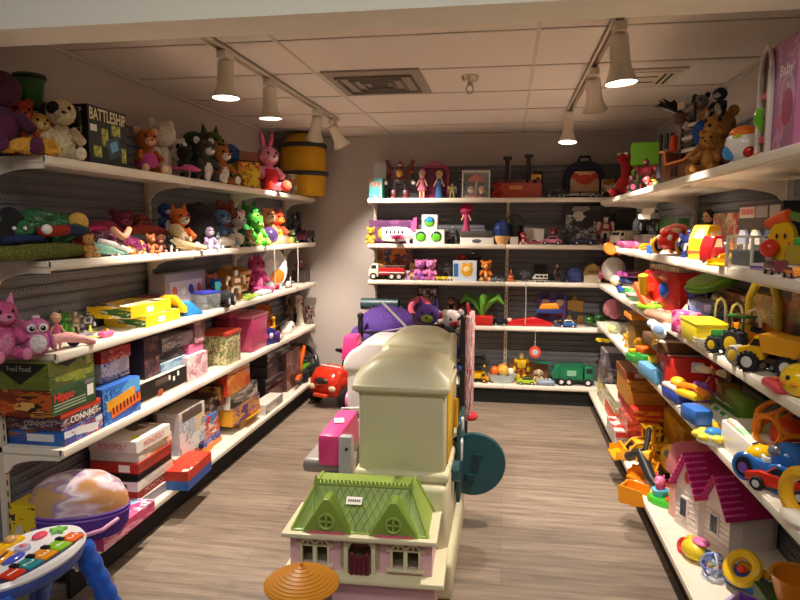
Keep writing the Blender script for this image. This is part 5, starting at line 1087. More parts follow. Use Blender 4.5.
put('B3', 444, .06, train, 'toy_train', 'low yellow toy train left of the boxed yellow bear', 'toy train', wp=19)
put('B3', 446, .2, fig, 'action_figure', 'grey winged figure behind the yellow train', 'figure', '#5a5a60', '#74747a', hp=18, bulk=1.6)
t = put('B3', 465, .1, wbox, 'toy_carton', 'white and blue carton with a yellow bear picture on the third back shelf', 'toy box', .215, .12, '#c8d8e8', end='#d8dce0', top='#e9e6e0', hp=20)
MB().ell((.02, -.061, .1), (.055, .004, .06), M('#e8a82c', 'card')).ell((-.01, -.061, .155), (.018, .004, .018), M('#e8a82c', 'card')).ell((.055, -.061, .155), (.018, .004, .018), M('#e8a82c', 'card')).ell((.02, -.064, .11), (.03, .004, .025), M('#f6e0a0', 'card')).build('bear_picture', t)
MB().box((-.08, -.061, .1), (.04, .002, .12), M('#3a6aa8', 'card')).build('printed_band', t)
put('B3', 462, .24, plush, 'plush_toy', 'red capped plush peeking over the bear carton', 'plush toy', '#a8341f', hp=26, ear=None)
put('B3', 473, .24, fig, 'action_figure', 'black horned figure standing behind the bear carton', 'figure', '#1e1e22', '#2c2c32', hp=31)
put('B3', 486, .08, plush, 'plush_toy', 'orange tiger plush right of the bear carton', 'plush toy', '#e0802c', '#f0c88a', hp=21, ear='round', slim=.8)
put('B3', 497, .05, car, 'toy_car', 'silver grey toy car right of the orange tiger plush', 'toy car', '#8f949c', 'car', '#6a6e76', wp=13, W=.07, rz=.4)
def heap(t, s, cols):
    for k, c in enumerate(cols):
        a = k*2.4; MB().ell((math.cos(a)*.3*s*(k > 0), math.sin(a)*.2*s*(k > 0), .16*s+.11*s*(k % 3)), (.2*s, .17*s, .16*s), M(c, 'gloss')).build('piece', t)
put('B3', 511, .08, lambda t, s: rings(t, s*.6, ['#c85a2c', '#e08a5a', '#c8502c', '#e0a080', '#b84a2c']), 'ring_stacker', 'coral ring stacker on the third back shelf beside the upright', 'toy', wp=19)
put('B3', 525, .09, fig, 'action_figure', 'small grey robot right of the coral ring stacker', 'figure', '#4a4c54', '#6a6c74', hp=12, bulk=1.6)
put('B3', 540, .07, car, 'toy_car', 'white and black toy off roader on the third back shelf', 'toy car', '#d8d4c8', 'van', '#1e1e20', wp=15, W=.09, win='#1a1a1c')
put('B3', 540, .2, cart('#1e1e20'), 'toy_carton', 'black carton behind the white off roader', 'toy box', h=.15, w=.12, d=.06)
put('B3', 557, .08, doll, 'toy_doll', 'dark dressed doll sitting on the third back shelf', 'doll', '#24222c', '#1a1618', skin='#8a5a48', hp=19)
put('B3', 563, .06, plush, 'plush_toy', 'small black and blue plush beside the dark doll', 'plush toy', '#23263c', hp=11)
put('B3', 575, .09, lambda t, s: backpack(t, s, s*1.0, '#3c4486', '#4c5698', '#2a3060'), 'backpack', 'small navy blue backpack on the third back shelf', 'bag', hp=14)
def cottage(t, s):
    MB().box((0, 0, .22*s), (.8*s, .5*s, .44*s), M('#d8cbb0'), bev=.02*s).build('wall', t)
    MB().prism([(-.5*s, .4*s), (.5*s, .4*s), (.3*s, .8*s), (0, .98*s), (-.3*s, .8*s)], -.32*s, .32*s, M('#8a6a2c'), bev=.03*s).build('roof', t)
    MB().box((0, -.26*s, .55*s), (.5*s, .16*s, .14*s), M('#5a4424')).build('porch', t)
put('B3', 592, .1, cottage, 'toy_house', 'toy cottage with a mossy brown roof on the third back shelf', 'toy house', hp=20)
def cloche(t, s):
    MB().box((0, 0, .16*s), (s, .6*s, .3*s), M('#c84a78'), bev=.05*s).build('base', t)
    MB().ell((0, 0, .3*s), (.46*s, .28*s, .46*s), M('#8a2430', 'gloss')).build('dome', t)
    MB().box((0, -.31*s, .2*s), (1.0*s, .02*s, .04*s), M('#f0c0d0')).build('stripe', t)
put('B3', 611, .1, cloche, 'toy_oven', 'crimson domed toy with a pink base at the right end of the third back shelf', 'toy', wp=26)
# ---- fourth
t = put('B4', 428, .24, wbox, 'framed_print', 'black framed dark picture standing on the fourth back shelf', 'picture', .2, .03, '#141416', hp=36)
MB().box((0, -.0156, .165), (.17, .002, .3), art(['#1c1c20', '#2a2a30', '#8a8a8a', '#1c1c20', '#c8c4c0'], 6, 120)).build('print', t)
put('B4', 451, .17, doll, 'toy_doll', 'black clothed doll with dark hair on the fourth back shelf', 'doll', '#1c1a20', '#3a2018', skin='#a87058', hp=26)
put('B4', 462, .18, plush, 'plush_toy', 'maroon plush right of the black clothed doll', 'plush toy', '#5a2430', '#7a3a40', hp=22)
put('B4', 443, .12, car, 'toy_car', 'small red toy car left of the black clothed doll', 'toy car', '#c02c24', 'car', '#d83a2c', wp=12, W=.07)
def plant(t, s):
    MB().lathe([(.001, 0), (.16*s, 0), (.2*s, .26*s), (.001, .26*s)], M('#4a3c34')).build('pot', t)
    for k in range(6):
        a = k*2.39; r = .5+.12*(k % 3); pts = [(0, 0, .24*s), (math.cos(a)*.18*s*r*2, math.sin(a)*.12*s, .66*s), (math.cos(a)*.48*s*r*1.6, math.sin(a)*.2*s, .82*s), (math.cos(a)*.66*s*r*1.6, math.sin(a)*.24*s, .6*s)]
        b = MB(); b.tube(pts, [.03*s, .09*s, .11*s, .02*s], M(('#5aa02c', '#4a8a2c', '#6cb43a')[k % 3], 'matte'), 8); b.build('leaf', t)
put('B4', 482, .12, plant, 'potted_plant', 'artificial plant with broad drooping green leaves on the fourth back shelf', 'plant', hp=34)
put('B4', 484, .05, lambda t, s: tub(t, s, s*.7, s*.5, '#c8281f', '#d83224'), 'toy_case', 'red plastic case in front of the potted plant', 'case', wp=18)
put('B4', 500, .08, car, 'toy_car', 'black toy car beside the upright, fourth back shelf', 'toy car', '#1b1c20', 'van', wp=14, W=.09, Hk=.8)
def sled(t, s):
    MB().prism([(-.5*s, .0), (.45*s, .0), (.5*s, .08*s), (.1*s, .2*s), (-.4*s, .12*s), (-.5*s, .1*s)], -.1*s, .1*s, M('#b81f22', 'gloss'), bev=.02*s).build('body', t)
    MB().ell((-.42*s, -.06*s, .12*s), (.06*s, .05*s, .05*s), M('#e8b0a0')).build('lamp', t)
put('B4', 529, .09, sled, 'toy_boat', 'long glossy red toy speedboat on the fourth back shelf', 'toy boat', wp=46)
def ferry(t, s):
    MB().prism([(-.5*s, .12*s), (.42*s, .12*s), (.5*s, .3*s), (-.5*s, .26*s)], -.2*s, .2*s, M('#2c3a7a'), bev=.02*s).build('hull', t)
    MB().prism([(-.38*s, .27*s), (.36*s, .29*s), (.26*s, .5*s), (-.3*s, .46*s)], -.16*s, .16*s, M('#e8981c'), bev=.03*s).build('deck', t)
put('B4', 549, .1, ferry, 'toy_boat', 'orange and blue toy boat lying on the red speedboat', 'toy boat', wp=27, z=.09)
t = put('B4', 552, .27, wbox, 'picture_board', 'purple board printed with two round faced nutcracker guards', 'picture', .27, .02, '#5c4a8c', h=.29, z=.0)
for x in (-.065, .065): MB().ell((x, -.0105, .2), (.035, .003, .035), M('#c8988a', 'card')).box((x, -.0105, .255), (.07, .003, .05), M('#23284a', 'card')).box((x, -.0105, .11), (.07, .003, .1), M('#8a2c3a', 'card')).box((x, -.0125, .14), (.05, .002, .02), M('#e0d8d0', 'card')).build('guard_print', t)
t = put('B4', 574, .27, wbox, 'picture_board', 'tan castle shaped wooden board right of the purple board', 'picture', .15, .02, '#a87830', h=.22)
MB().prism([(-.07, .22), (-.03, .22), (0, .28), (.03, .22), (.07, .22)], -.01, .01, M('#a87830', 'card')).build('spire', t)
put('B4', 567, .06, car, 'toy_car', 'bright blue and white toy car in front of the castle board', 'toy car', '#2a5fb0', 'car', '#dfe4ea', wp=18, W=.09)
put('B4', 560, .05, lambda t, s: heap(t, s, ['#3a2c28', '#5a4a44', '#2a2220']), 'toy_chain', 'dark brown chain toy before the red speedboat', 'toy', wp=16)
put('B4', 579, .1, rod, 'rolled_mat', 'grey beige rolled play mat leaning right of the castle board', 'mat', wp=28, rot=(0, .25, .2), z=.05)
put('B4', 597, .12, lambda t, s: heap(t, s, ['#2c5a24', '#3a6a2c', '#24481f', '#4a7a34', '#2c5a24']), 'toy_bush', 'dark green leafy toy heap on the fourth back shelf', 'toy', wp=26)
def yoyo(t, s):
    MB().cyl((0, 0, 0), (0, 0, -.18), .002, .002, M('#d8d0c8')).build('cord', t)
    MB().cyl((0, -.02, -.22), (0, .02, -.22), .05, .05, M('#d84a2c'), 24).build('disc', t)
    MB().cyl((0, -.024, -.22), (0, -.018, -.22), .028, .028, M('#b8b8bc'), 20).build('hub', t)
p, k = on('B4', 535.5, -.02); t = T('yoyo_toy', 'orange disc toy hanging by a cord from the fourth back shelf', 'toy', p+Vector((0, -.01, .0))); yoyo(t, 1)
p, k = on('B3', 526, -.012); t = T('white_string', 'thin white cord hanging from the third back shelf', 'cord', p+Vector((0, -.008, 0))); MB().tube([(0, 0, 0), (.004, 0, -.2), (0, 0, -.38)], .004, M('#b8b4b0')).build('cord', t)
# teal and pink goods at the left end of the fourth shelf
put('B4', 380, .1, lambda t, s: MB().cyl((-s/2, 0, .06), (s/2, 0, .06), .055, .055, M('#2c4a52')).build('roll', t), 'rolled_mat', 'dark teal rolled mat at the left end of the fourth back shelf', 'mat', h=.36, z=.11)
put('B4', 382, .1, lambda t, s: slab_toy(t, s, s*.5, .1, '#b04a80', n=3, rows=1), 'toy_tray', 'magenta tray under the dark teal rolled mat', 'toy tray', h=.36)
put('B4', 420, .1, lambda t, s: (MB().torus((0, 0, .55*s), .36*s, .12*s, M('#e86a8c'), R=(PI/2-.3, 0, 0)).build('rim', t), MB().lathe([(.001, 0), (.32*s, 0), (.36*s, .4*s), (.001, .4*s)], M('#3a1a28')).build('seat', t)), 'doll_chair', 'pink rimmed doll seat standing on the fourth back shelf', 'toy seat', hp=26)
# ---- base deck
for i, (lab, c, z) in enumerate((('lower yellow and black toy bulldozer at the left of the lower back deck', '#e0a41c', 0), ('upper dark toy truck stacked over the yellow bulldozer', '#3a3428', .14))):
    put('B5', 478, .1, car, 'toy_truck', lab, 'toy truck', c, 'dump', '#e8b81c' if i == 0 else '#2c2a28', wp=21, W=.12, hub='#e8b81c', z=z, rz=PI)
def bath(t, s):
    MB().lathe([(.001, 0), (.34*s, .0), (.46*s, .16*s), (.5*s, .3*s), (.44*s, .28*s), (.001, .2*s)], M('#b8c4c4'), sy=.6, seg=28).build('dish', t)
    for x, y, r, c in ((-.26, 0, .16, '#e8702c'), (.04, -.04, .19, '#d8b04a'), (.28, .02, .13, '#efe6d8'), (.02, .14, .2, '#ee8a3a')): MB().ell((x*s, y*s, .3*s+r*s*.6), r*s, M(c, 'gloss')).build('ball', t)
put('B5', 502, .1, bath, 'bath_toy', 'grey dish full of orange and white balls on the lower back deck', 'toy', wp=29)
put('B5', 521, .17, fig, 'action_figure', 'yellow block figure standing on the lower back deck', 'figure', '#e6c31c', '#e0b41c', '#b8681c', hp=30, bulk=.9)
put('B5', 526, .07, car, 'toy_car', 'lime green toy car on the lower back deck', 'toy car', '#a8c42c', 'car', '#5a6a2c', wp=18, W=.1)
put('B5', 538, .08, plush, 'plush_toy', 'beige dog plush between the lime car and the green truck', 'plush toy', '#c8b490', hp=16, ear='floppy')
put('B5', 546, .05, lambda t, s: slab_toy(t, s, s*.5, .05, '#8a9ab0', n=3, rows=1, btn=('#c8d0dc', '#a8b4c8')), 'toy_tray', 'pale blue grey tray before the green garbage truck', 'toy tray', wp=17)
put('B5', 528, .22, cart('#8a5a34'), 'toy_carton', 'brown carton at the back of the lower back deck', 'toy box', h=.17, w=.36, d=.08)
def garbage(t, s):
    G = M('#1f7a52', 'gloss'); G2 = M('#1a6a48')
    MB().box((-.06*s, 0, .32*s), (.56*s, .34*s, .36*s), G, bev=.02*s).build('hopper', t)
    g = MB()
    for k in range(6): g.box((-.29*s+.093*s*k, -.175*s, .32*s), (.015*s, .012*s, .34*s), G2)
    g.box((-.06*s, 0, .51*s), (.58*s, .36*s, .02*s), G2).build('rib', t)
    MB().prism([(-.34*s, .16*s), (-.34*s, .5*s), (-.42*s, .52*s), (-.56*s, .3*s), (-.52*s, .16*s)], -.16*s, .16*s, G, bev=.015*s).build('tail_gate', t)
    MB().box((.36*s, 0, .3*s), (.22*s, .32*s, .36*s), G, bev=.03*s).build('cab', t)
    MB().box((.36*s, -.162*s, .38*s), (.14*s, .006*s, .12*s), M('#1c2a30', 'gloss')).box((.472*s, 0, .38*s), (.006*s, .26*s, .14*s), M('#1c2a30', 'gloss')).build('window', t)
    MB().box((0, 0, .12*s), (.96*s, .24*s, .06*s), M('#222528')).build('chassis', t)
    MB().box((-.06*s, -.183*s, .32*s), (.22*s, .004*s, .14*s), M('#7fb89c', 'card')).build('decal', t)
    MB().box((-.75*s, 0, .53*s), (.4*s, .2*s, .03*s), G2, R=(0, .05, 0)).build('lift_fork', t)
    for x in (-.3, -.12, .34):
        for q in (-1, 1): wheel(t, x*s, q*.16*s, .09*s, .06*s, hub='#e0e0da')
put('B5', 573, .12, garbage, 'garbage_truck', 'large green toy garbage truck on the lower back deck', 'toy truck', wp=40)
# ================================================================== RIGHT WALL
PR = 'plush toys on the top right shelf'
# ---- top shelf
def reddino(t, s):
    c = M('#a8191c', 'fur')
    MB().ell((0, .02*s, .25*s), (.26*s, .24*s, .26*s), c).build('body', t)
    soft(t, [(0, .02*s, .35*s), (0, 0, .6*s), (0, -.02*s, .82*s)], [.17*s, .13*s, .13*s], '#a8191c', 'fur', name='neck')
    MB().ell((0, -.12*s, .87*s), (.16*s, .25*s, .13*s), c).build('head', t)
    for q in (-1, 1):
        MB().ell((q*.09*s, -.22*s, .96*s), (.045*s, .04*s, .045*s), M(WHT)).build('eye', t)
        MB().ell((q*.2*s, -.2*s, .1*s), (.11*s, .16*s, .1*s), c).build('foot', t)
put('R1', 626, .08, reddino, 'plush_toy', 'tall bright red long necked plush at the far end of the top right shelf', 'plush toy', hp=42, rz=.9, group=PR)
put('R1', 633, .05, plush, 'plush_toy', 'small white and red plush in front of the tall red plush', 'plush toy', '#e8e2dc', '#c8302c', hp=18, rz=.8, ear='round', group=PR)
def robocar(t, s):
    fig(t, s, '#7a1f2a', '#a8324a', '#3a2a34', bulk=1.4)
    for q in (-1, 1): wheel(t, q*.3*s, -.12*s, .15*s, .1*s, hub='#c8506a')
put('R1', 645, .08, robocar, 'toy_robot', 'dark red robot toy with round wheels on the top right shelf', 'robot', hp=34, rz=.8)
put('R1', 651, .04, heap, 'toy_car', 'pile of small dark red and olive pieces before the red robot', 'toy', ['#7a2430', '#8a7a30', '#a83a3a', '#5a5a2c', '#903030'], wp=22)
def blocks(t, s):
    for z, c, r in ((.3, '#7ac82c', .1), (.78, '#8ae03a', -.15)): MB().box((0, 0, z*s), (.62*s, .55*s, .42*s), M(c), bev=.03*s, R=(0, 0, r)).build('block', t)
    MB().box((0, 0, .05*s), (.5*s, .5*s, .1*s), M('#2a2a2c')).build('base', t)
put('R1', 644, .21, blocks, 'toy_blocks', 'two neon green blocks stacked behind the red robot', 'toy blocks', hp=52)
def rack(t, s):
    MB().box((0, 0, .03*s), (.3*s, .25*s, .06*s), M('#1a1a1c')).build('base', t)
    for k, (x, a, c) in enumerate(((-.1, -.05, '#1c1c1e'), (0, .02, '#26282a'), (.1, .08, '#1a1c1c'))):
        MB().box((x*s, 0, .5*s), (.055*s, .05*s, .92*s), M(c), R=(0, a, 0), bev=.008*s).box((x*s, -.03*s, .3*s), (.09*s, .04*s, .22*s), M('#34363a'), R=(0, a, 0)).build('blade', t)
    MB().prism([(-.02*s, .42*s), (.06*s, .4*s), (.08*s, .66*s), (.03*s, .7*s)], -.045*s, -.03*s, M('#8a9a3a'), 'y').build('decal', t)
put('R1', 664, .12, rack, 'toy_swords', 'bundle of black upright toy swords between the green blocks and the ship', 'toy swords', hp=56, rz=.6)
def ship(t, s):
    W = M('#7a4520')
    MB().prism([(-.5*s, .06*s), (-.3*s, .0), (.36*s, .0), (.5*s, .3*s), (.48*s, .36*s), (.22*s, .28*s), (-.28*s, .26*s), (-.34*s, .46*s), (-.5*s, .46*s)], -.16*s, .16*s, W, bev=.03*s).build('hull', t)
    MB().tube([(-.5*s, -.17*s, .47*s), (-.36*s, -.17*s, .47*s), (-.3*s, -.175*s, .27*s), (.2*s, -.175*s, .29*s), (.36*s, -.16*s, .36*s), (.5*s, -.08*s, .39*s)], .02*s, M('#f08a1c')).build('rail', t)
    MB().box((-.06*s, -.163*s, .15*s), (.14*s, .02*s, .13*s), M('#2a1a10')).tube([(-.13*s, -.17*s, .08*s), (.01*s, -.17*s, .08*s), (.01*s, -.17*s, .22*s), (-.13*s, -.17*s, .22*s)], .012*s, M('#4a2c14'), closed=True).build('hatch', t)
    for x, h in ((-.2, .95), (.12, 1.1)): MB().cyl((x*s, 0, .2*s), (x*s, 0, h*s), .03*s, .022*s, M('#3a2416')).build('mast', t)
    g = MB()
    for k in range(5): g.box((.12*s, -.05*s, (.44+.085*k)*s), (.42*s, .02*s, .045*s), M('#1c1b1e' if k % 2 else '#d8d4cc'))
    g.build('striped_sail', t)
    MB().lathe([(.07*s, .82*s), (.13*s, .84*s), (.15*s, .98*s), (.13*s, .98*s), (.11*s, .86*s), (.07*s, .84*s)], M('#5a3a22'), c=(-.2*s, 0, 0)).build('crow_nest', t)
    MB().box((-.2*s, -.03*s, 1.1*s), (.2*s, .02*s, .1*s), M('#cfc8bc')).build('flag', t)
    MB().cap((-.34*s, -.05*s, .46*s), (-.32*s, -.05*s, .7*s), .06*s, .05*s, M('#e8481c')).build('flame', t)
put('R1', 687, .11, ship, 'toy_ship', 'brown toy pirate ship with an orange rail and striped sail', 'toy ship', h=.36, rz=.25)
def raven(t, s):
    B = M('#151518'); soft(t, [(-.5*s, 0, .0), (-.2*s, 0, .16*s), (.1*s, 0, .32*s), (.4*s, 0, .42*s)], [.02*s, .05*s, .06*s, .05*s], '#151518', 'plastic')
    MB().ell((.46*s, 0, .45*s), (.1*s, .06*s, .06*s), B).cyl((.5*s, 0, .45*s), (.66*s, 0, .42*s), .03*s, .004*s, B, 8).build('head', t)
    for q in (-1, 1): MB().prism([(.1*s, .28*s), (.36*s, .4*s), (.5*s, .6*s), (.3*s, .5*s), (.22*s, .56*s), (.12*s, .44*s)], q*.1*s, q*.12*s, B, 'y').build('wing', t)
    MB().cyl((-.5*s, 0, 0), (-.5*s, 0, -.5*s), .02*s, .02*s, B).build('stand', t)
p, k = on('R1', 678, .14); t = T('toy_bird', 'black winged toy perched above the pirate ship', 'toy', p+Vector((0, .0, .33)), RZ['R']+.9); t.rotation_euler = (0, 0, .15); t.scale = (-1, 1, 1); raven(t, .24)
put('R1', 709, .07, plush, 'plush_toy', 'golden brown teddy bear sitting at the front edge of the top right shelf', 'plush toy', '#a8702c', '#b8803a', hp=44, rz=.9, ear='round', group=PR)
t = put('R1', 716, .18, plush, 'plush_toy', 'bigger tan teddy bear behind, wearing a royal blue vest', 'plush toy', '#b8803c', '#c8924a', hp=70, rz=.9, ear='round', group=PR)
MB().ell((-.06, -.05, .215), (.04, .035, .06), M('#2450a8', 'fab')).build('vest', t)
put('R1', 697, .16, plush, 'plush_toy', 'grey and black panda plush high on the top right shelf heap', 'plush toy', '#8a8684', '#b8b4b0', hp=34, z=.27, rz=.8, ear='round', ec='#1a1a1c', patch='#1a1a1c', group=PR)
put('R1', 716, .17, plush, 'plush_toy', 'navy and white penguin plush on top of the tan teddy', 'plush toy', '#262c48', '#b8b4b4', hp=30, z=.28, rz=.8, ear=None, group=PR)
put('R1', 726, .14, lambda t, s: MB().ell((0, 0, .5*s), (.5*s, .3*s, .5*s), art(['#5a1f38', '#6a2444', '#a8607a', '#4a1a30'], 7, 130, rough=.9)).build('cover', t), 'pillow', 'maroon flowered pillow beside the golden teddy', 'cushion', hp=27)
put('R1', 736, .22, lambda t, s: backpack(t, s, s, '#23345e', '#2c4274', '#6a5a3a'), 'bag', 'dark blue bag at the back of the top right shelf', 'bag', hp=44, rz=.5)
def vball(t, s):
    MB().ell((0, 0, s/2), (s/2, s/2, s/2), M('#e8e2dc', 'gloss'), seg=28).build('shell', t)
    MB().ell((-.0, -.06*s, .78*s), (.4*s, .4*s, .24*s), M('#e8701c', 'gloss')).build('top_panel', t)
    MB().ell((-.28*s, -.28*s, .3*s), (.2*s, .16*s, .2*s), M('#3a8ac8', 'gloss')).build('side_panel', t)
    MB().ell((.22*s, -.34*s, .3*s), (.16*s, .13*s, .16*s), M('#b8242c', 'gloss')).build('button', t)
    MB().ell((-.02*s, -.4*s, .66*s), (.16*s, .08*s, .12*s), M('#9ab82c', 'gloss')).build('screen', t)
    for q in (-1, 1): MB().ell((q*.25*s, -.1*s, .04*s), (.1*s, .14*s, .05*s), M('#e8e2dc')).build('foot', t)
put('R1', 744, .07, vball, 'toy_ball', 'white orange and blue round activity ball on the top right shelf', 'ball', hp=37, rz=.9)
def maraca(t, s):
    MB().lathe([(.001, 0), (.24*s, 0), (.22*s, .08*s), (.08*s, .18*s), (.06*s, .45*s), (.1*s, .52*s), (.001, .52*s)], M('#e87a1c'), seg=20).build('stand', t)
    MB().lathe([(.001, .5*s), (.1*s, .5*s), (.19*s, .72*s), (.2*s, .86*s), (.15*s, .97*s), (.001, s)], M('#6ab82c', 'gloss'), seg=20).build('globe', t)
put('R1', 762, .08, maraca, 'toy_spinner', 'green domed toy on an orange stand left of the pink boxed dollhouse', 'toy', hp=52)
def dollbox(t, s):
    MB().fbox((0, .0, .5*s), (.74*s, .30*s, .98*s), {'*': M('#b8688e', 'card'), 'f': art(['#a86a94', '#b87aa4', '#8f5a84', '#c88aae', '#a86a94'], 2, 131)}).build('carton', t)
    text('Baby', t, .28*s, .13*s, (.16*s, -.152*s, .72*s), FRONT, '#f0e2ea', bold=.02)
    MB().ell((.2*s, -.151*s, .4*s), (.12*s, .004*s, .16*s), M('#a83a6a', 'card')).box((.12*s, -.151*s, .3*s), (.36*s, .002*s, .1*s), M('#c86a9a', 'card')).build('picture', t)
    W = M('#d8ccc4')
    g = MB()
    for q in (-1, 1): g.box((-.25*s+q*.125*s, -.175*s, .4*s), (.045*s, .05*s, .8*s), W, bev=.008*s)
    g.tube([(-.25*s+.125*s*math.cos(a*PI/10), -.175*s, .78*s+.24*s*math.sin(a*PI/10)) for a in range(11)], .024*s, W, 8).box((-.25*s, -.175*s, .03*s), (.3*s, .05*s, .06*s), W, bev=.008*s)
    g.build('arch_frame', t)
    MB().box((-.25*s, -.153*s, .5*s), (.22*s, .004*s, .9*s), M('#6a4a44', 'card')).build('opening', t)
    MB().box((.0, 0, .99*s), (.78*s, .28*s, .03*s), M('#a82a5a')).build('roof', t)
    for z, c in ((.18, '#c8304a'), (.42, '#5a7a5a'), (.58, '#d85a6a')): MB().box((-.25*s, -.165*s, z*s), (.18*s, .03*s, .06*s), M(c), bev=.006*s).build('shelf_toy', t)
p = Vector((.925, 2.385, ZR[1])); t = T('boxed_dollhouse', 'large mauve boxed dollhouse with a white arch, near end of the top right shelf', 'toy box', p, RZ['R']); dollbox(t, .365)
# ---- second shelf
def paddle(t, s, c, c2):
    MB().lathe([(.001, 0), (.5*s, 0), (.5*s, .07*s), (.001, .07*s)], M(c), sx=1, sy=.78, seg=28).build('blade', t)
    MB().torus((0, 0, .05*s), .5*s, .05*s, M(c2), sy=.78).build('rim', t)
    MB().cap((.5*s, 0, .04*s), (1.0*s, 0, .04*s), .06*s, .07*s, M(c2)).build('handle', t)
p, k = on('R2', 616, -.01); t = T('toy_paddle', 'orange toy paddle hanging over the far edge of the second right shelf', 'toy paddle', p+Vector((-.045, 0, -.01)), -1.2, rot=(1.45, .5, .35)); paddle(t, .10, '#f08a2c', '#e8701c')
put('R2', 632, .08, lambda t, s: paddle(t, s, '#d84a8a', '#e86a9a'), 'toy_racket', 'pink toy racket lying behind the orange paddle', 'toy racket', h=.2, z=.02)
put('R2', 629, .06, lambda t, s: slab_toy(t, s, s*.5, .05, '#8a3a6a', n=0), 'toy_tray', 'purple pink flat toy under the pink racket', 'toy tray', h=.28)
put('R2', 625, .17, car, 'toy_truck', 'white toy truck at the far end of the second right shelf', 'toy truck', '#cfc8bc', 'truck', '#b8a890', h=.26, rz=PI-.9, W=.1)
def monster(t, s):
    MB().prism([(-.5*s, .46*s), (.5*s, .46*s), (.5*s, .6*s), (.36*s, .64*s), (.3*s, .8*s), (-.1*s, .8*s), (-.22*s, .66*s), (-.5*s, .6*s)], -.18*s, .18*s, M('#e4e0d8', 'gloss'), bev=.02*s).build('body', t)
    MB().box((.1*s, 0, .71*s), (.3*s, .37*s, .09*s), M('#1d2024', 'gloss')).build('window', t)
    MB().box((0, 0, .4*s), (.7*s, .1*s, .06*s), M('#2a2a2c')).build('chassis', t)
    for x in (-.3, .3):
        for q in (-1, 1): wheel(t, x*s, q*.24*s, .23*s, .18*s, hub='#d8d8d8', tread=True)
put('R2', 650, .17, lambda t, s: MB().box((0, 0, s/2), (.3, .16, s), M('#3a2c28', 'card')).build('carton', t), 'toy_carton', 'dark carton carrying the white monster truck', 'toy box', h=.10)
put('R2', 648, .15, monster, 'monster_truck', 'white toy monster truck with big black tyres on a dark carton', 'toy truck', h=.22, z=.10, rz=PI-.5)
put('R2', 646, .05, plane, 'toy_plane', 'orange toy plane in front of the monster truck', 'toy plane', '#ee8a1c', '#e8701c', h=.2, rz=2.6)
put('R2', 653, .01, cart('#2a7ad0'), 'toy_block', 'small bright blue cube on the front edge of the second right shelf', 'toy block', h=.045, w=.05, d=.05, rz=.5)
put('R2', 672, .23, wbox, 'toy_carton', 'dark green carton behind the red beetle car', 'toy box', .5, .06, art(['#1f3a1c', '#2c5a24', '#1c2a1a', '#3a7a2c'], 3, 133), h=.2)
def beetle(t, s):
    R = M('#d0281f', 'gloss')
    MB().ell((0, 0, .36*s), (.5*s, .36*s, .36*s), R, seg=28).ell((-.3*s, 0, .25*s), (.24*s, .3*s, .2*s), R).build('body', t)
    MB().ell((-.22*s, 0, .5*s), (.2*s, .31*s, .14*s), M('#e8b08a', 'gloss')).build('windshield', t)
    for y in (-.36, .36): MB().ell((.05*s, y*.86*s, .44*s), (.17*s, .06*s, .12*s), M('#f0c8a0', 'gloss')).build('side_window', t)
    for x in (-.28, .28):
        for q in (-1, 1):
            wheel(t, x*s, q*.34*s, .15*s, .12*s, hub='#f0eee8')
            MB().torus((x*s, q*.36*s, .16*s), .18*s, .045*s, M('#e8a81c'), R=(PI/2, 0, 0)).build('fender', t)
    for q in (-1, 1): MB().ell((-.47*s, q*.16*s, .36*s), (.05*s, .07*s, .07*s), M('#f6f0e0', 'gloss')).build('headlight', t)
put('R2', 676, .12, beetle, 'toy_car', 'round red beetle toy car with yellow fenders on the second right shelf', 'toy car', h=.215, rz=PI-.9)
put('R2', 689, .06, fig, 'action_figure', 'navy blue robot car figure with white hands right of the red beetle', 'figure', '#1f2c6a', '#2a3a8a', '#d8d4d0', h=.15, rz=.8, bulk=1.4)
put('R2', 706, .22, doll, 'toy_doll', 'brown haired doll in red standing behind the yellow bus', 'doll', '#8a2c2c', '#4a2c1c', h=.24, rz=.6)
def busdoor(t, s):
    MB().prism([(-.5*s, 0), (.5*s, 0), (.5*s, .55*s), (.3*s, .82*s), (-.25*s, .82*s), (-.5*s, .5*s)], -.2*s, .2*s, M('#f0b81c'), bev=.05*s).build('body', t)
    for x in (-.22, .1): MB().prism([(x*s, .4*s), (x*s+.22*s, .4*s), (x*s+.2*s, .66*s), (x*s+.04*s, .66*s)], -.207*s, .207*s, M('#e8e0d0', 'gloss')).build('window', t)
    MB().box((.0, 0, .18*s), (1.02*s, .41*s, .07*s), M('#d84a2c')).build('stripe', t)
    for x in (-.3, .3):
        for q in (-1, 1): wheel(t, x*s, q*.18*s, .11*s, .08*s, hub='#e84a2c')
put('R2', 705, .1, busdoor, 'toy_bus', 'yellow toy bus leaning behind the red fire engine', 'toy bus', h=.19, rz=PI-.7)
def engine(t, s):
    MB().prism([(-.5*s, .05*s), (.5*s, .05*s), (.5*s, .42*s), (.1*s, .45*s), (.0, .85*s), (-.35*s, .85*s), (-.5*s, .5*s)], -.24*s, .24*s, M('#b81f22', 'gloss'), bev=.05*s).build('body', t)
    MB().prism([(-.38*s, .5*s), (-.04*s, .5*s), (-.1*s, .76*s), (-.3*s, .76*s)], -.247*s, .247*s, M('#f0d8a8', 'gloss')).build('window', t)
    MB().tube([(0, 0, .52*s), (.5*s, 0, .62*s)], .05*s, M('#f0e8d8')).build('ladder', t)
    for x in (-.3, 0, .3):
        for q in (-1, 1): wheel(t, x*s, q*.22*s, .11*s, .08*s, hub='#f0ece4')
put('R2', 716, .05, engine, 'fire_truck', 'chunky red toy fire engine before the yellow bus', 'toy truck', h=.13, rz=PI-1.0)
def tractor_y(t, s):
    car(t, s, '#f2c01c', 'loader', '#f2c01c', hub='#e8402c', W=s*.5)
put('R2', 733, .05, tractor_y, 'toy_loader', 'yellow toy loader with red wheels right of the red fire engine', 'toy truck', h=.135, rz=PI-1.0)
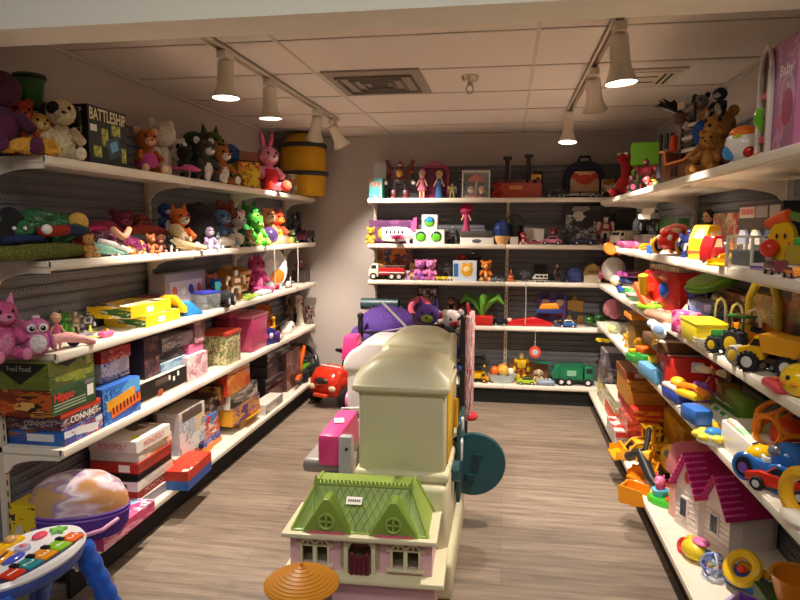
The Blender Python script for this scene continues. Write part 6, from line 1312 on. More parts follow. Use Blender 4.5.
t = put('R2', 729, .23, wbox, 'toy_carton', 'red and beige boxed toy standing behind the yellow loader', 'toy box', .30, .07, art(['#a83a34', '#c8a890', '#b85a44', '#d8c8b0', '#8a9a5a', '#c8503a'], 3.2, 135), h=.21)
t = put('R2', 768, .22, wbox, 'toy_carton', 'large navy boxed toy car set with white lettering plates', 'toy box', .46, .09, '#1c2138', end='#232a44', top='#2c3450', h=.24)
g = MB()
for x, z, w_, c in ((-.13, .205, .17, '#c8c0b8'), (.03, .205, .12, '#8a8c94'), (.16, .205, .1, '#a89c98')): g.box((x, -.0456, z), (w_, .001, .045), M(c, 'card'))
g.build('title_plate', t)
for x, c in ((-.14, '#8a94a8'), (0, '#c8d0dc'), (.14, '#6a8ac0')): MB().prism([(x-.055, .07), (x+.055, .07), (x+.055, .1), (x+.02, .135), (x-.03, .135), (x-.055, .1)], -.056, -.0455, M(c, 'gloss'), 'y').build('toy_car_picture', t)
g = MB()
for k in range(9): g.box((-.19+.016*k, -.0463, .207), (.009, .001, .022), M('#b8342c', 'card'))
g.build('lettering', t)
def jar(s, w, d): return [('contents', MB().box((0, 0, .3*s), (.8*w, .8*d, .5*s), M('#3a3c44'), bev=.01).jitter(.006, 40))]
put('R2', 748, .06, clearbox, 'clear_box', 'small clear plastic box of dark pieces left of the clown toy', 'toy box', .10, .10, jar, h=.115, rz=.6)
put('R2', 755, .14, cart('#d8d0c4'), 'toy_carton', 'small white carton behind the clear plastic box', 'toy box', h=.08, w=.1, d=.06)
def moon(t, s):
    MB().box((0, 0, .06*s), (.9*s, .55*s, .12*s), M('#e8e2e0'), bev=.03*s).box((0, -.276*s, .05*s), (.84*s, .01*s, .05*s), M('#7a5ab0')).build('base', t)
    MB().lathe([(.001, .12*s), (.26*s, .12*s), (.22*s, .18*s), (.001, .18*s)], M('#8ac42c'), c=(.0, -.0, 0)).build('turntable', t)
    MB().lathe([(.001, -.07*s), (.28*s, -.07*s), (.3*s, 0), (.28*s, .07*s), (.001, .07*s)], M('#f2c01c'), sx=.85, sy=1.25, R=(PI/2, 0, .15), c=(0, 0, .54*s)).build('face', t)
    MB().ell((-.1*s, -.2*s, .4*s), (.17*s, .17*s, .17*s), M('#d8341f', 'gloss')).build('nose', t)
    for x in (-.06, .1): MB().ell((x*s, -.09*s, .62*s), (.025*s, .02*s, .05*s), M('#3a2a1a')).build('eye', t)
    MB().tube([(.12*s, -.1*s, .3*s), (.2*s, -.1*s, .42*s), (.2*s, -.1*s, .52*s)], .018*s, M('#e85a6a')).build('mouth', t)
    MB().cap((-.34*s, 0, .82*s), (.12*s, 0, 1.0*s), .1*s, .13*s, M('#ee5a1c')).build('hat', t)
    soft(t, [(.15*s, 0, .98*s), (.4*s, 0, .9*s), (.56*s, 0, .66*s)], [.08*s, .08*s, .06*s], '#5a8a34', 'plastic', name='tail')
    MB().box((.38*s, 0, .3*s), (.36*s, .4*s, .34*s), M('#b8a02c'), bev=.03*s).build('drum', t)
    MB().ell((.4*s, -.1*s, .52*s), (.1*s, .1*s, .1*s), M('#4ab84a', 'gloss')).build('knob', t)
put('R2', 781, .11, moon, 'clown_toy', 'yellow moon face toy with a red ball nose and orange hat', 'toy', h=.185, rz=.55)
put('R2', 775, .015, car, 'toy_car', 'small maroon toy ambulance at the front edge under the moon face toy', 'toy car', '#7a3a3a', 'van', '#d8c8b8', h=.085, rz=PI*0, W=.04)
put('R2', 795, .01, car, 'toy_car', 'small orange toy car at the right picture edge, second right shelf', 'toy car', '#e8862c', 'car', '#f0a04a', h=.08, W=.04)
# ---- third shelf
put('R3', 613, .12, lambda t, s: soft(t, [(-.12, 0, .08), (0, 0, .13), (.12, 0, .08)], [.08, .1, .07], '#e2dcd6', 'fab', name='bag'), 'cloth_bag', 'white cloth bag at the far end of the third right shelf', 'bag', h=1)
put('R3', 622, .05, lambda t, s: heap(t, s, ['#2c5ac8', '#3a9a3a', '#e8d0b0', '#4ab05a', '#2a3a9a']), 'toy_blocks', 'blue and green toy pieces in front of the white cloth bag', 'toy blocks', h=.24)
def discs(t, s):
    for k, (c, r) in enumerate((('#2c8a3a', .4), ('#e8dcc0', .42), ('#23305a', .5), ('#8a3a7a', .48))):
        MB().lathe([(.001, 0), (r*s, 0), (r*s*1.03, .03*s), (r*s*.9, .11*s), (.001, .12*s)], M(c, 'gloss'), c=(0, 0, .13*s*k), seg=28).build('disc', t)
put('R3', 637, .16, discs, 'disc_stack', 'stack of purple blue cream and green discs on the third right shelf', 'toy', h=.32)
put('R3', 634, .04, lambda t, s: MB().ell((0, 0, .3*s), (.5*s, .4*s, .3*s), M('#3f9a4a', 'gloss')).build('shell', t), 'toy_turtle', 'green dome toy in front of the stack of discs', 'toy', h=.14)
put('R3', 637, .005, lambda t, s: tub(t, s, s*.6, s*.36, '#d8ccc4', '#c89a94', 'clear'), 'storage_tub', 'clear tub with a dusty pink lid behind the yellow bat', 'tub', h=.20)
def bat(t, s): MB().cap((0, 0, .02), (0, 0, s), .022, .03, M('#f2c31c')).build('barrel', t); MB().cyl((0, 0, -.01), (0, 0, .03), .035, .035, M('#e8a81c')).build('knob', t)
put('R3', 644, .0, bat, 'toy_bat', 'yellow plastic bat leaning on the third right shelf', 'toy bat', h=.20, rot=(.1, .2, 0))
def redplay(t, s):
    R = M('#c8261c', 'gloss')
    MB().prism([(-.5*s, 0), (.5*s, 0), (.5*s, .42*s), (.38*s, .52*s), (-.38*s, .52*s), (-.5*s, .42*s)], -.2*s, .2*s, R, bev=.04*s).build('body', t)
    MB().prism([(-.5*s, .3*s), (-.42*s, .36*s), (.0, .06*s), (.0, -.0), (-.1*s, 0)], -.32*s, -.2*s, M('#ee5a2c'), 'y', bev=.02*s).build('slide', t)
    MB().ell((.16*s, -.21*s, .3*s), (.1*s, .05*s, .1*s), M('#2450b8', 'gloss')).build('knob', t)
    g = MB()
    for k in range(10): g.box((-.34*s+.075*s*k, -.06*s, .55*s), (.05*s, .18*s, .06*s), M('#d8cfc4'), bev=.006*s)
    g.build('key', t)
    MB().ell((.5*s, 0, .3*s), (.1*s, .12*s, .12*s), M('#3a3a9a', 'gloss')).build('dial', t)
put('R3', 673, .14, redplay, 'toy_garage', 'big red play centre with a blue knob and white keys on top', 'toy', h=.46, rz=.25)
put('R3', 652, .03, lambda t, s: slab_toy(t, s, s*.5, .05, '#8ac42c', n=3, rows=1, btn=('#4a9a2c', '#c8e86a')), 'toy_tray', 'lime green flat toy below the red play centre', 'toy tray', h=.2, rz=.3)
put('R3', 664, .02, lambda t, s: slab_toy(t, s, s*.5, .045, '#e8a890', n=2, rows=1, btn=('#f0d0c0', '#e88a7a')), 'toy_tray', 'salmon coloured flat toy at the front of the third right shelf', 'toy tray', h=.24, rz=.3)
p, k = on('R3', 661, -.03); t = T('toy_bird', 'white and blue toy bird with a yellow loop hanging over the shelf edge', 'toy', p+Vector((-.01, 0, -.045)), -1.0)
t.scale = (.75, .75, .75); MB().ell((0, 0, .02), (.075, .03, .045), M('#e4e8ee', 'gloss'), R=(0, .5, 0)).ell((-.06, 0, .055), (.04, .028, .03), M('#cfe0f0', 'gloss')).build('body', t)
MB().ell((.03, -.03, .03), (.05, .008, .03), M('#8ab0d8', 'gloss')).ell((.0, .0, -.02), (.04, .01, .02), M('#f0d83a')).build('wing', t)
MB().tube([(-.02, 0, -.03), (-.05, 0, -.09), (-.01, 0, -.07), (.01, 0, -.03)], .005, M('#e8b81c')).build('loop', t)
def drum(t, s):
    MB().lathe([(.001, 0), (.46*s, 0), (.5*s, .04*s), (.5*s, .13*s), (.46*s, .18*s), (.001, .18*s)], M('#6aa82c', 'gloss'), seg=32).build('drum', t)
    MB().torus((0, 0, .09*s), .5*s, .03*s, M('#4a8a1f')).build('band', t)
put('R3', 712, .19, drum, 'toy_drum', 'round green toy drum tilted at the back of the third right shelf', 'toy drum', h=.25, z=.15, rot=(.35, .1, 0))
put('R3', 712, .19, lambda t, s: slab_toy(t, s, s*.7, .14, '#c8bc9a', n=2, rows=1, btn=('#2a2a3a', '#e8e0c8')), 'toy_tray', 'beige and dark moulded toy under the green drum', 'toy tray', h=.3)
put('R3', 697, .13, lambda t, s: MB().lathe([(.001, 0), (.5*s, 0), (.46*s, .35*s), (.3*s, .6*s), (.001, .66*s)], M('#d8c8a8', 'gloss')).build('shell', t), 'toy_shell', 'cream dome toy left of the green drum', 'toy', h=.18)
put('R3', 686, .01, lambda t, s: MB().box((0, 0, .35*s), (s, .5*s, .7*s), art(['#c83a7a', '#d84a8a', '#a82a6a', '#e8a8c0'], 3, 141), bev=.1*s).build('wrap', t), 'toy_packet', 'magenta wrapped packet at the front of the third right shelf', 'toy packet', h=.15, rz=.3)
put('R3', 706, .12, wbox, 'toy_carton', 'blue and white pictured cartons behind the yellow tub', 'toy box', .26, .08, art(['#3a5a9a', '#c8ccd8', '#5a7ab0', '#2a3a7a', '#8a9ac0'], 4, 142), h=.14, rz=.1)
put('R3', 704, .03, lambda t, s: tub(t, s, s*.55, s*.36, '#d8c81c', '#e8d82c'), 'storage_tub', 'lemon yellow tub at the front of the third right shelf', 'tub', h=.26)
for u, lab in ((719, 'white wire loop standing nearest the yellow tub'), (735, 'white wire loop in the middle of the row behind the tractor'), (752, 'white wire loop at the right of the row, behind the toy loader')):
    p, k = on('R3', u, .12)
    t = T('wire_loop', lab, 'hook', p, RZ['R']+.3, 'white wire loops'); MB().tube([(-.035, 0, 0), (-.035, 0, .14), (-.025, 0, .165), (0, 0, .178), (.025, 0, .165), (.035, 0, .14), (.035, 0, 0)], .006, M('#e8e0d4')).build('wire', t)
    MB().box((0, 0, .005), (.1, .03, .01), M('#e8e0d4')).build('foot', t)
def lacy(t, s):
    MB().lathe([(.001, 0), (.4*s, 0), (.5*s, .4*s), (.46*s, .4*s), (.37*s, .05*s), (.001, .05*s)], M('#e6ddd0')).build('bowl', t)
    g = MB()
    for k in range(16):
        a = 2*PI*k/16; g.ell((.46*s*math.cos(a), .46*s*math.sin(a), .22*s), (.04*s, .04*s, .1*s), M('#cfc4b4'), seg=8)
    g.build('rib', t)
put('R3', 706, -.0, lacy, 'toy_basket', 'small white ribbed basket in front of the yellow tub', 'basket', h=.10)
put('R3', 741, .23, wbox, 'toy_carton', 'maroon carton of dolls behind the wire loops', 'toy box', .5, .05, art(['#5a2428', '#8a3a34', '#c8a890', '#4a1c24', '#a85a3a'], 4, 143), h=.19)
def tractor(t, s):
    G = M('#2c7a34', 'gloss')
    MB().prism([(-.5*s, .26*s), (.3*s, .26*s), (.4*s, .4*s), (.36*s, .5*s), (-.1*s, .5*s), (-.5*s, .44*s)], -.13*s, .13*s, G, bev=.03*s).build('body', t)
    MB().box((-.51*s, 0, .35*s), (.03*s, .2*s, .12*s), M('#f0d01c')).build('grille', t)
    g = MB()
    for x in (-.02, .3):
        for q in (-1, 1): g.box((x*s, q*.13*s, .64*s), (.03*s, .03*s, .3*s), M('#3a4a3a'))
    g.box((.14*s, 0, .8*s), (.42*s, .34*s, .05*s), G, bev=.015*s).build('canopy', t)
    MB().box((.2*s, 0, .54*s), (.16*s, .18*s, .2*s), M('#e8c81c'), bev=.02*s).build('seat', t)
    for q in (-1, 1):
        wheel(t, .22*s, q*.26*s, .28*s, .18*s, c='#26262a', hub='#f0c81c', tread=True)
        wheel(t, -.34*s, q*.2*s, .17*s, .12*s, c='#26262a', hub='#f0c81c', tread=True)
put('R3', 734, .05, tractor, 'toy_tractor', 'green toy tractor with yellow wheel hubs on the third right shelf', 'toy tractor', h=.19, rz=.5)
put('R3', 745, .02, lambda t, s: (wheel(t, -.04, 0, .036, .045, c='#9a948c', hub='#e8c02c'), wheel(t, .045, 0, .032, .045, c='#9a948c', hub='#e8c02c'), MB().cyl((-.04, 0, .036), (.045, 0, .032), .008, .008, M('#5a5a5a')).build('axle', t)), 'toy_axle', 'pair of grey toy wheels with yellow hubs in front of the tractor', 'toy', h=.1, rz=.4)
def dumper(t, s):
    Y = M('#f0b81c', 'gloss')
    MB().prism([(-.5*s, .2*s), (-.1*s, .2*s), (-.08*s, .56*s), (-.24*s, .58*s), (-.32*s, .42*s), (-.5*s, .36*s)], -.19*s, .19*s, Y, bev=.03*s).build('cab', t)
    MB().prism([(-.3*s, .42*s), (-.14*s, .42*s), (-.14*s, .53*s), (-.24*s, .53*s)], -.196*s, .196*s, M('#3a2c1c', 'gloss')).box((-.3*s, 0, .48*s), (.02*s, .3*s, .1*s), M('#3a2c1c', 'gloss'), R=(0, .5, 0)).build('window', t)
    MB().prism([(-.1*s, .34*s), (.4*s, .3*s), (.52*s, .56*s), (-.16*s, .62*s)], -.24*s, .24*s, M('#f2a81c'), bev=.02*s).build('dump_bed', t)
    MB().box((0, 0, .2*s), (.9*s, .2*s, .08*s), M('#4a3a2c')).build('chassis', t)
    for x in (-.3, .28):
        for q in (-1, 1): wheel(t, x*s, q*.2*s, .16*s, .12*s, hub='#d8d4d0', tread=True)
put('R3', 774, .08, dumper, 'dump_truck', 'yellow toy dump truck with an orange bed on the third right shelf', 'toy truck', h=.215, rz=.75)
put('R3', 757, .12, car, 'toy_loader', 'yellow and orange toy lorry behind the green tractor', 'toy truck', '#f0a81c', 'dump', '#f08a1c', h=.24, rz=.2, hub='#e8d8b8')
def chick(t, s):
    Y = M('#f2c61c', 'gloss'); MB().ell((0, 0, .46*s), (.5*s, .45*s, .46*s), Y, seg=24).build('head', t)
    for q in (-1, 1): MB().ell((q*.18*s, -.41*s, .56*s), (.06*s, .04*s, .07*s), M(BLK, 'gloss')).build('eye', t)
    MB().ell((0, -.45*s, .4*s), (.1*s, .06*s, .06*s), M('#ee8a1c')).build('beak', t)
    for q in (-1, 1): MB().ell((q*.3*s, -.36*s, .38*s), (.07*s, .04*s, .05*s), M('#ee5a2c')).build('cheek', t)
put('R3', 799, .03, chick, 'toy_chick', 'round yellow chick toy at the right edge of the third right shelf', 'toy', h=.105, rz=.9)
put('R3', 778, .0, lambda t, s: slab_toy(t, s, s*.5, .03, '#e84a5a', n=3, rows=1, btn=('#f07a3a', '#d82a4a')), 'toy_tray', 'coral red flat toy on the edge before the dump truck', 'toy tray', h=.12)
t = put('R3', 771, .22, wbox, 'toy_carton', 'boxed toy with a green and yellow arched top behind the loader', 'toy box', .30, .06, art(['#8a7a4a', '#b89a5a', '#a8503a', '#c8b890', '#5a7a6a'], 3.4, 145), h=.22)
MB().tube([(-.15, -.035, 0), (-.15, -.035, .2), (-.08, -.035, .27), (.08, -.035, .27), (.15, -.035, .2), (.15, -.035, 0)], .018, M('#c8b02c')).build('arch_trim', t)
put('R3', 793, .22, wbox, 'toy_carton', 'dark pictured carton right of the arched boxed toy', 'toy box', .24, .06, art(['#4a3a34', '#8a4a3a', '#5a6a4a', '#2c2a2c', '#b8704a'], 3.4, 146), h=.26)
put('R3', 796, .14, car, 'toy_car', 'black and white toy truck behind the yellow chick', 'toy truck', '#26262a', 'truck', '#d8d4d0', h=.16, rz=.4)
# ---- fourth shelf
put('R4', 612, .1, lambda t, s: soft(t, [(-.14, 0, .06), (0, 0, .1), (.14, 0, .06)], [.06, .07, .05], '#c87a8a', 'fab', name='bag'), 'toy_bag', 'dusty pink soft bag at the far end of the fourth right shelf', 'bag', h=1, z=.05)
put('R4', 612, .03, leafbag, 'clear_bag', 'clear plastic bag of pale pieces under the dusty pink bag', 'bag', h=.22)
put('R4', 620, .18, lambda t, s: MB().box((0, 0, .3*s), (s, .5*s, .5*s), M('#b8a09a', 'clear'), bev=.08*s).jitter(.01, 20).build('bag', t), 'clear_bag', 'crumpled clear bag behind the dusty pink bag', 'bag', h=.3, z=.03)
put('R4', 627, .03, fig, 'action_figure', 'small yellow figure beside the orange lidded clear bin', 'figure', '#e8b02c', '#f0c04a', h=.12, rz=.7)
put('R4', 640, .1, lambda t, s: (MB().box((0, 0, .42*s), (.9*s, .6*s, .84*s), M('#c89a5a', 'clear'), bev=.03*s).build('bin', t), MB().box((0, 0, .36*s), (.8*s, .5*s, .6*s), M('#8a6a34'), bev=.03*s).build('contents', t), MB().prism([(-.5*s, .84*s), (.5*s, .84*s), (.44*s, .98*s), (-.44*s, .98*s)], -.36*s, .36*s, M('#e88a1c'), bev=.02*s).build('lid', t)), 'storage_bin', 'clear bin with a bright orange lid on the fourth right shelf', 'bin', h=.26)
def lap(t, s):
    MB().box((0, 0, .07*s), (s, .62*s, .14*s), M('#6a4a30'), bev=.02*s).build('case', t)
    MB().box((-.40*s, -.0, .145*s), (.18*s, .6*s, .01*s), M('#efe4d4', 'card')).build('paper_label', t)
    for k in range(3): MB().box((0.0+.16*s*k, 0, .146*s), (.03*s, .5*s, .006*s), M('#c8a888', 'card')).build('stripe', t)
put('R4', 672, .10, lap, 'board_case', 'brown flat game case with a white label lying on the red tool box', 'case', h=.40, z=.178, rz=PI)
def tool(t, s):
    MB().box((0, 0, .2*s), (s, .5*s, .4*s), M('#c8281c'), bev=.03*s).build('box', t)
    for k in range(4): MB().box((-.3*s+.2*s*k, 0, .405*s), (.1*s, .44*s, .015*s), M('#b8b0a8')).build('slot', t)
    MB().box((-.5*s, -.1*s, .3*s), (.02*s, .14*s, .12*s), M('#d8dce4')).build('latch', t)
put('R4', 681, .13, tool, 'tool_box', 'big red toy tool box with grey slots on the fourth right shelf', 'tool box', h=.42, rz=PI-.1)
put('R4', 660, .2, cart('#8a2a20'), 'toy_carton', 'dark red carton behind the brown game case', 'toy box', h=.12, w=.2, d=.08)
put('R4', 641, .02, lambda t, s: (MB().prism([(-.5*s, 0), (.5*s, 0), (.5*s, .3*s), (.1*s, .34*s), (.0, .2*s), (-.5*s, .22*s)], -.2*s, .2*s, M('#3aa84a'), bev=.03*s).build('loader', t), MB().box((.2*s, 0, .4*s), (.4*s, .36*s, .16*s), M('#ee6a1c'), bev=.03*s).build('cabin', t), MB().box((-.35*s, 0, .27*s), (.22*s, .3*s, .1*s), M('#f2c81c'), bev=.02*s).build('hood', t)), 'toy_truck', 'green and orange toy loader at the front of the fourth right shelf', 'toy truck', h=.23, rz=.3)
put('R4', 646, .1, lambda t, s: heap(t, s, ['#e8501c', '#c8281c', '#f2a81c', '#d8401c']), 'toy_blocks', 'orange and red toy blocks behind the green loader', 'toy blocks', h=.22)
put('R4', 662, .05, lambda t, s: (MB().box((0, 0, .12*s), (s, .6*s, .24*s), M('#5a9ac8'), bev=.04*s).build('base', t), MB().box((-.3*s, 0, .3*s), (.2*s, .3*s, .14*s), M('#f2d02c'), bev=.03*s).build('roller', t)), 'play_mat', 'sky blue flat toy with a yellow roller before the red tool box', 'toy', h=.30, rz=.1)
def propdoll(t, s):
    doll(t, s, '#b8242c', '#c82a2c', '#e0b090')
    for q in (-1, 1): MB().ell((q*.3*s, 0, .78*s), (.26*s, .05*s, .1*s), M('#e8dcd0')).build('wing', t)
put('R4', 712, .17, propdoll, 'toy_doll', 'red doll with cream wings behind the sky blue toy', 'doll', h=.19, rz=.6)
put('R4', 728, .2, cottage, 'toy_house', 'dark pink toy house at the back of the fourth right shelf', 'toy house', h=.13)
put('R4', 724, .23, cart('#3a3430'), 'toy_carton', 'dark carton at the back beside the red winged doll', 'toy box', h=.2, w=.3, d=.05)
def boat(t, s):
    MB().prism([(-.5*s, .26*s), (-.36*s, 0), (.36*s, 0), (.5*s, .26*s)], -.22*s, .22*s, M('#2c4fc0'), bev=.06*s).build('hull', t)
    MB().box((0, 0, .3*s), (.9*s, .42*s, .12*s), M('#e8e4de'), bev=.05*s).build('deck', t)
    MB().ell((-.05*s, 0, .42*s), (.2*s, .16*s, .12*s), M('#e8c02c')).build('cabin', t)
put('R4', 678, .02, boat, 'toy_boat', 'white and blue toy boat at the front of the fourth right shelf', 'toy boat', h=.21, rz=.2)
def flower(t, s):
    P = M('#8a4ab0')
    for k in range(6):
        a = k*PI/3; MB().ell((.24*s*math.cos(a), -.02*s, .62*s+.24*s*math.sin(a)), (.16*s, .09*s, .16*s), P).build('petal', t)
    MB().ell((0, -.06*s, .62*s), (.12*s, .1*s, .12*s), M('#a86ac8')).build('centre', t)
    MB().cap((0, 0, .0), (0, 0, .5*s), .1*s, .06*s, M('#e8803a')).build('stem', t)
put('R4', 700, .07, flower, 'toy_flower', 'purple flower shaped toy right of the white and blue boat', 'toy', h=.14, rz=.7)
put('R4', 692, .04, phone, 'toy_phone', 'yellow and orange toy telephone behind the blue toy car', 'toy phone', '#ee8a1c', '#f2c82c', h=.19, rz=.4, z=.06)
put('R4', 696, .005, lambda t, s: MB().box((0, 0, .25*s), (s, .6*s, .5*s), M('#2c6ac0'), bev=.12*s).build('body', t), 'toy_block', 'bright blue chunky toy base under the yellow telephone', 'toy', h=.14, rz=.2)
for u, ins, lab, c, c2 in ((724, .17, 'long green toy keyboard at the back of the fourth right shelf', '#3a7a3a', '#e0e8d0'), (718, .10, 'white and green toy keyboard before the long green one', '#d8e0d0', '#4a9a4a')):
    put('R4', u, ins, lambda t, s, c=c, c2=c2: slab_toy(t, s, .11, .045, c, btn=(c2, '#e8e8e0', c2), n=8, rows=1), 'toy_keyboard', lab, 'toy keyboard', h=.32, rz=.05)
def disk(t, s):
    MB().lathe([(.001, 0), (.42*s, 0), (.42*s, .1*s), (.001, .12*s)], M('#5a2a7a', 'gloss'), sy=.8, seg=28).build('disk', t)
    MB().tube([(.5*s*math.cos(a), .42*s*math.sin(a), .1*s) for a in [PI*.1+k*PI*1.3/12 for k in range(13)]], .07*s, M('#f0b41c')).build('handle', t)
    for k in range(5):
        a = k*1.25; MB().ell((.2*s*math.cos(a), .16*s*math.sin(a), .12*s), (.05*s, .05*s, .03*s), M('#8a8ac0', 'gloss')).build('bead', t)
put('R4', 746, .15, disk, 'toy_steering', 'purple disc toy with a curved yellow handle on the fourth right shelf', 'toy', h=.23, rz=.6)
def flowercar(t, s):
    MB().lathe([(.001, 0), (.4*s, 0), (.4*s, .2*s), (.001, .2*s)], M('#e8eaf0')).build('base', t)
    for k in range(7):
        a = k*2*PI/7; MB().ell((.36*s*math.cos(a), .36*s*math.sin(a), .16*s), (.16*s, .16*s, .1*s), M('#f0d83a')).build('petal', t)
    MB().ell((0, 0, .24*s), (.22*s, .22*s, .12*s), M('#3a8ad8', 'gloss')).build('centre', t)
put('R4', 713, .0, flowercar, 'toy_flower', 'white toy with yellow scalloped rim at the front edge', 'toy', h=.15)
def tray_book(t, s):
    W = M('#e6e2dc')
    MB().box((0, 0, .01), (s, .24, .02), W).build('tray_base', t)
    for q in (-1, 1): MB().box((0, q*.12, .05), (s, .012, .1), W, bev=.004).box((q*s/2, 0, .05), (.012, .24, .1), W, bev=.004).build('tray_side', t)
    b = MB().box((0, 0, .085), (s*.94, .22, .03), art(['#e8e4d0', '#c8e08a', '#e8e4d0', '#f0b08a', '#a8d8a0', '#e8e4d0'], 2, 151), R=(0, .06, 0), bev=.004).build('picture_book', t)
    MB().ell((.42*s, 0, .12), (.05, .1, .02), M('#e8ecf4', 'gloss')).ell((.44*s, 0, .13), (.025, .05, .015), M('#3a4a7a', 'gloss')).build('badge', t)
p, l, k, k0 = span('R4', 722, 765, .02); t = T('storage_tray', 'white tray holding a bright green and orange picture book', 'tray', p+Vector((.12, 0, 0)), RZ['R']); tray_book(t, l)
put('R4', 740, .2, lambda t, s: MB().box((0, 0, .25*s), (s, .3*s, .5*s), M('#6a9a2c'), bev=.04*s).build('box', t), 'toy_carton', 'moss green box behind the white tray', 'toy box', h=.22)
def cage(t, s):
    O = M('#f08a1c', 'gloss')
    g = MB(); done = set()
    phi = (1+5**.5)/2
    vs = [Vector(v).normalized() for v in [(0, 1, phi), (0, -1, phi), (0, 1, -phi), (0, -1, -phi), (1, phi, 0), (-1, phi, 0), (1, -phi, 0), (-1, -phi, 0), (phi, 0, 1), (-phi, 0, 1), (phi, 0, -1), (-phi, 0, -1)]]
    for v in vs:
        q = Vector((0, 0, 1)).rotation_difference(v).to_matrix()
        c = v*.42*s; g.torus((c.x, c.y, c.z+.5*s), .26*s, .045*s, O, R=q, seg=16, rs=6)
    g.build('cage', t)
def cagecar(t, s):
    cage(t, s)
    MB().ell((.06*s, .05*s, .42*s), (.3*s, .3*s, .3*s), M('#d8401c')).build('core', t)
put('R4', 781, .14, cagecar, 'toy_ball', 'orange open lattice ball on the fourth right shelf', 'ball', h=.19, z=.04)
put('R4', 789, .08, car, 'toy_car', 'red orange toy racing car below the orange lattice ball', 'toy car', '#d8341c', 'car', '#e8501f', h=.22, rz=.7, W=.12)
def vwcar(t, s):
    B = M('#2c72c8', 'gloss'); Y = M('#f2c21c', 'gloss')
    MB().prism([(-.5*s, .12*s), (.5*s, .12*s), (.52*s, .3*s), (.36*s, .36*s), (-.4*s, .36*s), (-.55*s, .26*s)], -.3*s, .3*s, B, bev=.06*s).build('body', t)
    MB().ell((-.22*s, 0, .34*s), (.26*s, .24*s, .17*s), Y, seg=24).build('hood', t)
    MB().ell((.2*s, 0, .42*s), (.26*s, .26*s, .26*s), B, seg=24).build('cabin', t)
    MB().ell((.14*s, 0, .52*s), (.22*s, .265*s, .13*s), M('#6a6a7a', 'gloss')).build('window', t)
    for x in (-.3, .3):
        for q in (-1, 1):
            wheel(t, x*s, q*.28*s, .16*s, .12*s, hub='#7a4ab8')
            MB().torus((x*s, q*.29*s, .17*s), .19*s, .045*s, B, R=(PI/2, 0, 0)).build('fender', t)
    MB().tube([(-.34*s, -.1*s, .5*s), (-.3*s, 0, .53*s), (-.2*s, .04*s, .52*s)], .015*s, M('#5a3a1c')).build('smile', t)
put('R4', 774, .06, vwcar, 'toy_car', 'chunky blue toy car with a yellow bonnet and purple wheels', 'toy car', h=.205, rz=.55)
put('R4', 801, .02, lambda t, s: (MB().torus((0, 0, .5*s), .35*s, .12*s, M('#f0b41c'), R=(PI/2, 0, .4)).build('ring', t), MB().ell((0, 0, .12*s), (.4*s, .3*s, .14*s), M('#f6efe0')).build('base', t)), 'teether_ring', 'yellow ring toy on a white base at the right edge, fourth right shelf', 'toy', h=.17)
# ---- lower deck
g5 = 'boxed games at the far end of the lower right deck'
def gb5(lab, Y0, Y1, X0, D, Hh, z, **k):
    t = T('game_box', lab, 'board game', (X0+D/2, (Y0+Y1)/2, ZR[5]+z), RZ['R'], g5)
    gbox(t, Y1-Y0, D, Hh, lid=1, **k); return t
ya = on('R5', 596, .02)[0].y; 
gb5('white and yellow mixed carton at the corner of the lower right deck', 5.45, 5.8, .80, .18, .17, 0, front=art(['#c8bca8', '#d8c84a', '#8a8a5a', '#e0d8cc', '#b8642c'], 3, 161), end=art(['#d8d0c0', '#a8a03a', '#e8e0d4'], 3, 162), top='#c8c0b4')
gb5('dark carton with a clear window on the corner carton', 5.4, 5.78, .80, .2, .15, .171, front=art(['#3a3436', '#6a5a58', '#8a4a3a', '#c8c0c0'], 3, 163), end=art(['#2c2a30', '#8a7a78', '#4a4448'], 3, 164), top='#3a3840')
gb5('crumpled clear and grey carton third up at the deck corner', 5.45, 5.75, .81, .18, .12, .322, front=art(['#7a7478', '#4a464c', '#b8b0b0'], 3, 165), end='#5a565c', top='#8a8488')
put('R5', 602, .10, plane, 'toy_plane', 'yellow toy plane on top of the corner cartons', 'toy plane', '#f0d01c', '#e8c41c', h=.17, z=.445, rz=.8)
gb5('orange red carton below the wooden game boxes', 4.75, 5.35, .80, .24, .1, 0, front='#d8481f', end=art(['#d8502c', '#e8a080', '#c8381f'], 3, 166), top='#c8401f')
gb5('pale green and white carton second in the orange stack', 4.85, 5.38, .80, .22, .1, .101, front=art(['#c8d0a8', '#e8e4d8', '#8aa86a', '#d8a080'], 3, 167), end=art(['#e0dccc', '#a8b88a', '#d87a5a'], 3, 168), top='#d8d4c4')
gb5('wide red picture game box with gold print on the far right deck', 4.35, 4.95, .83, .26, .07, .202, front='#c02c1f', end=art(['#c8341f', '#d8902c', '#a82418'], 4, 169), top='#c8341f')
gb5('orange brown wooden game box, lower of two on the red box', 4.5, 4.95, .82, .24, .08, .273, front='#c88a34', end=art(['#c88a34', '#d89c44'], 2, 170), top='#b87828')
gb5('orange brown wooden game box, upper of two on the red box', 4.52, 4.95, .82, .23, .07, .354, front='#c8842c', end=art(['#c88a30', '#a86420', '#d8a04a'], 5, 171), top='#a86a34')
t = gb5('brown topped game box with white label crowning the wooden boxes', 4.58, 4.98, .815, .22, .05, .425, front='#8a4a2c', end='#a84a2c', top=art(['#a86a44', '#8a5030', '#b87c54'], 2, 172))
MB().box((.2005, 0, .025), (.001, .1, .03), M('#e8d8c8', 'card')).build('paper_label', t)
t = gb5('white and red lettered game box sticking out at the deck edge', 4.44, 4.8, .735, .22, .1, 0, front=art(['#d8d0cc', '#d8d0cc', '#c8c0c0'], 2, 173), end='#ded6d2', top=art(['#d83a2c', '#e0d8d4', '#e0d8d4', '#c8c0bc'], 1.5, 174))
MB().box((.1905, 0, .078), (.001, .21, .035), M('#cc2c24', 'card')).build('red_band', t); text('BOOBYS', t, .17, .034, (.191, 0, .032), RIGHTEND, '#5a4a50')
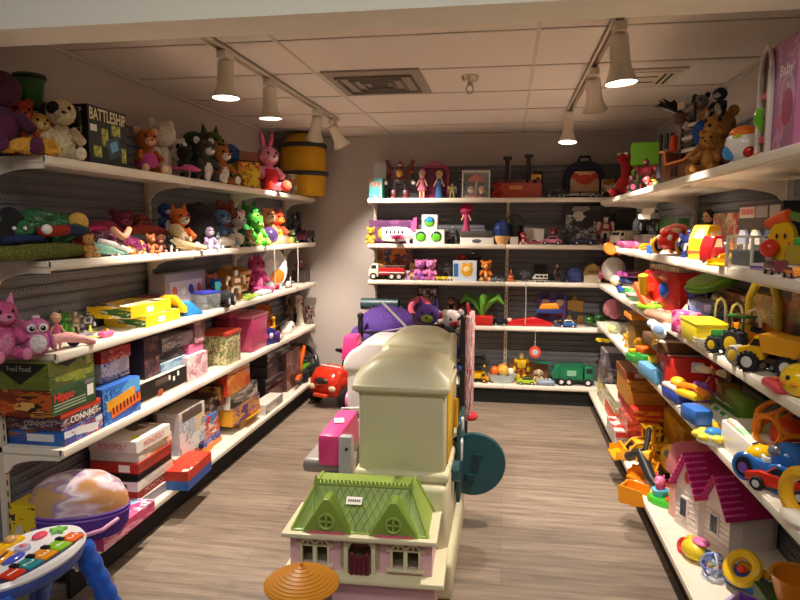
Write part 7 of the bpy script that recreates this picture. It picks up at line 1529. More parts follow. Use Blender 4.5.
gb5('red carton with picture tiles behind the lettered white box', 4.35, 4.7, .80, .2, .1, .101, front=art(['#c83a30', '#d8a090', '#a82c28'], 4, 175), end=art(['#c8402c', '#d8604a', '#b8302c', '#8a2c2c'], 5, 176), top=art(['#a83a34', '#c86a5a', '#7a4a34'], 4, 177))
gb5('red and green boxed set leaning at the far deck, under the red picture box', 4.4, 4.95, .99, .1, .2, 0, front='#a83a28', end='#8a3428', top='#a84a34')
def bigbox(t, s):
    MB().fbox((0, 0, s/2), (.5, .16, s), {'*': art(['#c8961c', '#c8961c', '#b8841a', '#d8a82c'], 1.6, 178)}).build('carton', t)
t = T('toy_carton', 'big mustard yellow carton behind the yellow diggers', 'toy box', (1.1, 4.1, ZR[5]), RZ['R']); bigbox(t, .30)
def excavator(t, s):
    Y = M('#f2c31c', 'gloss')
    MB().box((0, 0, .36*s), (.5*s, .34*s, .28*s), Y, bev=.03*s).box((-.1*s, .02*s, .6*s), (.26*s, .28*s, .28*s), Y, bev=.03*s).build('cab', t)
    MB().box((-.1*s, -.125*s, .62*s), (.2*s, .02*s, .18*s), M('#3a3a3c', 'gloss')).box((-.235*s, .02*s, .62*s), (.02*s, .2*s, .18*s), M('#3a3a3c', 'gloss')).build('window', t)
    for q in (-1, 1): MB().tube([(-.3*s, q*.17*s, .08*s), (.3*s, q*.17*s, .08*s), (.36*s, q*.17*s, .14*s), (.3*s, q*.17*s, .2*s), (-.3*s, q*.17*s, .2*s), (-.36*s, q*.17*s, .14*s)], .05*s, M('#232325'), 8, closed=True).build('track', t)
    MB().box((0, 0, .17*s), (.4*s, .3*s, .12*s), M('#2c2c2e')).build('undercarriage', t)
    MB().tube([(-.2*s, -.02*s, .46*s), (-.42*s, -.02*s, .92*s), (-.62*s, -.02*s, .98*s)], .06*s, Y, 8).build('boom', t)
    MB().tube([(-.6*s, -.02*s, .98*s), (-.82*s, -.02*s, .56*s)], .05*s, M('#2a2a2c'), 8).build('stick', t)
    MB().prism([(-.95*s, .6*s), (-.75*s, .6*s), (-.72*s, .42*s), (-.84*s, .32*s), (-1.0*s, .4*s)], -.14*s, .1*s, M('#f0a81c'), bev=.02*s).build('bucket', t)
t = T('toy_excavator', 'tall yellow toy excavator with black tracks on the lower right deck', 'toy truck', (.92, 4.06, ZR[5]), RZ['R']+PI-.5); excavator(t, .30)
put('R5', 650, .17, car, 'toy_loader', 'yellow toy front loader with its bucket at the deck edge', 'toy truck', '#f0bc1c', 'loader', '#f2a81c', h=.34, rz=PI-1.5, hub='#d8b01c')
def digger(t, s):
    car(t, s, '#e8a81c', 'loader', '#ee8a1c', hub='#c8901c')
put('R5', 658, .16, digger, 'toy_loader', 'orange yellow toy backhoe beside the round windmill disc', 'toy truck', h=.30, rz=PI-.7)
put('R5', 668, .21, car, 'toy_truck', 'small dark yellow toy lorry at the back of the lower right deck', 'toy truck', '#b8841c', 'dump', '#a8741c', h=.26, rz=.1)
def blackcar(t, s): MB().prism([(-.5*s, 0), (.5*s, 0), (.5*s, .4*s), (.2*s, .62*s), (-.3*s, .62*s), (-.5*s, .36*s)], -.26*s, .26*s, M('#1c1c1e'), bev=.06*s).build('body', t); MB().box((-.05*s, -.262*s, .42*s), (.4*s, .01*s, .14*s), M('#3a3a40', 'gloss')).build('window', t)
put('R5', 672, .22, blackcar, 'toy_cab', 'black toy driver cab in front of the mustard carton', 'toy', h=.14, z=.0, rz=.2)
def scoop(t, s):
    MB().prism([(-.5*s, .5*s), (-.4*s, .55*s), (.36*s, .5*s), (.5*s, .0), (.1*s, -.12*s), (-.4*s, -.04*s)], -.4*s, -.34*s, M('#f09a1c')).prism([(-.5*s, .5*s), (-.4*s, .55*s), (.36*s, .5*s), (.5*s, .0), (.1*s, -.12*s), (-.4*s, -.04*s)], .34*s, .4*s, M('#f09a1c')).tube([(-.45*s, 0, .5*s), (-.42*s, 0, .0), (.1*s, 0, -.1*s), (.48*s, 0, .0)], .05*s, M('#f09a1c')).box((-.42*s, 0, .24*s), (.06*s, .74*s, .56*s), M('#ee921c')).box((.02*s, 0, -.06*s), (.86*s, .74*s, .06*s), M('#e88a1c'), R=(0, -.05, 0)).build('shell', t)
    MB().box((-.46*s, 0, .3*s), (.01*s, .12*s, .12*s), M('#f0ece4', 'card')).build('price_sticker', t)
p, k = on('R5', 633, -.045); t = T('toy_scoop', 'orange digger scoop with a white sticker overhanging the lower right deck edge', 'toy scoop', p+Vector((0, -.05, -.015)), -.55); scoop(t, .15)
put('R5', 640, .03, lambda t, s: MB().tube([(-.12, 0, .1), (0, 0, .16), (.1, 0, .05), (.16, 0, .02)], [.03, .035, .03, .02], M('#26262a')).build('arm', t), 'toy_digger', 'black and grey toy digger arm before the excavator', 'toy', h=1, rz=.4)
def mill(t, s):
    MB().cyl((0, -.03*s, .62*s), (0, .03*s, .62*s), .36*s, .36*s, M('#e8b43a'), 28).build('disc', t)
    for k in range(3): MB().ell((.2*s*math.cos(k*2.1+.5), -.04*s, .62*s+.2*s*math.sin(k*2.1+.5)), (.09*s, .015*s, .09*s), M('#5a8a7a')).build('blue_spot', t)
    MB().box((0, 0, .15*s), (.12*s, .08*s, .3*s), M('#c8502c')).box((0, 0, .03*s), (.5*s, .3*s, .06*s), M('#c8502c')).build('stand', t)
put('R5', 674, .2, mill, 'toy_windmill', 'round yellow disc with blue green spots on a stand left of the pink house', 'toy', h=.25, rz=.8)
def redarch(t, s):
    soft(t, [(-.4*s, 0, .05*s), (-.2*s, 0, .45*s), (.1*s, 0, .62*s), (.5*s, 0, .66*s)], [.08*s, .09*s, .09*s, .08*s], '#d83a1c', 'plastic', name='arch')
    MB().box((.3*s, 0, .3*s), (.3*s, .3*s, .6*s), M('#c8341c'), bev=.04*s).build('tower', t)
t = T('toy_slide', 'curved red orange toy slide between the windmill disc and the pink house', 'toy slide', (1.02, 3.62, ZR[5]), RZ['R']+PI); redarch(t, .30)
def greenbase(t, s):
    MB().lathe([(.001, 0), (.48*s, 0), (.5*s, .06*s), (.46*s, .14*s), (.001, .15*s)], M('#4ac43a', 'gloss'), sy=.7, seg=32).build('base', t)
    MB().lathe([(.001, .14*s), (.2*s, .14*s), (.2*s, .19*s), (.001, .2*s)], M('#e8642c'), c=(.2*s, -.1*s, 0), sy=.8).build('pad', t)
    MB().lathe([(.001, .14*s), (.16*s, .14*s), (.2*s, .3*s), (.15*s, .32*s), (.001, .32*s)], M('#5ab8d8'), c=(-.2*s, 0, 0)).build('teacup', t)
    MB().ell((-.2*s, 0, .38*s), (.12*s, .12*s, .12*s), M('#e85a90')).ell((-.2*s, -.03*s, .52*s), (.13*s, .13*s, .11*s), M('#f07aa8')).ell((-.2*s, -.16*s, .5*s), (.05*s, .05*s, .045*s), M('#f08ab4')).build('rider', t)
    for q in (-1, 1): MB().ell((-.2*s+q*.08*s, 0, .63*s), (.03*s, .02*s, .05*s), M('#e85a90')).build('ear', t)
t = T('play_set', 'pink toy animal in a blue cup on a green oval base', 'toy', (.865, 3.52, ZR[5]), RZ['R']+.9); greenbase(t, .22)
# pink roofed dollhouse
def phouse(t):
    W = M('#f0e4e0'); P = M('#e8b0ac'); RF = M('#c8287a'); RS = M('#ee5cb4')
    # local x towards the camera, front -y
    # main long body with its ridge along y (gables to the front)
    def gbody(x0, x1, y0, y1, h, rh, name='wall', m=W):
        b = MB(); xm = (x0+x1)/2
        b.prism([(x0, 0), (x1, 0), (x1, h), (xm, h+rh), (x0, h)], y0, y1, m, 'y')
        w = b.build(name, t)
        gg = MB(); n = int(h/.028)
        for k in range(1, n): gg.box((xm, y0-.001, k*.028), (x1-x0, .003, .004), M('#d8c8c4'))
        gg.build('siding', w)
        return w
    def groof(x0, x1, y0, y1, h, rh, o=.025):
        xm = (x0+x1)/2; th = .012
        for sgn, xa in ((-1, x0), (1, x1)):
            ex = xa+sgn*o; ez = h-o*rh/((x1-x0)/2)
            r = MB().prism([(xm, h+rh), (xm, h+rh+th*1.6), (ex, ez+th), (ex, ez)], y0-.03, y1+.005, RF, 'y').build('roof', t)
            e = MB()
            n = 7
            for k in range(n):
                f = (k+.5)/n; x = xm+(ex-xm)*f; z = h+rh+(ez-h-rh)*f+th*1.2
                for j in range(4): e.ell((x, y0-.02+.022*j, z), (abs(ex-xm)/n*.62, .014, .006), RS, seg=8)
            e.build('shingle', r)
    gbody(-.30, -.02, 0, .235, .235, .165); groof(-.30, -.02, 0, .235, .235, .165)
    gbody(-.02, .25, .03, .235, .2, .155); groof(-.02, .25, .03, .235, .2, .155)
    # side wing, salmon, far end
    MB().box((-.38, .10, .13), (.15, .16, .26), P, bev=.006).build('tower_wall', t)
    MB().prism([(-.48, .25), (-.28, .25), (-.33, .36), (-.38, .43), (-.43, .36)], -.0, .2, M('#ea8a96'), 'y', bev=.01).build('tower_roof', t)
    def win(x, y, z, w, h):
        f = MB().box((x, y, z), (w, .014, h), W, bev=.003).build('window', t)
        MB().box((x-w*.22, y-.008, z), (w*.34, .004, h*.84), M('#3a4a5e', 'gloss')).box((x+w*.22, y-.008, z), (w*.34, .004, h*.84), M('#3a4a5e', 'gloss')).build('pane', f)
    win(-.18, -.002, .12, .085, .11); win(.1, .028, .11, .085, .10)
    MB().cyl((-.16, -.006, .285), (-.16, .006, .285), .032, .032, M('#c8242c'), 24).build('round_window', t)
    MB().box((.25+.001, .15, .1), (.006, .14, .2), M('#e8dcd8')).box((.19, .2, .1), (.12, .06, .2), M('#d8d0cc')).build('side_panel', t)
t = T('dollhouse', 'white toy dollhouse with a magenta shingled roof on the lower right deck', 'dollhouse', (.925, 3.12, ZR[5]), RZ['R']+.36); t.scale = (.62, 1.2, .92); phouse(t)
put('R5', 694, .085, lambda t, s: (MB().ell((0, 0, .25*s), (.4*s, .3*s, .25*s), M('#f0d42c')).build('body', t), MB().torus((-.35*s, -.1*s, .2*s), .16*s, .06*s, M('#e83a3a'), R=(1.2, 0, 0)).build('ring', t), MB().ell((.1*s, .1*s, .5*s), (.26*s, .2*s, .08*s), M('#e87ab0')).build('lid', t), MB().box((.4*s, .15*s, .3*s), (.3*s, .16*s, .16*s), M('#3a8ad8'), bev=.03*s).build('block', t), MB().ell((-.3*s, .1*s, .3*s), (.2*s, .18*s, .18*s), M('#e8c01c')).build('head', t)), 'pull_toy', 'yellow pull toy with a red ring and pink lid before the dollhouse', 'toy', h=.17, rz=.3)
def rattle(t, s):
    for k in range(4): MB().torus((0, 0, .42*s), .38*s, .03*s, M(('#7a8ae0', '#a8c0f0', '#5a6ad0', '#c8d0f0')[k]), R=(PI/2*(k > 0), 0, k*PI/3)).build('hoop', t)
    MB().ell((0, 0, .42*s), (.28*s, .28*s, .28*s), M('#c8dcf0', 'clear')).build('globe', t)
    for k, c in enumerate(('#f0d02c', '#e8483a', '#4ab84a', '#f0a02c')): MB().ell((.14*s*math.cos(k*1.6), .14*s*math.sin(k*1.6), .34*s+.06*s*(k % 2)), (.08*s, .08*s, .08*s), M(c)).build('bead', t)
    MB().lathe([(.001, 0), (.4*s, 0), (.36*s, .1*s), (.001, .1*s)], M('#e8ecf4')).build('dish', t)
put('R5', 713, .12, rattle, 'rattle_ball', 'clear blue hooped rattle ball with coloured beads before the dollhouse', 'ball', h=.13)
def steerY(t, s):
    MB().torus((0, 0, .5*s), .3*s, .11*s, M('#f2c61c'), R=(.9, 0, 0)).build('wheel', t)
    MB().ell((0, -.02*s, .48*s), (.1*s, .1*s, .08*s), M('#e8402c')).build('horn', t)
    MB().box((0, .15*s, .2*s), (.8*s, .4*s, .36*s), M('#2c6ac8'), bev=.08*s).build('dash', t)
    MB().box((.1*s, .3*s, .42*s), (.7*s, .2*s, .14*s), M('#e8a41c'), bev=.05*s).build('cowl', t)
put('R5', 741, .20, steerY, 'toy_dashboard', 'blue toy dashboard with a thick yellow steering wheel', 'toy', h=.19, rz=.7)
def ptruck(t, s):
    P = M('#6a3aa8', 'gloss')
    MB().box((0, 0, .1*s), (1.0*s, .5*s, .1*s), P, bev=.03*s).build('base', t)
    for q in (-1, 1): MB().box((0, q*.25*s, .27*s), (1.0*s, .05*s, .28*s), P, bev=.02*s).build('side', t)
    MB().box((-.48*s, 0, .27*s), (.05*s, .5*s, .28*s), M('#b8a8d0'), bev=.02*s).build('front', t)
    MB().tube([(-.4*s, -.28*s, .44*s), (.4*s, -.28*s, .44*s)], .05*s, M('#e8b02c')).build('handle', t)
    MB().lathe([(.001, .16*s), (.3*s, .16*s), (.32*s, .34*s), (.001, .42*s)], M('#8a2434', 'gloss'), c=(.2*s, .05*s, 0)).build('dome', t)
    MB().box((-.2*s, -.05*s, .2*s), (.2*s, .16*s, .12*s), M('#f0b82c'), bev=.03*s).build('seat', t)
    for x in (-.32, .32):
        for q in (-1, 1): wheel(t, x*s, q*.29*s, .11*s, .07*s, c='#4a4a6a', hub='#b8b0d8')
put('R5', 768, .16, ptruck, 'toy_wagon', 'purple toy wagon with a dark red dome at the lower right picture corner', 'toy wagon', h=.30, rz=.8)
put('R5', 797, .3, lambda t, s: MB().lathe([(.001, 0), (.34*s, 0), (.48*s, .5*s), (.5*s, .55*s), (.44*s, .53*s), (.3*s, .06*s), (.001, .06*s)], M('#e8961c'), seg=28).build('tub', t), 'toy_tub', 'orange yellow plastic tub at the right picture edge, lower right deck', 'tub', h=.2, z=.11)
put('R5', 797, .3, lambda t, s: MB().box((0, 0, s/2), (.3, .2, s), M('#2c4a2a', 'card')).build('carton', t), 'toy_carton', 'dark green carton under the orange yellow tub', 'toy box', h=.108)
put('R5', 795, .18, lambda t, s: slab_toy(t, s, s*.8, .06, '#3f8a3a', n=3, rows=1), 'toy_tray', 'green flat toy at the lower right picture corner', 'toy tray', h=.16)
# ================================================================== MIDDLE OF THE FLOOR
CR = M('#d8d2ae'); 
# ---- cream play kitchen, seen from its side
t = T('play_kitchen', 'tall cream plastic play kitchen with rounded roofs in the middle of the floor', 'play kitchen', (-.44, 3.15, 0))
def rb(c, s, m=CR, bev=.02, seg=3, taper=1): return MB().box(c, s, m, bev=bev, seg=seg, taper=taper)
# local: x towards the right wall, y away from the camera
rb((0, 0, .09), (.47, .96, .18), bev=.03).box((.0, 0, .3), (.41, .90, .40), CR, bev=.025, seg=3).build('base_cabinet', t)
rb((-.0, -.22, .525), (.42, .40, .05), bev=.02).build('counter_band', t)
b = MB().box((-.0, -.22, .73), (.385, .36, .40), CR, bev=.02, seg=3); b.build('near_tower', t)
MB().box((0, -.402, .3), (.012, .012, .36), M('#c8c29e'), bev=.004).build('seam', t)
for z in (.905,): rb((0, -.22, z), (.41, .385, .03), bev=.012).build('moulding', t)
def roof(y0, y1, z0, zt, w):
    m = MB(); n = 10
    pts = []
    ym = (y0+y1)/2; hw = (y1-y0)/2
    # rounded hipped roof: arch along x, hipped at the ends
    v = []
    NX, NY = 16, 12
    g = {}
    for i in range(NX+1):
        for j in range(NY+1):
            fx = -1+2*i/NX; fy = -1+2*j/NY
            h = 1-abs(fx)**3.2; hy = min(1, (1-abs(fy))*2.2); hy = math.sin(hy*PI/2)
            g[i, j] = m.bm.verts.new((fx*w/2, ym+fy*hw, z0+(zt-z0)*(h*.65+.35)*hy if hy > 0 else z0))
    k = m._m(CR)
    for i in range(NX):
        for j in range(NY):
            f = m.bm.faces.new((g[i, j], g[i+1, j], g[i+1, j+1], g[i, j+1])); f.material_index = k
    m.box((0, ym, z0-.012), (w+.01, 2*hw+.01, .03), CR, bev=.01)
    return m
roof(-.43, -.02, .93, 1.045, .415).build('near_roof', t, sharp=60)
MB().box((0.02, .22, .78), (.32, .38, .52), CR, bev=.02, seg=3).build('far_tower', t)
roof(.02, .44, .98, 1.085, .34).build('far_roof', t, sharp=60)
o = MB().box((.194, -.2, .73), (.012, .26, .34), M('#e6b81c'), bev=.004).build('door', t)
MB().cyl((.215, -.09, .66), (.215, -.09, .80), .011, .011, M('#c89a14')).build('handle', o)
TE = M('#1d4a52')
MB().box((.225, .13, .46), (.02, .34, .40), TE, bev=.008).build('oven_panel', t)
MB().box((.238, -.0, .52), (.012, .06, .10), M('#dfe0da'), bev=.004).box((.238, .04, .64), (.012, .05, .06), M('#dfe0da'), bev=.004).build('oven_sticker', t)
MB().lathe([(.001, -.016), (.165, -.016), (.172, 0), (.165, .016), (.001, .016)], TE, seg=40, R=(PI/2, 0, .12), c=(.285, .22, .37)).build('round_table_top', t)
g = MB()
MB().box((.31, .195, .42), (.05, .012, .03), M('#163a40'), bev=.005).build('latch_plate', t)
MB().box((.27, .195, .30), (.05, .012, .05), M('#163a40'), bev=.005).build('latch_plate', t)
MB().lathe([(.001, -.02), (.05, -.02), (.05, .02), (.001, .02)], TE, R=(0, PI/2, 0), c=(.222, -.16, .47)).build('burner_knob', t)
# ---- green roofed dollhouse
t = T('dollhouse', 'pink dollhouse with a lime green mansard roof in front of the cream play kitchen', 'dollhouse', (-.56, 2.46, 0), .03)
PW = M('#e3b4bf'); IV = M('#e2dbb8'); GR = M('#9ab552'); GD = M('#86a244')
W2 = .29
# body: y=0 front face; depth .22
MB().box((0, .12, .10), (.60, .24, .20), PW, bev=.006).build('lower_storey', t)
MB().box((0.012, .10, .2125), (.66, .32, .025), IV, bev=.008).build('deck', t)
g = MB(); z0, z1 = .225, .375
def fwall(x0, x1, za, zb): g.box(((x0+x1)/2, .008, (za+zb)/2), (x1-x0, .016, zb-za), PW)
WX = (-.185, .185)
fwall(-W2, -.245, z0, z1); fwall(-.125, -.052, z0, z1); fwall(.052, .125, z0, z1); fwall(.245, W2, z0, z1)
for c in WX: fwall(c-.06, c+.06, z0, .252); fwall(c-.06, c+.06, .338, z1)
fwall(-.052, .052, .355, z1)
g.box((-W2+.008, .12, .30), (.016, .22, .15), PW).box((W2-.008, .12, .30), (.016, .22, .15), PW).box((0, .225, .30), (.58, .012, .15), M('#c8a8a8'))
g.build('upper_storey', t)
for c in WX:
    f = MB()
    for s in (-1, 1):
        x = c+s*.03
        f.box((x-.026, -.004, .29), (.008, .018, .085), IV).box((x+.026, -.004, .29), (.008, .018, .085), IV)
        f.tube([(x+.027*math.cos(a), -.004, .325+.027*math.sin(a)) for a in [PI*k/8 for k in range(9)]], .006, IV, 8)
        f.box((x, -.004, .328), (.055, .012, .006), IV).box((x, -.003, .338), (.006, .01, .025), IV)
    f.box((c, -.008, .248), (.15, .026, .010), IV, bev=.003).box((c-.07, -.004, .33), (.022, .016, .016), IV, bev=.004).box((c+.07, -.004, .33), (.022, .016, .016), IV, bev=.004)
    f.build('arched_window', t)
d = MB()
for s in (-1, 1): d.box((s*.056, -.006, .295), (.018, .026, .145), IV, bev=.003).box((s*.072, -.004, .30), (.012, .012, .10), M('#a89a7a'))
d.tube([(.05*math.cos(a), -.004, .325+.042*math.sin(a)) for a in [PI*k/10 for k in range(11)]], .008, IV, 8)
d.prism([(-.075, .352), (.075, .352), (0, .392)], -.018, .004, IV, 'y', bev=.003)
d.build('door_surround', t)
dd = MB().box((0, -.022, .262), (.084, .012, .075), M('#6e2230'), bev=.004)
for k in range(4): dd.box((-.03+.02*k, -.03, .262), (.006, .006, .07), M('#561824'))
dd.ell((-.03, -.022, .305), (.01, .008, .012), M('#6e2230')).ell((.03, -.022, .305), (.01, .008, .012), M('#6e2230'))
dd.build('half_door', t)
MB().ell((0, .006, .345), (.035, .006, .022), M('#7e2a38')).build('fan_light', t)
MB().box((0, .10, .385), (.625, .31, .02), IV, bev=.006).build('eave_ledge', t)
# mansard roof
zb, zt = .395, .555
m = MB(); k = m._m(GR)
Q = [(-.275, -.02, zb), (.275, -.02, zb), (.275, .235, zb), (-.275, .235, zb), (-.20, .08, zt), (.20, .08, zt), (.20, .20, zt), (-.20, .20, zt)]
V = [m.bm.verts.new(q) for q in Q]
for f in ((0, 1, 5, 4), (1, 2, 6, 5), (2, 3, 7, 6), (3, 0, 4, 7), (4, 5, 6, 7), (3, 2, 1, 0)): m.bm.faces.new([V[i] for i in f]).material_index = k
rf = m.build('roof', t)
sh = MB()
for i in range(13):
    for s in (-1, 1):
        xa = -.19+.0317*i; 
        p0 = Vector((xa-.0*s, -.021+.0, zb)); 
        a = Vector((max(-.27, min(.27, xa)), -.0225, zb+.0)); q = Vector((max(-.2, min(.2, xa+s*.10)), .0785, zt))
        sh.tube([a, q], .0018, GD, 5)
sh.build('diamond_shingle', rf)
e = MB()
for (a, b_) in ((0, 4), (1, 5), (4, 5), (2, 6), (3, 7), (5, 6), (4, 7), (0, 1)): e.tube([Q[a], Q[b_]], .008, GR, 8)
for x in (-.20, .20): e.cyl((x, .08, zt), (x, .08, zt+.035), .012, .002, GR, 8)
for i in range(24): e.box((-.19+.0165*i, .08, zt+.012), (.008, .01, .016), GR)
e.build('ridge', rf)
for x in (-.13, .14):
    MB().prism([(x-.102, zb), (x+.102, zb), (x+.012, .535), (x-.012, .535)], -.035, .05, GD, 'y', bev=.006).build('dormer', t)
    w = MB().torus((x, -.037, .445), .030, .006, GR, R=(PI/2, 0, 0), seg=24)
    w.box((x, -.037, .445), (.06, .006, .008), GR).box((x, -.037, .445), (.008, .006, .06), GR).cyl((x, -.034, .445), (x, -.036, .445), .03, .03, M('#5a7028'), 20).build('round_window', t)
    MB().box((x, -.035, .399), (.15, .012, .01), M('#e06a86')).build('pink_trim', t)
tg = MB().box((-.03, .015, .50), (.065, .002, .036), M('#f4f2ea', 'card'), R=(-1.0+.0, 0, 0)).build('price_tag', t)
tg.location = (0, .018, .008)
g = MB()
for kx in range(6): g.box((-.022+.009*kx, 0, 0), (.006, .0006, .010), M('#2a2a2a', 'card'))
pt = g.build('printing', tg); pt.location = (-.03, .0135, .5016); pt.rotation_euler = (-1.0, 0, 0)
# ---- turret
t = T('toy_turret', 'round lilac toy turret with an orange tiled cone roof at the bottom edge', 'toy tower', (-.675, 2.06, 0))
MB().lathe([(.001, 0), (.10, 0), (.10, .37), (.001, .37)], M('#9a86b4'), seg=32).build('tower_wall', t)
MB().lathe([(.10, .33), (.104, .33), (.104, .378), (.10, .378)], M('#5a6aa8'), seg=32).build('band', t)
prof = []; n = 10; R0, zb, zt = .128, .39, .455
for i in range(n):
    f0, f1 = i/n, (i+1)/n; r0, r1 = R0*(1-f0**1.3), R0*(1-f1**1.3)
    za, zc_ = zb+(zt-zb)*f0, zb+(zt-zb)*f1
    prof += [(r0+.0015, za), (r0+.0015, za+.002), (max(r1+.001, .004), zc_)]
MB().lathe([(.001, zb-.004)] + [(R0-.01, zb-.006), (R0, zb-.006)] + prof + [(.006, zt+.002), (.007, zt+.008), (.001, zt+.012)], M('#d98f24'), seg=48).build('cone_roof', t, sharp=20)
# ---- pink and grey toy desk
t = T('toy_desk', 'pink and grey plastic toy desk left of the cream play kitchen', 'toy desk', (-.83, 3.16, 0))
GY = M('#8f8a8c'); PK = M('#d83f86')
MB().box((-.045, .12, .445), (.20, .56, .075), M('#8a8482'), bev=.025, seg=3).build('tray', t)
MB().prism([(-.19, .46), (-.19, .615), (.22, .63), (.24, .46)], -.055, .055, PK, 'x', bev=.018).build('cabinet', t)
MB().prism([(-.045, 0), (.045, 0), (.038, .3), (.03, .62), (-.03, .62), (-.038, .3)], -.215, -.165, M('#a2a4ae'), 'y', bev=.008, c=(.088, 0, 0)).build('leg', t)
MB().prism([(-.045, 0), (.045, 0), (.038, .3), (.03, .55), (-.03, .55), (-.038, .3)], .30, .34, M('#a2a4ae'), 'y', bev=.008, c=(.06, 0, 0)).build('leg', t)
for z in (.43, .56): MB().cyl((.096, -.219, z), (.096, -.213, z), .008, .008, M(BLK), 12).build('screw', t)
MB().box((.0, .02, .628), (.05, .07, .002), M(WHT, 'card'), R=(.037, 0, .25)).build('price_tag', t)
MB().box((.03, -.17, .36), (.14, .02, .12), M('#c86a90'), bev=.008).build('apron', t)
MB().tube([(-.06, .30, .46), (-.06, .33, .60), (.04, .34, .61), (.06, .34, .46)], .014, M('#b0a8a4')).build('rear_bar', t)
# ---- white toy vanity behind
t = T('toy_vanity', 'white plastic toy vanity with a pink corner behind the cream play kitchen', 'toy vanity', (-.76, 3.98, 0))
WV = M('#d6d0cc')
MB().box((.06, .05, .22), (.30, .34, .44), WV, bev=.02).build('pedestal', t)
MB().prism([(-.19, .47), (.24, .47), (.24, .80), (-.19, .80)], -.16, .2, WV, 'y', bev=.03, seg=3).build('basin', t)
MB().prism([(-.21, .74), (.24, .74), (.24, .93), (-.06, .93), (-.17, .86), (-.21, .80)], -.18, .22, WV, 'y', bev=.025, seg=3).build('top', t)
MB().box((-.17, -.08, .88), (.11, .16, .15), PK, bev=.015, taper=.8).build('corner_block', t)
MB().lathe([(.001, -.02), (.06, -.02), (.06, .02), (.001, .02)], M('#d8608e'), R=(0, PI/2, 0), c=(-.19, -.06, .53), seg=24, sy=1).build('knob', t)
# ---- wire bin full of plush behind the kitchen
t = T('display_bin', 'black framed display bin heaped with plush toys behind the play kitchen', 'bin', (-.62, 4.55, 0))
BK = M('#1e1c1d')
for x in (-.36, .34):
    for y in (-.2, .2): MB().cyl((x, y, 0), (x, y, 1.0), .018, .018, BK, 10).ell((x, y, 1.01), .024, BK, seg=10).build('post', t)
g = MB()
for z in (.2, .55, .9):
    for y in (-.2, .2): g.cyl((-.36, y, z), (.34, y, z), .008, .008, BK, 8)
    for x in (-.36, .34): g.cyl((x, -.2, z), (x, .2, z), .008, .008, BK, 8)
for k in range(1, 14):
    for y in (-.2, .2): g.cyl((-.36+.05*k, y, .2), (-.36+.05*k, y, .9), .004, .004, BK, 6)
for k in range(1, 8):
    for x in (-.36, .34): g.cyl((x, -.2+.05*k, .2), (x, -.2+.05*k, .9), .004, .004, BK, 6)
g.build('wire_side', t)
MB().box((-.01, 0, .72), (.68, .38, .02), M('#8a7a5a', 'card')).build('shelf_board', t)
MB().box((-.42, -.2, .86), (.10, .02, .02), BK).build('hook_arm', t)
BINZ = .735; gB = 'plush toys heaped in the display bin'
def binp(fn, name, label, cat, x, y, z, rz=0, **k):
    tt = T(name, label, cat, (-.62+x, 4.55+y, z), rz, gB if cat == 'plush toy' else None); fn(tt, **k); return tt
def purple_fluff(t):
    b = MB().ell((0, 0, .14), (.21, .15, .16), M('#6a4aa8', 'fur'), seg=32).ell((-.14, -.02, .08), (.12, .12, .1), M('#6a4aa8', 'fur'), seg=24); b.jitter(.02, 22).build('body', t)
    for s, x in ((-1, -.12), (1, .1)): MB().ell((x, -.13, .1), (.05, .04, .05), M('#7a5ab8', 'fur')).build('paw', t)
binp(purple_fluff, 'plush_toy', 'fluffy purple plush with a pale stick across it in the display bin', 'plush toy', -.2, -.04, BINZ)
binp(lambda t: plush(t, .36, '#6a48a0', '#8a9a34', ear='point', ec='#5a3a92', kind='fur'), 'plush_toy', 'violet plush with a yellow green muzzle in the display bin', 'plush toy', .08, .02, BINZ)
tt = T('toy_wand', 'thin white stick lying across the fluffy purple plush', 'stick', (-.76, 4.40, 1.0)); MB().cyl((-.08, 0, .1), (.11, .0, -.09), .009, .009, M('#cfc8cc'), 10).build('stick', tt)
tt = T('toy_wand', 'second pale stick lying level over the fluffy purple plush', 'stick', (-.73, 4.36, .92)); MB().cyl((-.1, 0, -.02), (.10, 0, .02), .007, .007, M('#a89ab8'), 10).build('stick', tt)
binp(lambda t: plush(t, .30, '#e4dcd8', '#c8283c', ear='round', ec='#e4dcd8'), 'plush_toy', 'white and red plush at the right side of the display bin', 'plush toy', .25, .05, BINZ, rz=.3)
binp(lambda t: plush(t, .26, '#d83048', '#e8a0b0', ear='round', ec='#d8d0d0'), 'plush_toy', 'red and pink striped plush between the violet and white plushes', 'plush toy', .18, .12, BINZ+.03)
binp(lambda t: lying_plush(t, .3, '#e6dedc', '#d84a5a', ec='#c8283c'), 'plush_toy', 'white plush with a red patch flopped on top at the bin right corner', 'plush toy', .22, .1, BINZ+.2, rz=.6)
binp(lambda t: plush(t, .2, '#24242a', '#e0d8d4', ear='round'), 'plush_toy', 'small black and white plush before the white and red plush', 'plush toy', .24, -.13, BINZ+.02)
binp(lambda t: plush(t, .17, '#27479a', '#3a5ab0', ear=None), 'plush_toy', 'royal blue plush at the right front of the display bin', 'plush toy', .29, -.15, BINZ-.08)
tt = T('hanging_bag', 'white and red patterned fabric bag hanging on the right side of the display bin', 'bag', (-.245, 4.55, .30))
PRN = art(['#d8ccca', '#a82a34', '#d8ccca', '#8a2230', '#c84a54', '#e4dcda'], 9, 181, rough=.9)
MB().box((0, 0, .36), (.05, .36, .72), PRN, bev=.015).jitter(.006, 14).build('bag', tt)
MB().ell((.02, -.12, .02), (.05, .07, .03), M('#c02a34', 'fab')).build('tassel', tt)
MB().tube([(0, -.1, .7), (-.02, -.05, .78), (-.02, .05, .78), (0, .1, .7)], .008, M('#a82a34', 'fab')).build('strap', tt)
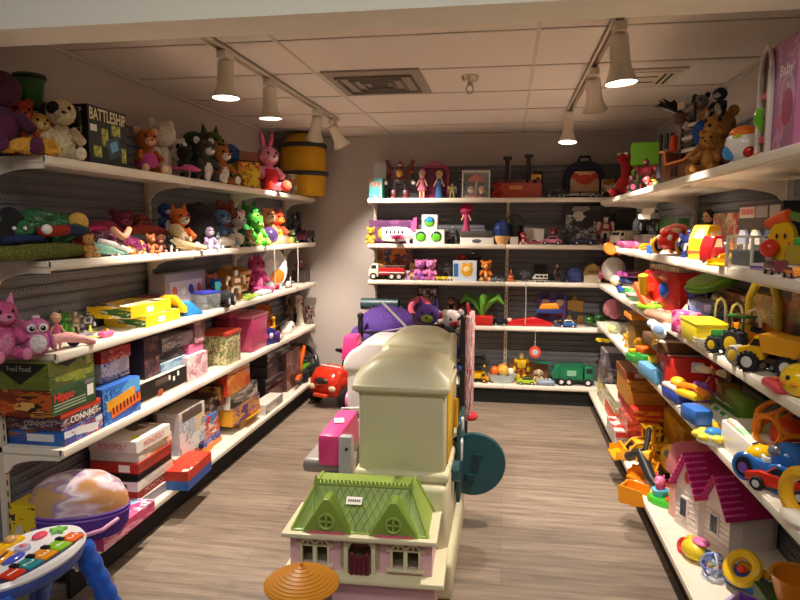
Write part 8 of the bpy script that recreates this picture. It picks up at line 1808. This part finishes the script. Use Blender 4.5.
# ---- red ride-on car in the far left corner
t = T('ride_on_car', 'red ride-on toy car with a black steering wheel in the far left corner', 'ride-on car', (-1.47, 5.93, 0), 1.15)
RD = M('#c8321c', 'gloss')
s = .68
MB().prism([(-.5*s, .14*s), (.5*s, .14*s), (.5*s, .34*s), (.3*s, .40*s), (.02*s, .34*s), (-.14*s, .52*s), (-.40*s, .50*s), (-.52*s, .34*s)], -.24*s, .24*s, RD, 'y', bev=.06*s, seg=4).build('body', t)
MB().ell((-.34*s, 0, .32*s), (.22*s, .27*s, .19*s), RD, seg=24).build('bonnet', t)
MB().box((.22*s, 0, .40*s), (.34*s, .30*s, .06*s), M('#b02a1c'), bev=.02*s).build('seat', t)
MB().box((-.31*s, 0, .485*s), (.02*s, .34*s, .10*s), M('#e8dcd4'), R=(0, -.5, 0), bev=.008*s).build('windshield', t)
MB().ell((-.53*s, 0, .36*s), (.04*s, .12*s, .05*s), M('#3a2422')).build('grille', t)
for q in (-1, 1): MB().ell((-.52*s, q*.17*s, .27*s), (.03*s, .06*s, .04*s), M('#e8c8a8', 'gloss')).build('headlight', t)
MB().box((-.55*s, 0, .17*s), (.06*s, .22*s, .05*s), M('#d84a2c'), bev=.015*s).build('bumper', t)
MB().cyl((-.06*s, 0, .46*s), (.0, 0, .66*s), .03*s, .025*s, M(BLK)).torus((.0, 0, .67*s), .13*s, .025*s, M(BLK), R=(0, .3, 0)).box((.0, 0, .67*s), (.05*s, .24*s, .03*s), M(BLK), R=(0, .3, 0)).build('steering_wheel', t)
for x in (-.33, .33):
    for q in (-1, 1): wheel(t, x*s, q*.25*s, .14*s, .10*s, hub='#a8302a')
t = T('plush_toy', 'brown and orange plush toy sitting on the floor beside the red ride-on car', 'plush toy', (-1.22, 5.35, 0), .3); plush(t, .34, '#8a4a2a', '#c8603a', ear='round')
# ---- activity table, lower left
t = T('activity_table', 'white topped toy piano activity table with blue legs in the lower left corner', 'activity table', (-1.655, 1.96, 0), math.radians(84)); t.scale = (.92, .92, .77)
BL = M('#2458c0', 'gloss'); WP = M('#e9e6ea', 'gloss'); TS = .60
MB().lathe([(.001, .515), (.47, .515), (.50, .535), (.50, .565), (.47, .585), (.001, .585)], M('#3d4f9a', 'gloss'), seg=48, sx=.52, sy=.33).build('under_tray', t)
MB().lathe([(.001, .57), (.495, .572), (.505, .585), (.48, .603), (.001, .606)], WP, seg=48, sx=.52, sy=.33).build('top', t)
k0 = MB().lathe([(.001, .604), (.5, .604), (.5, .6085), (.001, .6085)], M('#2a3560'), seg=32, sx=.40, sy=.10, c=(.0, -.085, 0)).build('key_bed', t)
for i, c in enumerate(('#d8381c', '#2c8a96', '#e8961c', '#8ac42c', '#ee6a1c')):
    x = -.145+.0725*i
    kk = MB().box((x, -.088, .612), (.068, .078 if 0 < i < 4 else .066, .016), M(c, 'gloss'), bev=.006).build('piano_key', t)
    text(str(i+1), kk, .007 if i == 0 else .016, .046, (x, -.092, .6205), (0, 0, -PI/2), WHT, name='number', ext=.0004)
for i in (0, 1, 2, 3):
    if i != 1 or True: MB().box((-.108+.0725*i, -.062, .618), (.026, .034, .02), M('#1b1b20', 'gloss'), bev=.006).build('black_key', t)
MB().ell((-.08, .055, .612), (.07, .045, .022), M('#f0a81c', 'gloss')).build('sun_button', t)
MB().tube([(-.11, .035, .633), (-.08, .025, .636), (-.045, .035, .633)], .004, M('#7a3a1c')).build('smile', t)
MB().lathe([(.001, .604), (.03, .604), (.028, .62), (.001, .624)], M('#b8b4d0', 'gloss'), c=(.02, .03, 0)).ell((.02, .03, .624), (.012, .012, .008), M('#e86a8a')).build('dial', t)
MB().box((.02, .115, .61), (.16, .05, .024), M('#f0c01c', 'gloss'), bev=.01).build('bridge', t)
MB().ell((.045, .112, .628), (.026, .022, .018), M('#d8a868', 'gloss')).build('bear_knob', t)
MB().ell((.125, .05, .612), (.034, .024, .014), M('#e8506a', 'gloss')).build('fish_button', t)
MB().prism([(.035*(1 if k % 2 else .5)*math.cos(k*PI/5), .035*(1 if k % 2 else .5)*math.sin(k*PI/5)) for k in range(10)], .604, .620, M('#7ac45a', 'gloss'), 'z', c=(.185, .015, 0)).build('star_button', t)
MB().ell((-.17, .02, .61), (.045, .03, .014), M('#3a8ac8', 'gloss')).build('cloud_button', t)
MB().ell((-.05, -.0, .61), (.05, .022, .012), M('#4a5ac8', 'gloss')).build('blue_button', t)
for sx_, sy2 in ((1, -1), (1, 1), (-1, -1), (-1, 1)):
    p0 = Vector((sx_*.20, sy2*.08, .54)); p1 = Vector((sx_*.27, sy2*.25, .0))
    pts = []; rad = []
    for k in range(25):
        f = k/24; pts.append(p0.lerp(p1, f)); rad.append(.046+.004*math.sin(f*PI*14)-.008*f)
    MB().tube(pts, rad, BL, 14).build('leg', t)
t = T('toy_carton', 'yellow and black carton at the left picture edge beside the purple case', 'toy box', (-2.06, 2.50, ZL[5]), PI/2)
gbox(t, .12, .12, .24, front='#d8b82c', end=art(['#e8c81c', '#2a2a2a', '#d8d0c0'], 2, 190), lid=1)
# ------------------------------------------------------------------ settle things: keep every toy clear of the panel behind it
bpy.context.view_layer.update()
dg = bpy.context.evaluated_depsgraph_get()
def bbox(root):
    lo = Vector((9, 9, 9)); hi = -lo
    st = [root]
    while st:
        o = st.pop(); st += list(o.children)
        if o.type == 'MESH':
            M_ = o.matrix_world
            for c in o.bound_box:
                p = M_ @ Vector(c)
                for i in range(3): lo[i] = min(lo[i], p[i]); hi[i] = max(hi[i], p[i])
    return lo, hi
for o in list(C.objects):
    if o.parent or o.type not in ('EMPTY', 'MESH') or o.get('kind') == 'structure' or o.name.startswith(('shelving', 'light_track', 'track_', 'ceiling')): continue
    lo, hi = bbox(o)
    if lo.x > 5: continue
    x, y = o.location.x, o.location.y
    if x < -1.7 and y > 2.43 and o.location.z > .1 and lo.x < -2.147: o.location.x += -2.147-lo.x
    if x > .7 and y < 5.95 and hi.x > 1.243: o.location.x -= hi.x-1.243
    if y > 5.9 and hi.y > 6.28: o.location.y -= hi.y-6.28
    if y <= 5.9 and x < -1.7 and hi.y > 6.36: o.location.y -= hi.y-6.36
    if lo.z < o.location.z-.0005 and o.name.startswith(('plush', 'toy', 'action', 'oval', 'rag', 'fabric')) and not o.get('hang') and o.name.split('.')[0] not in ('toy_paddle', 'toy_scoop', 'toy_bird', 'toy_wand'): o.location.z += o.location.z-lo.z if o.location.z-lo.z < .06 else 0
    if o.location.z > .1 and not o.name.startswith(('hanging', 'white_string', 'yoyo')): o.location.z += .0007
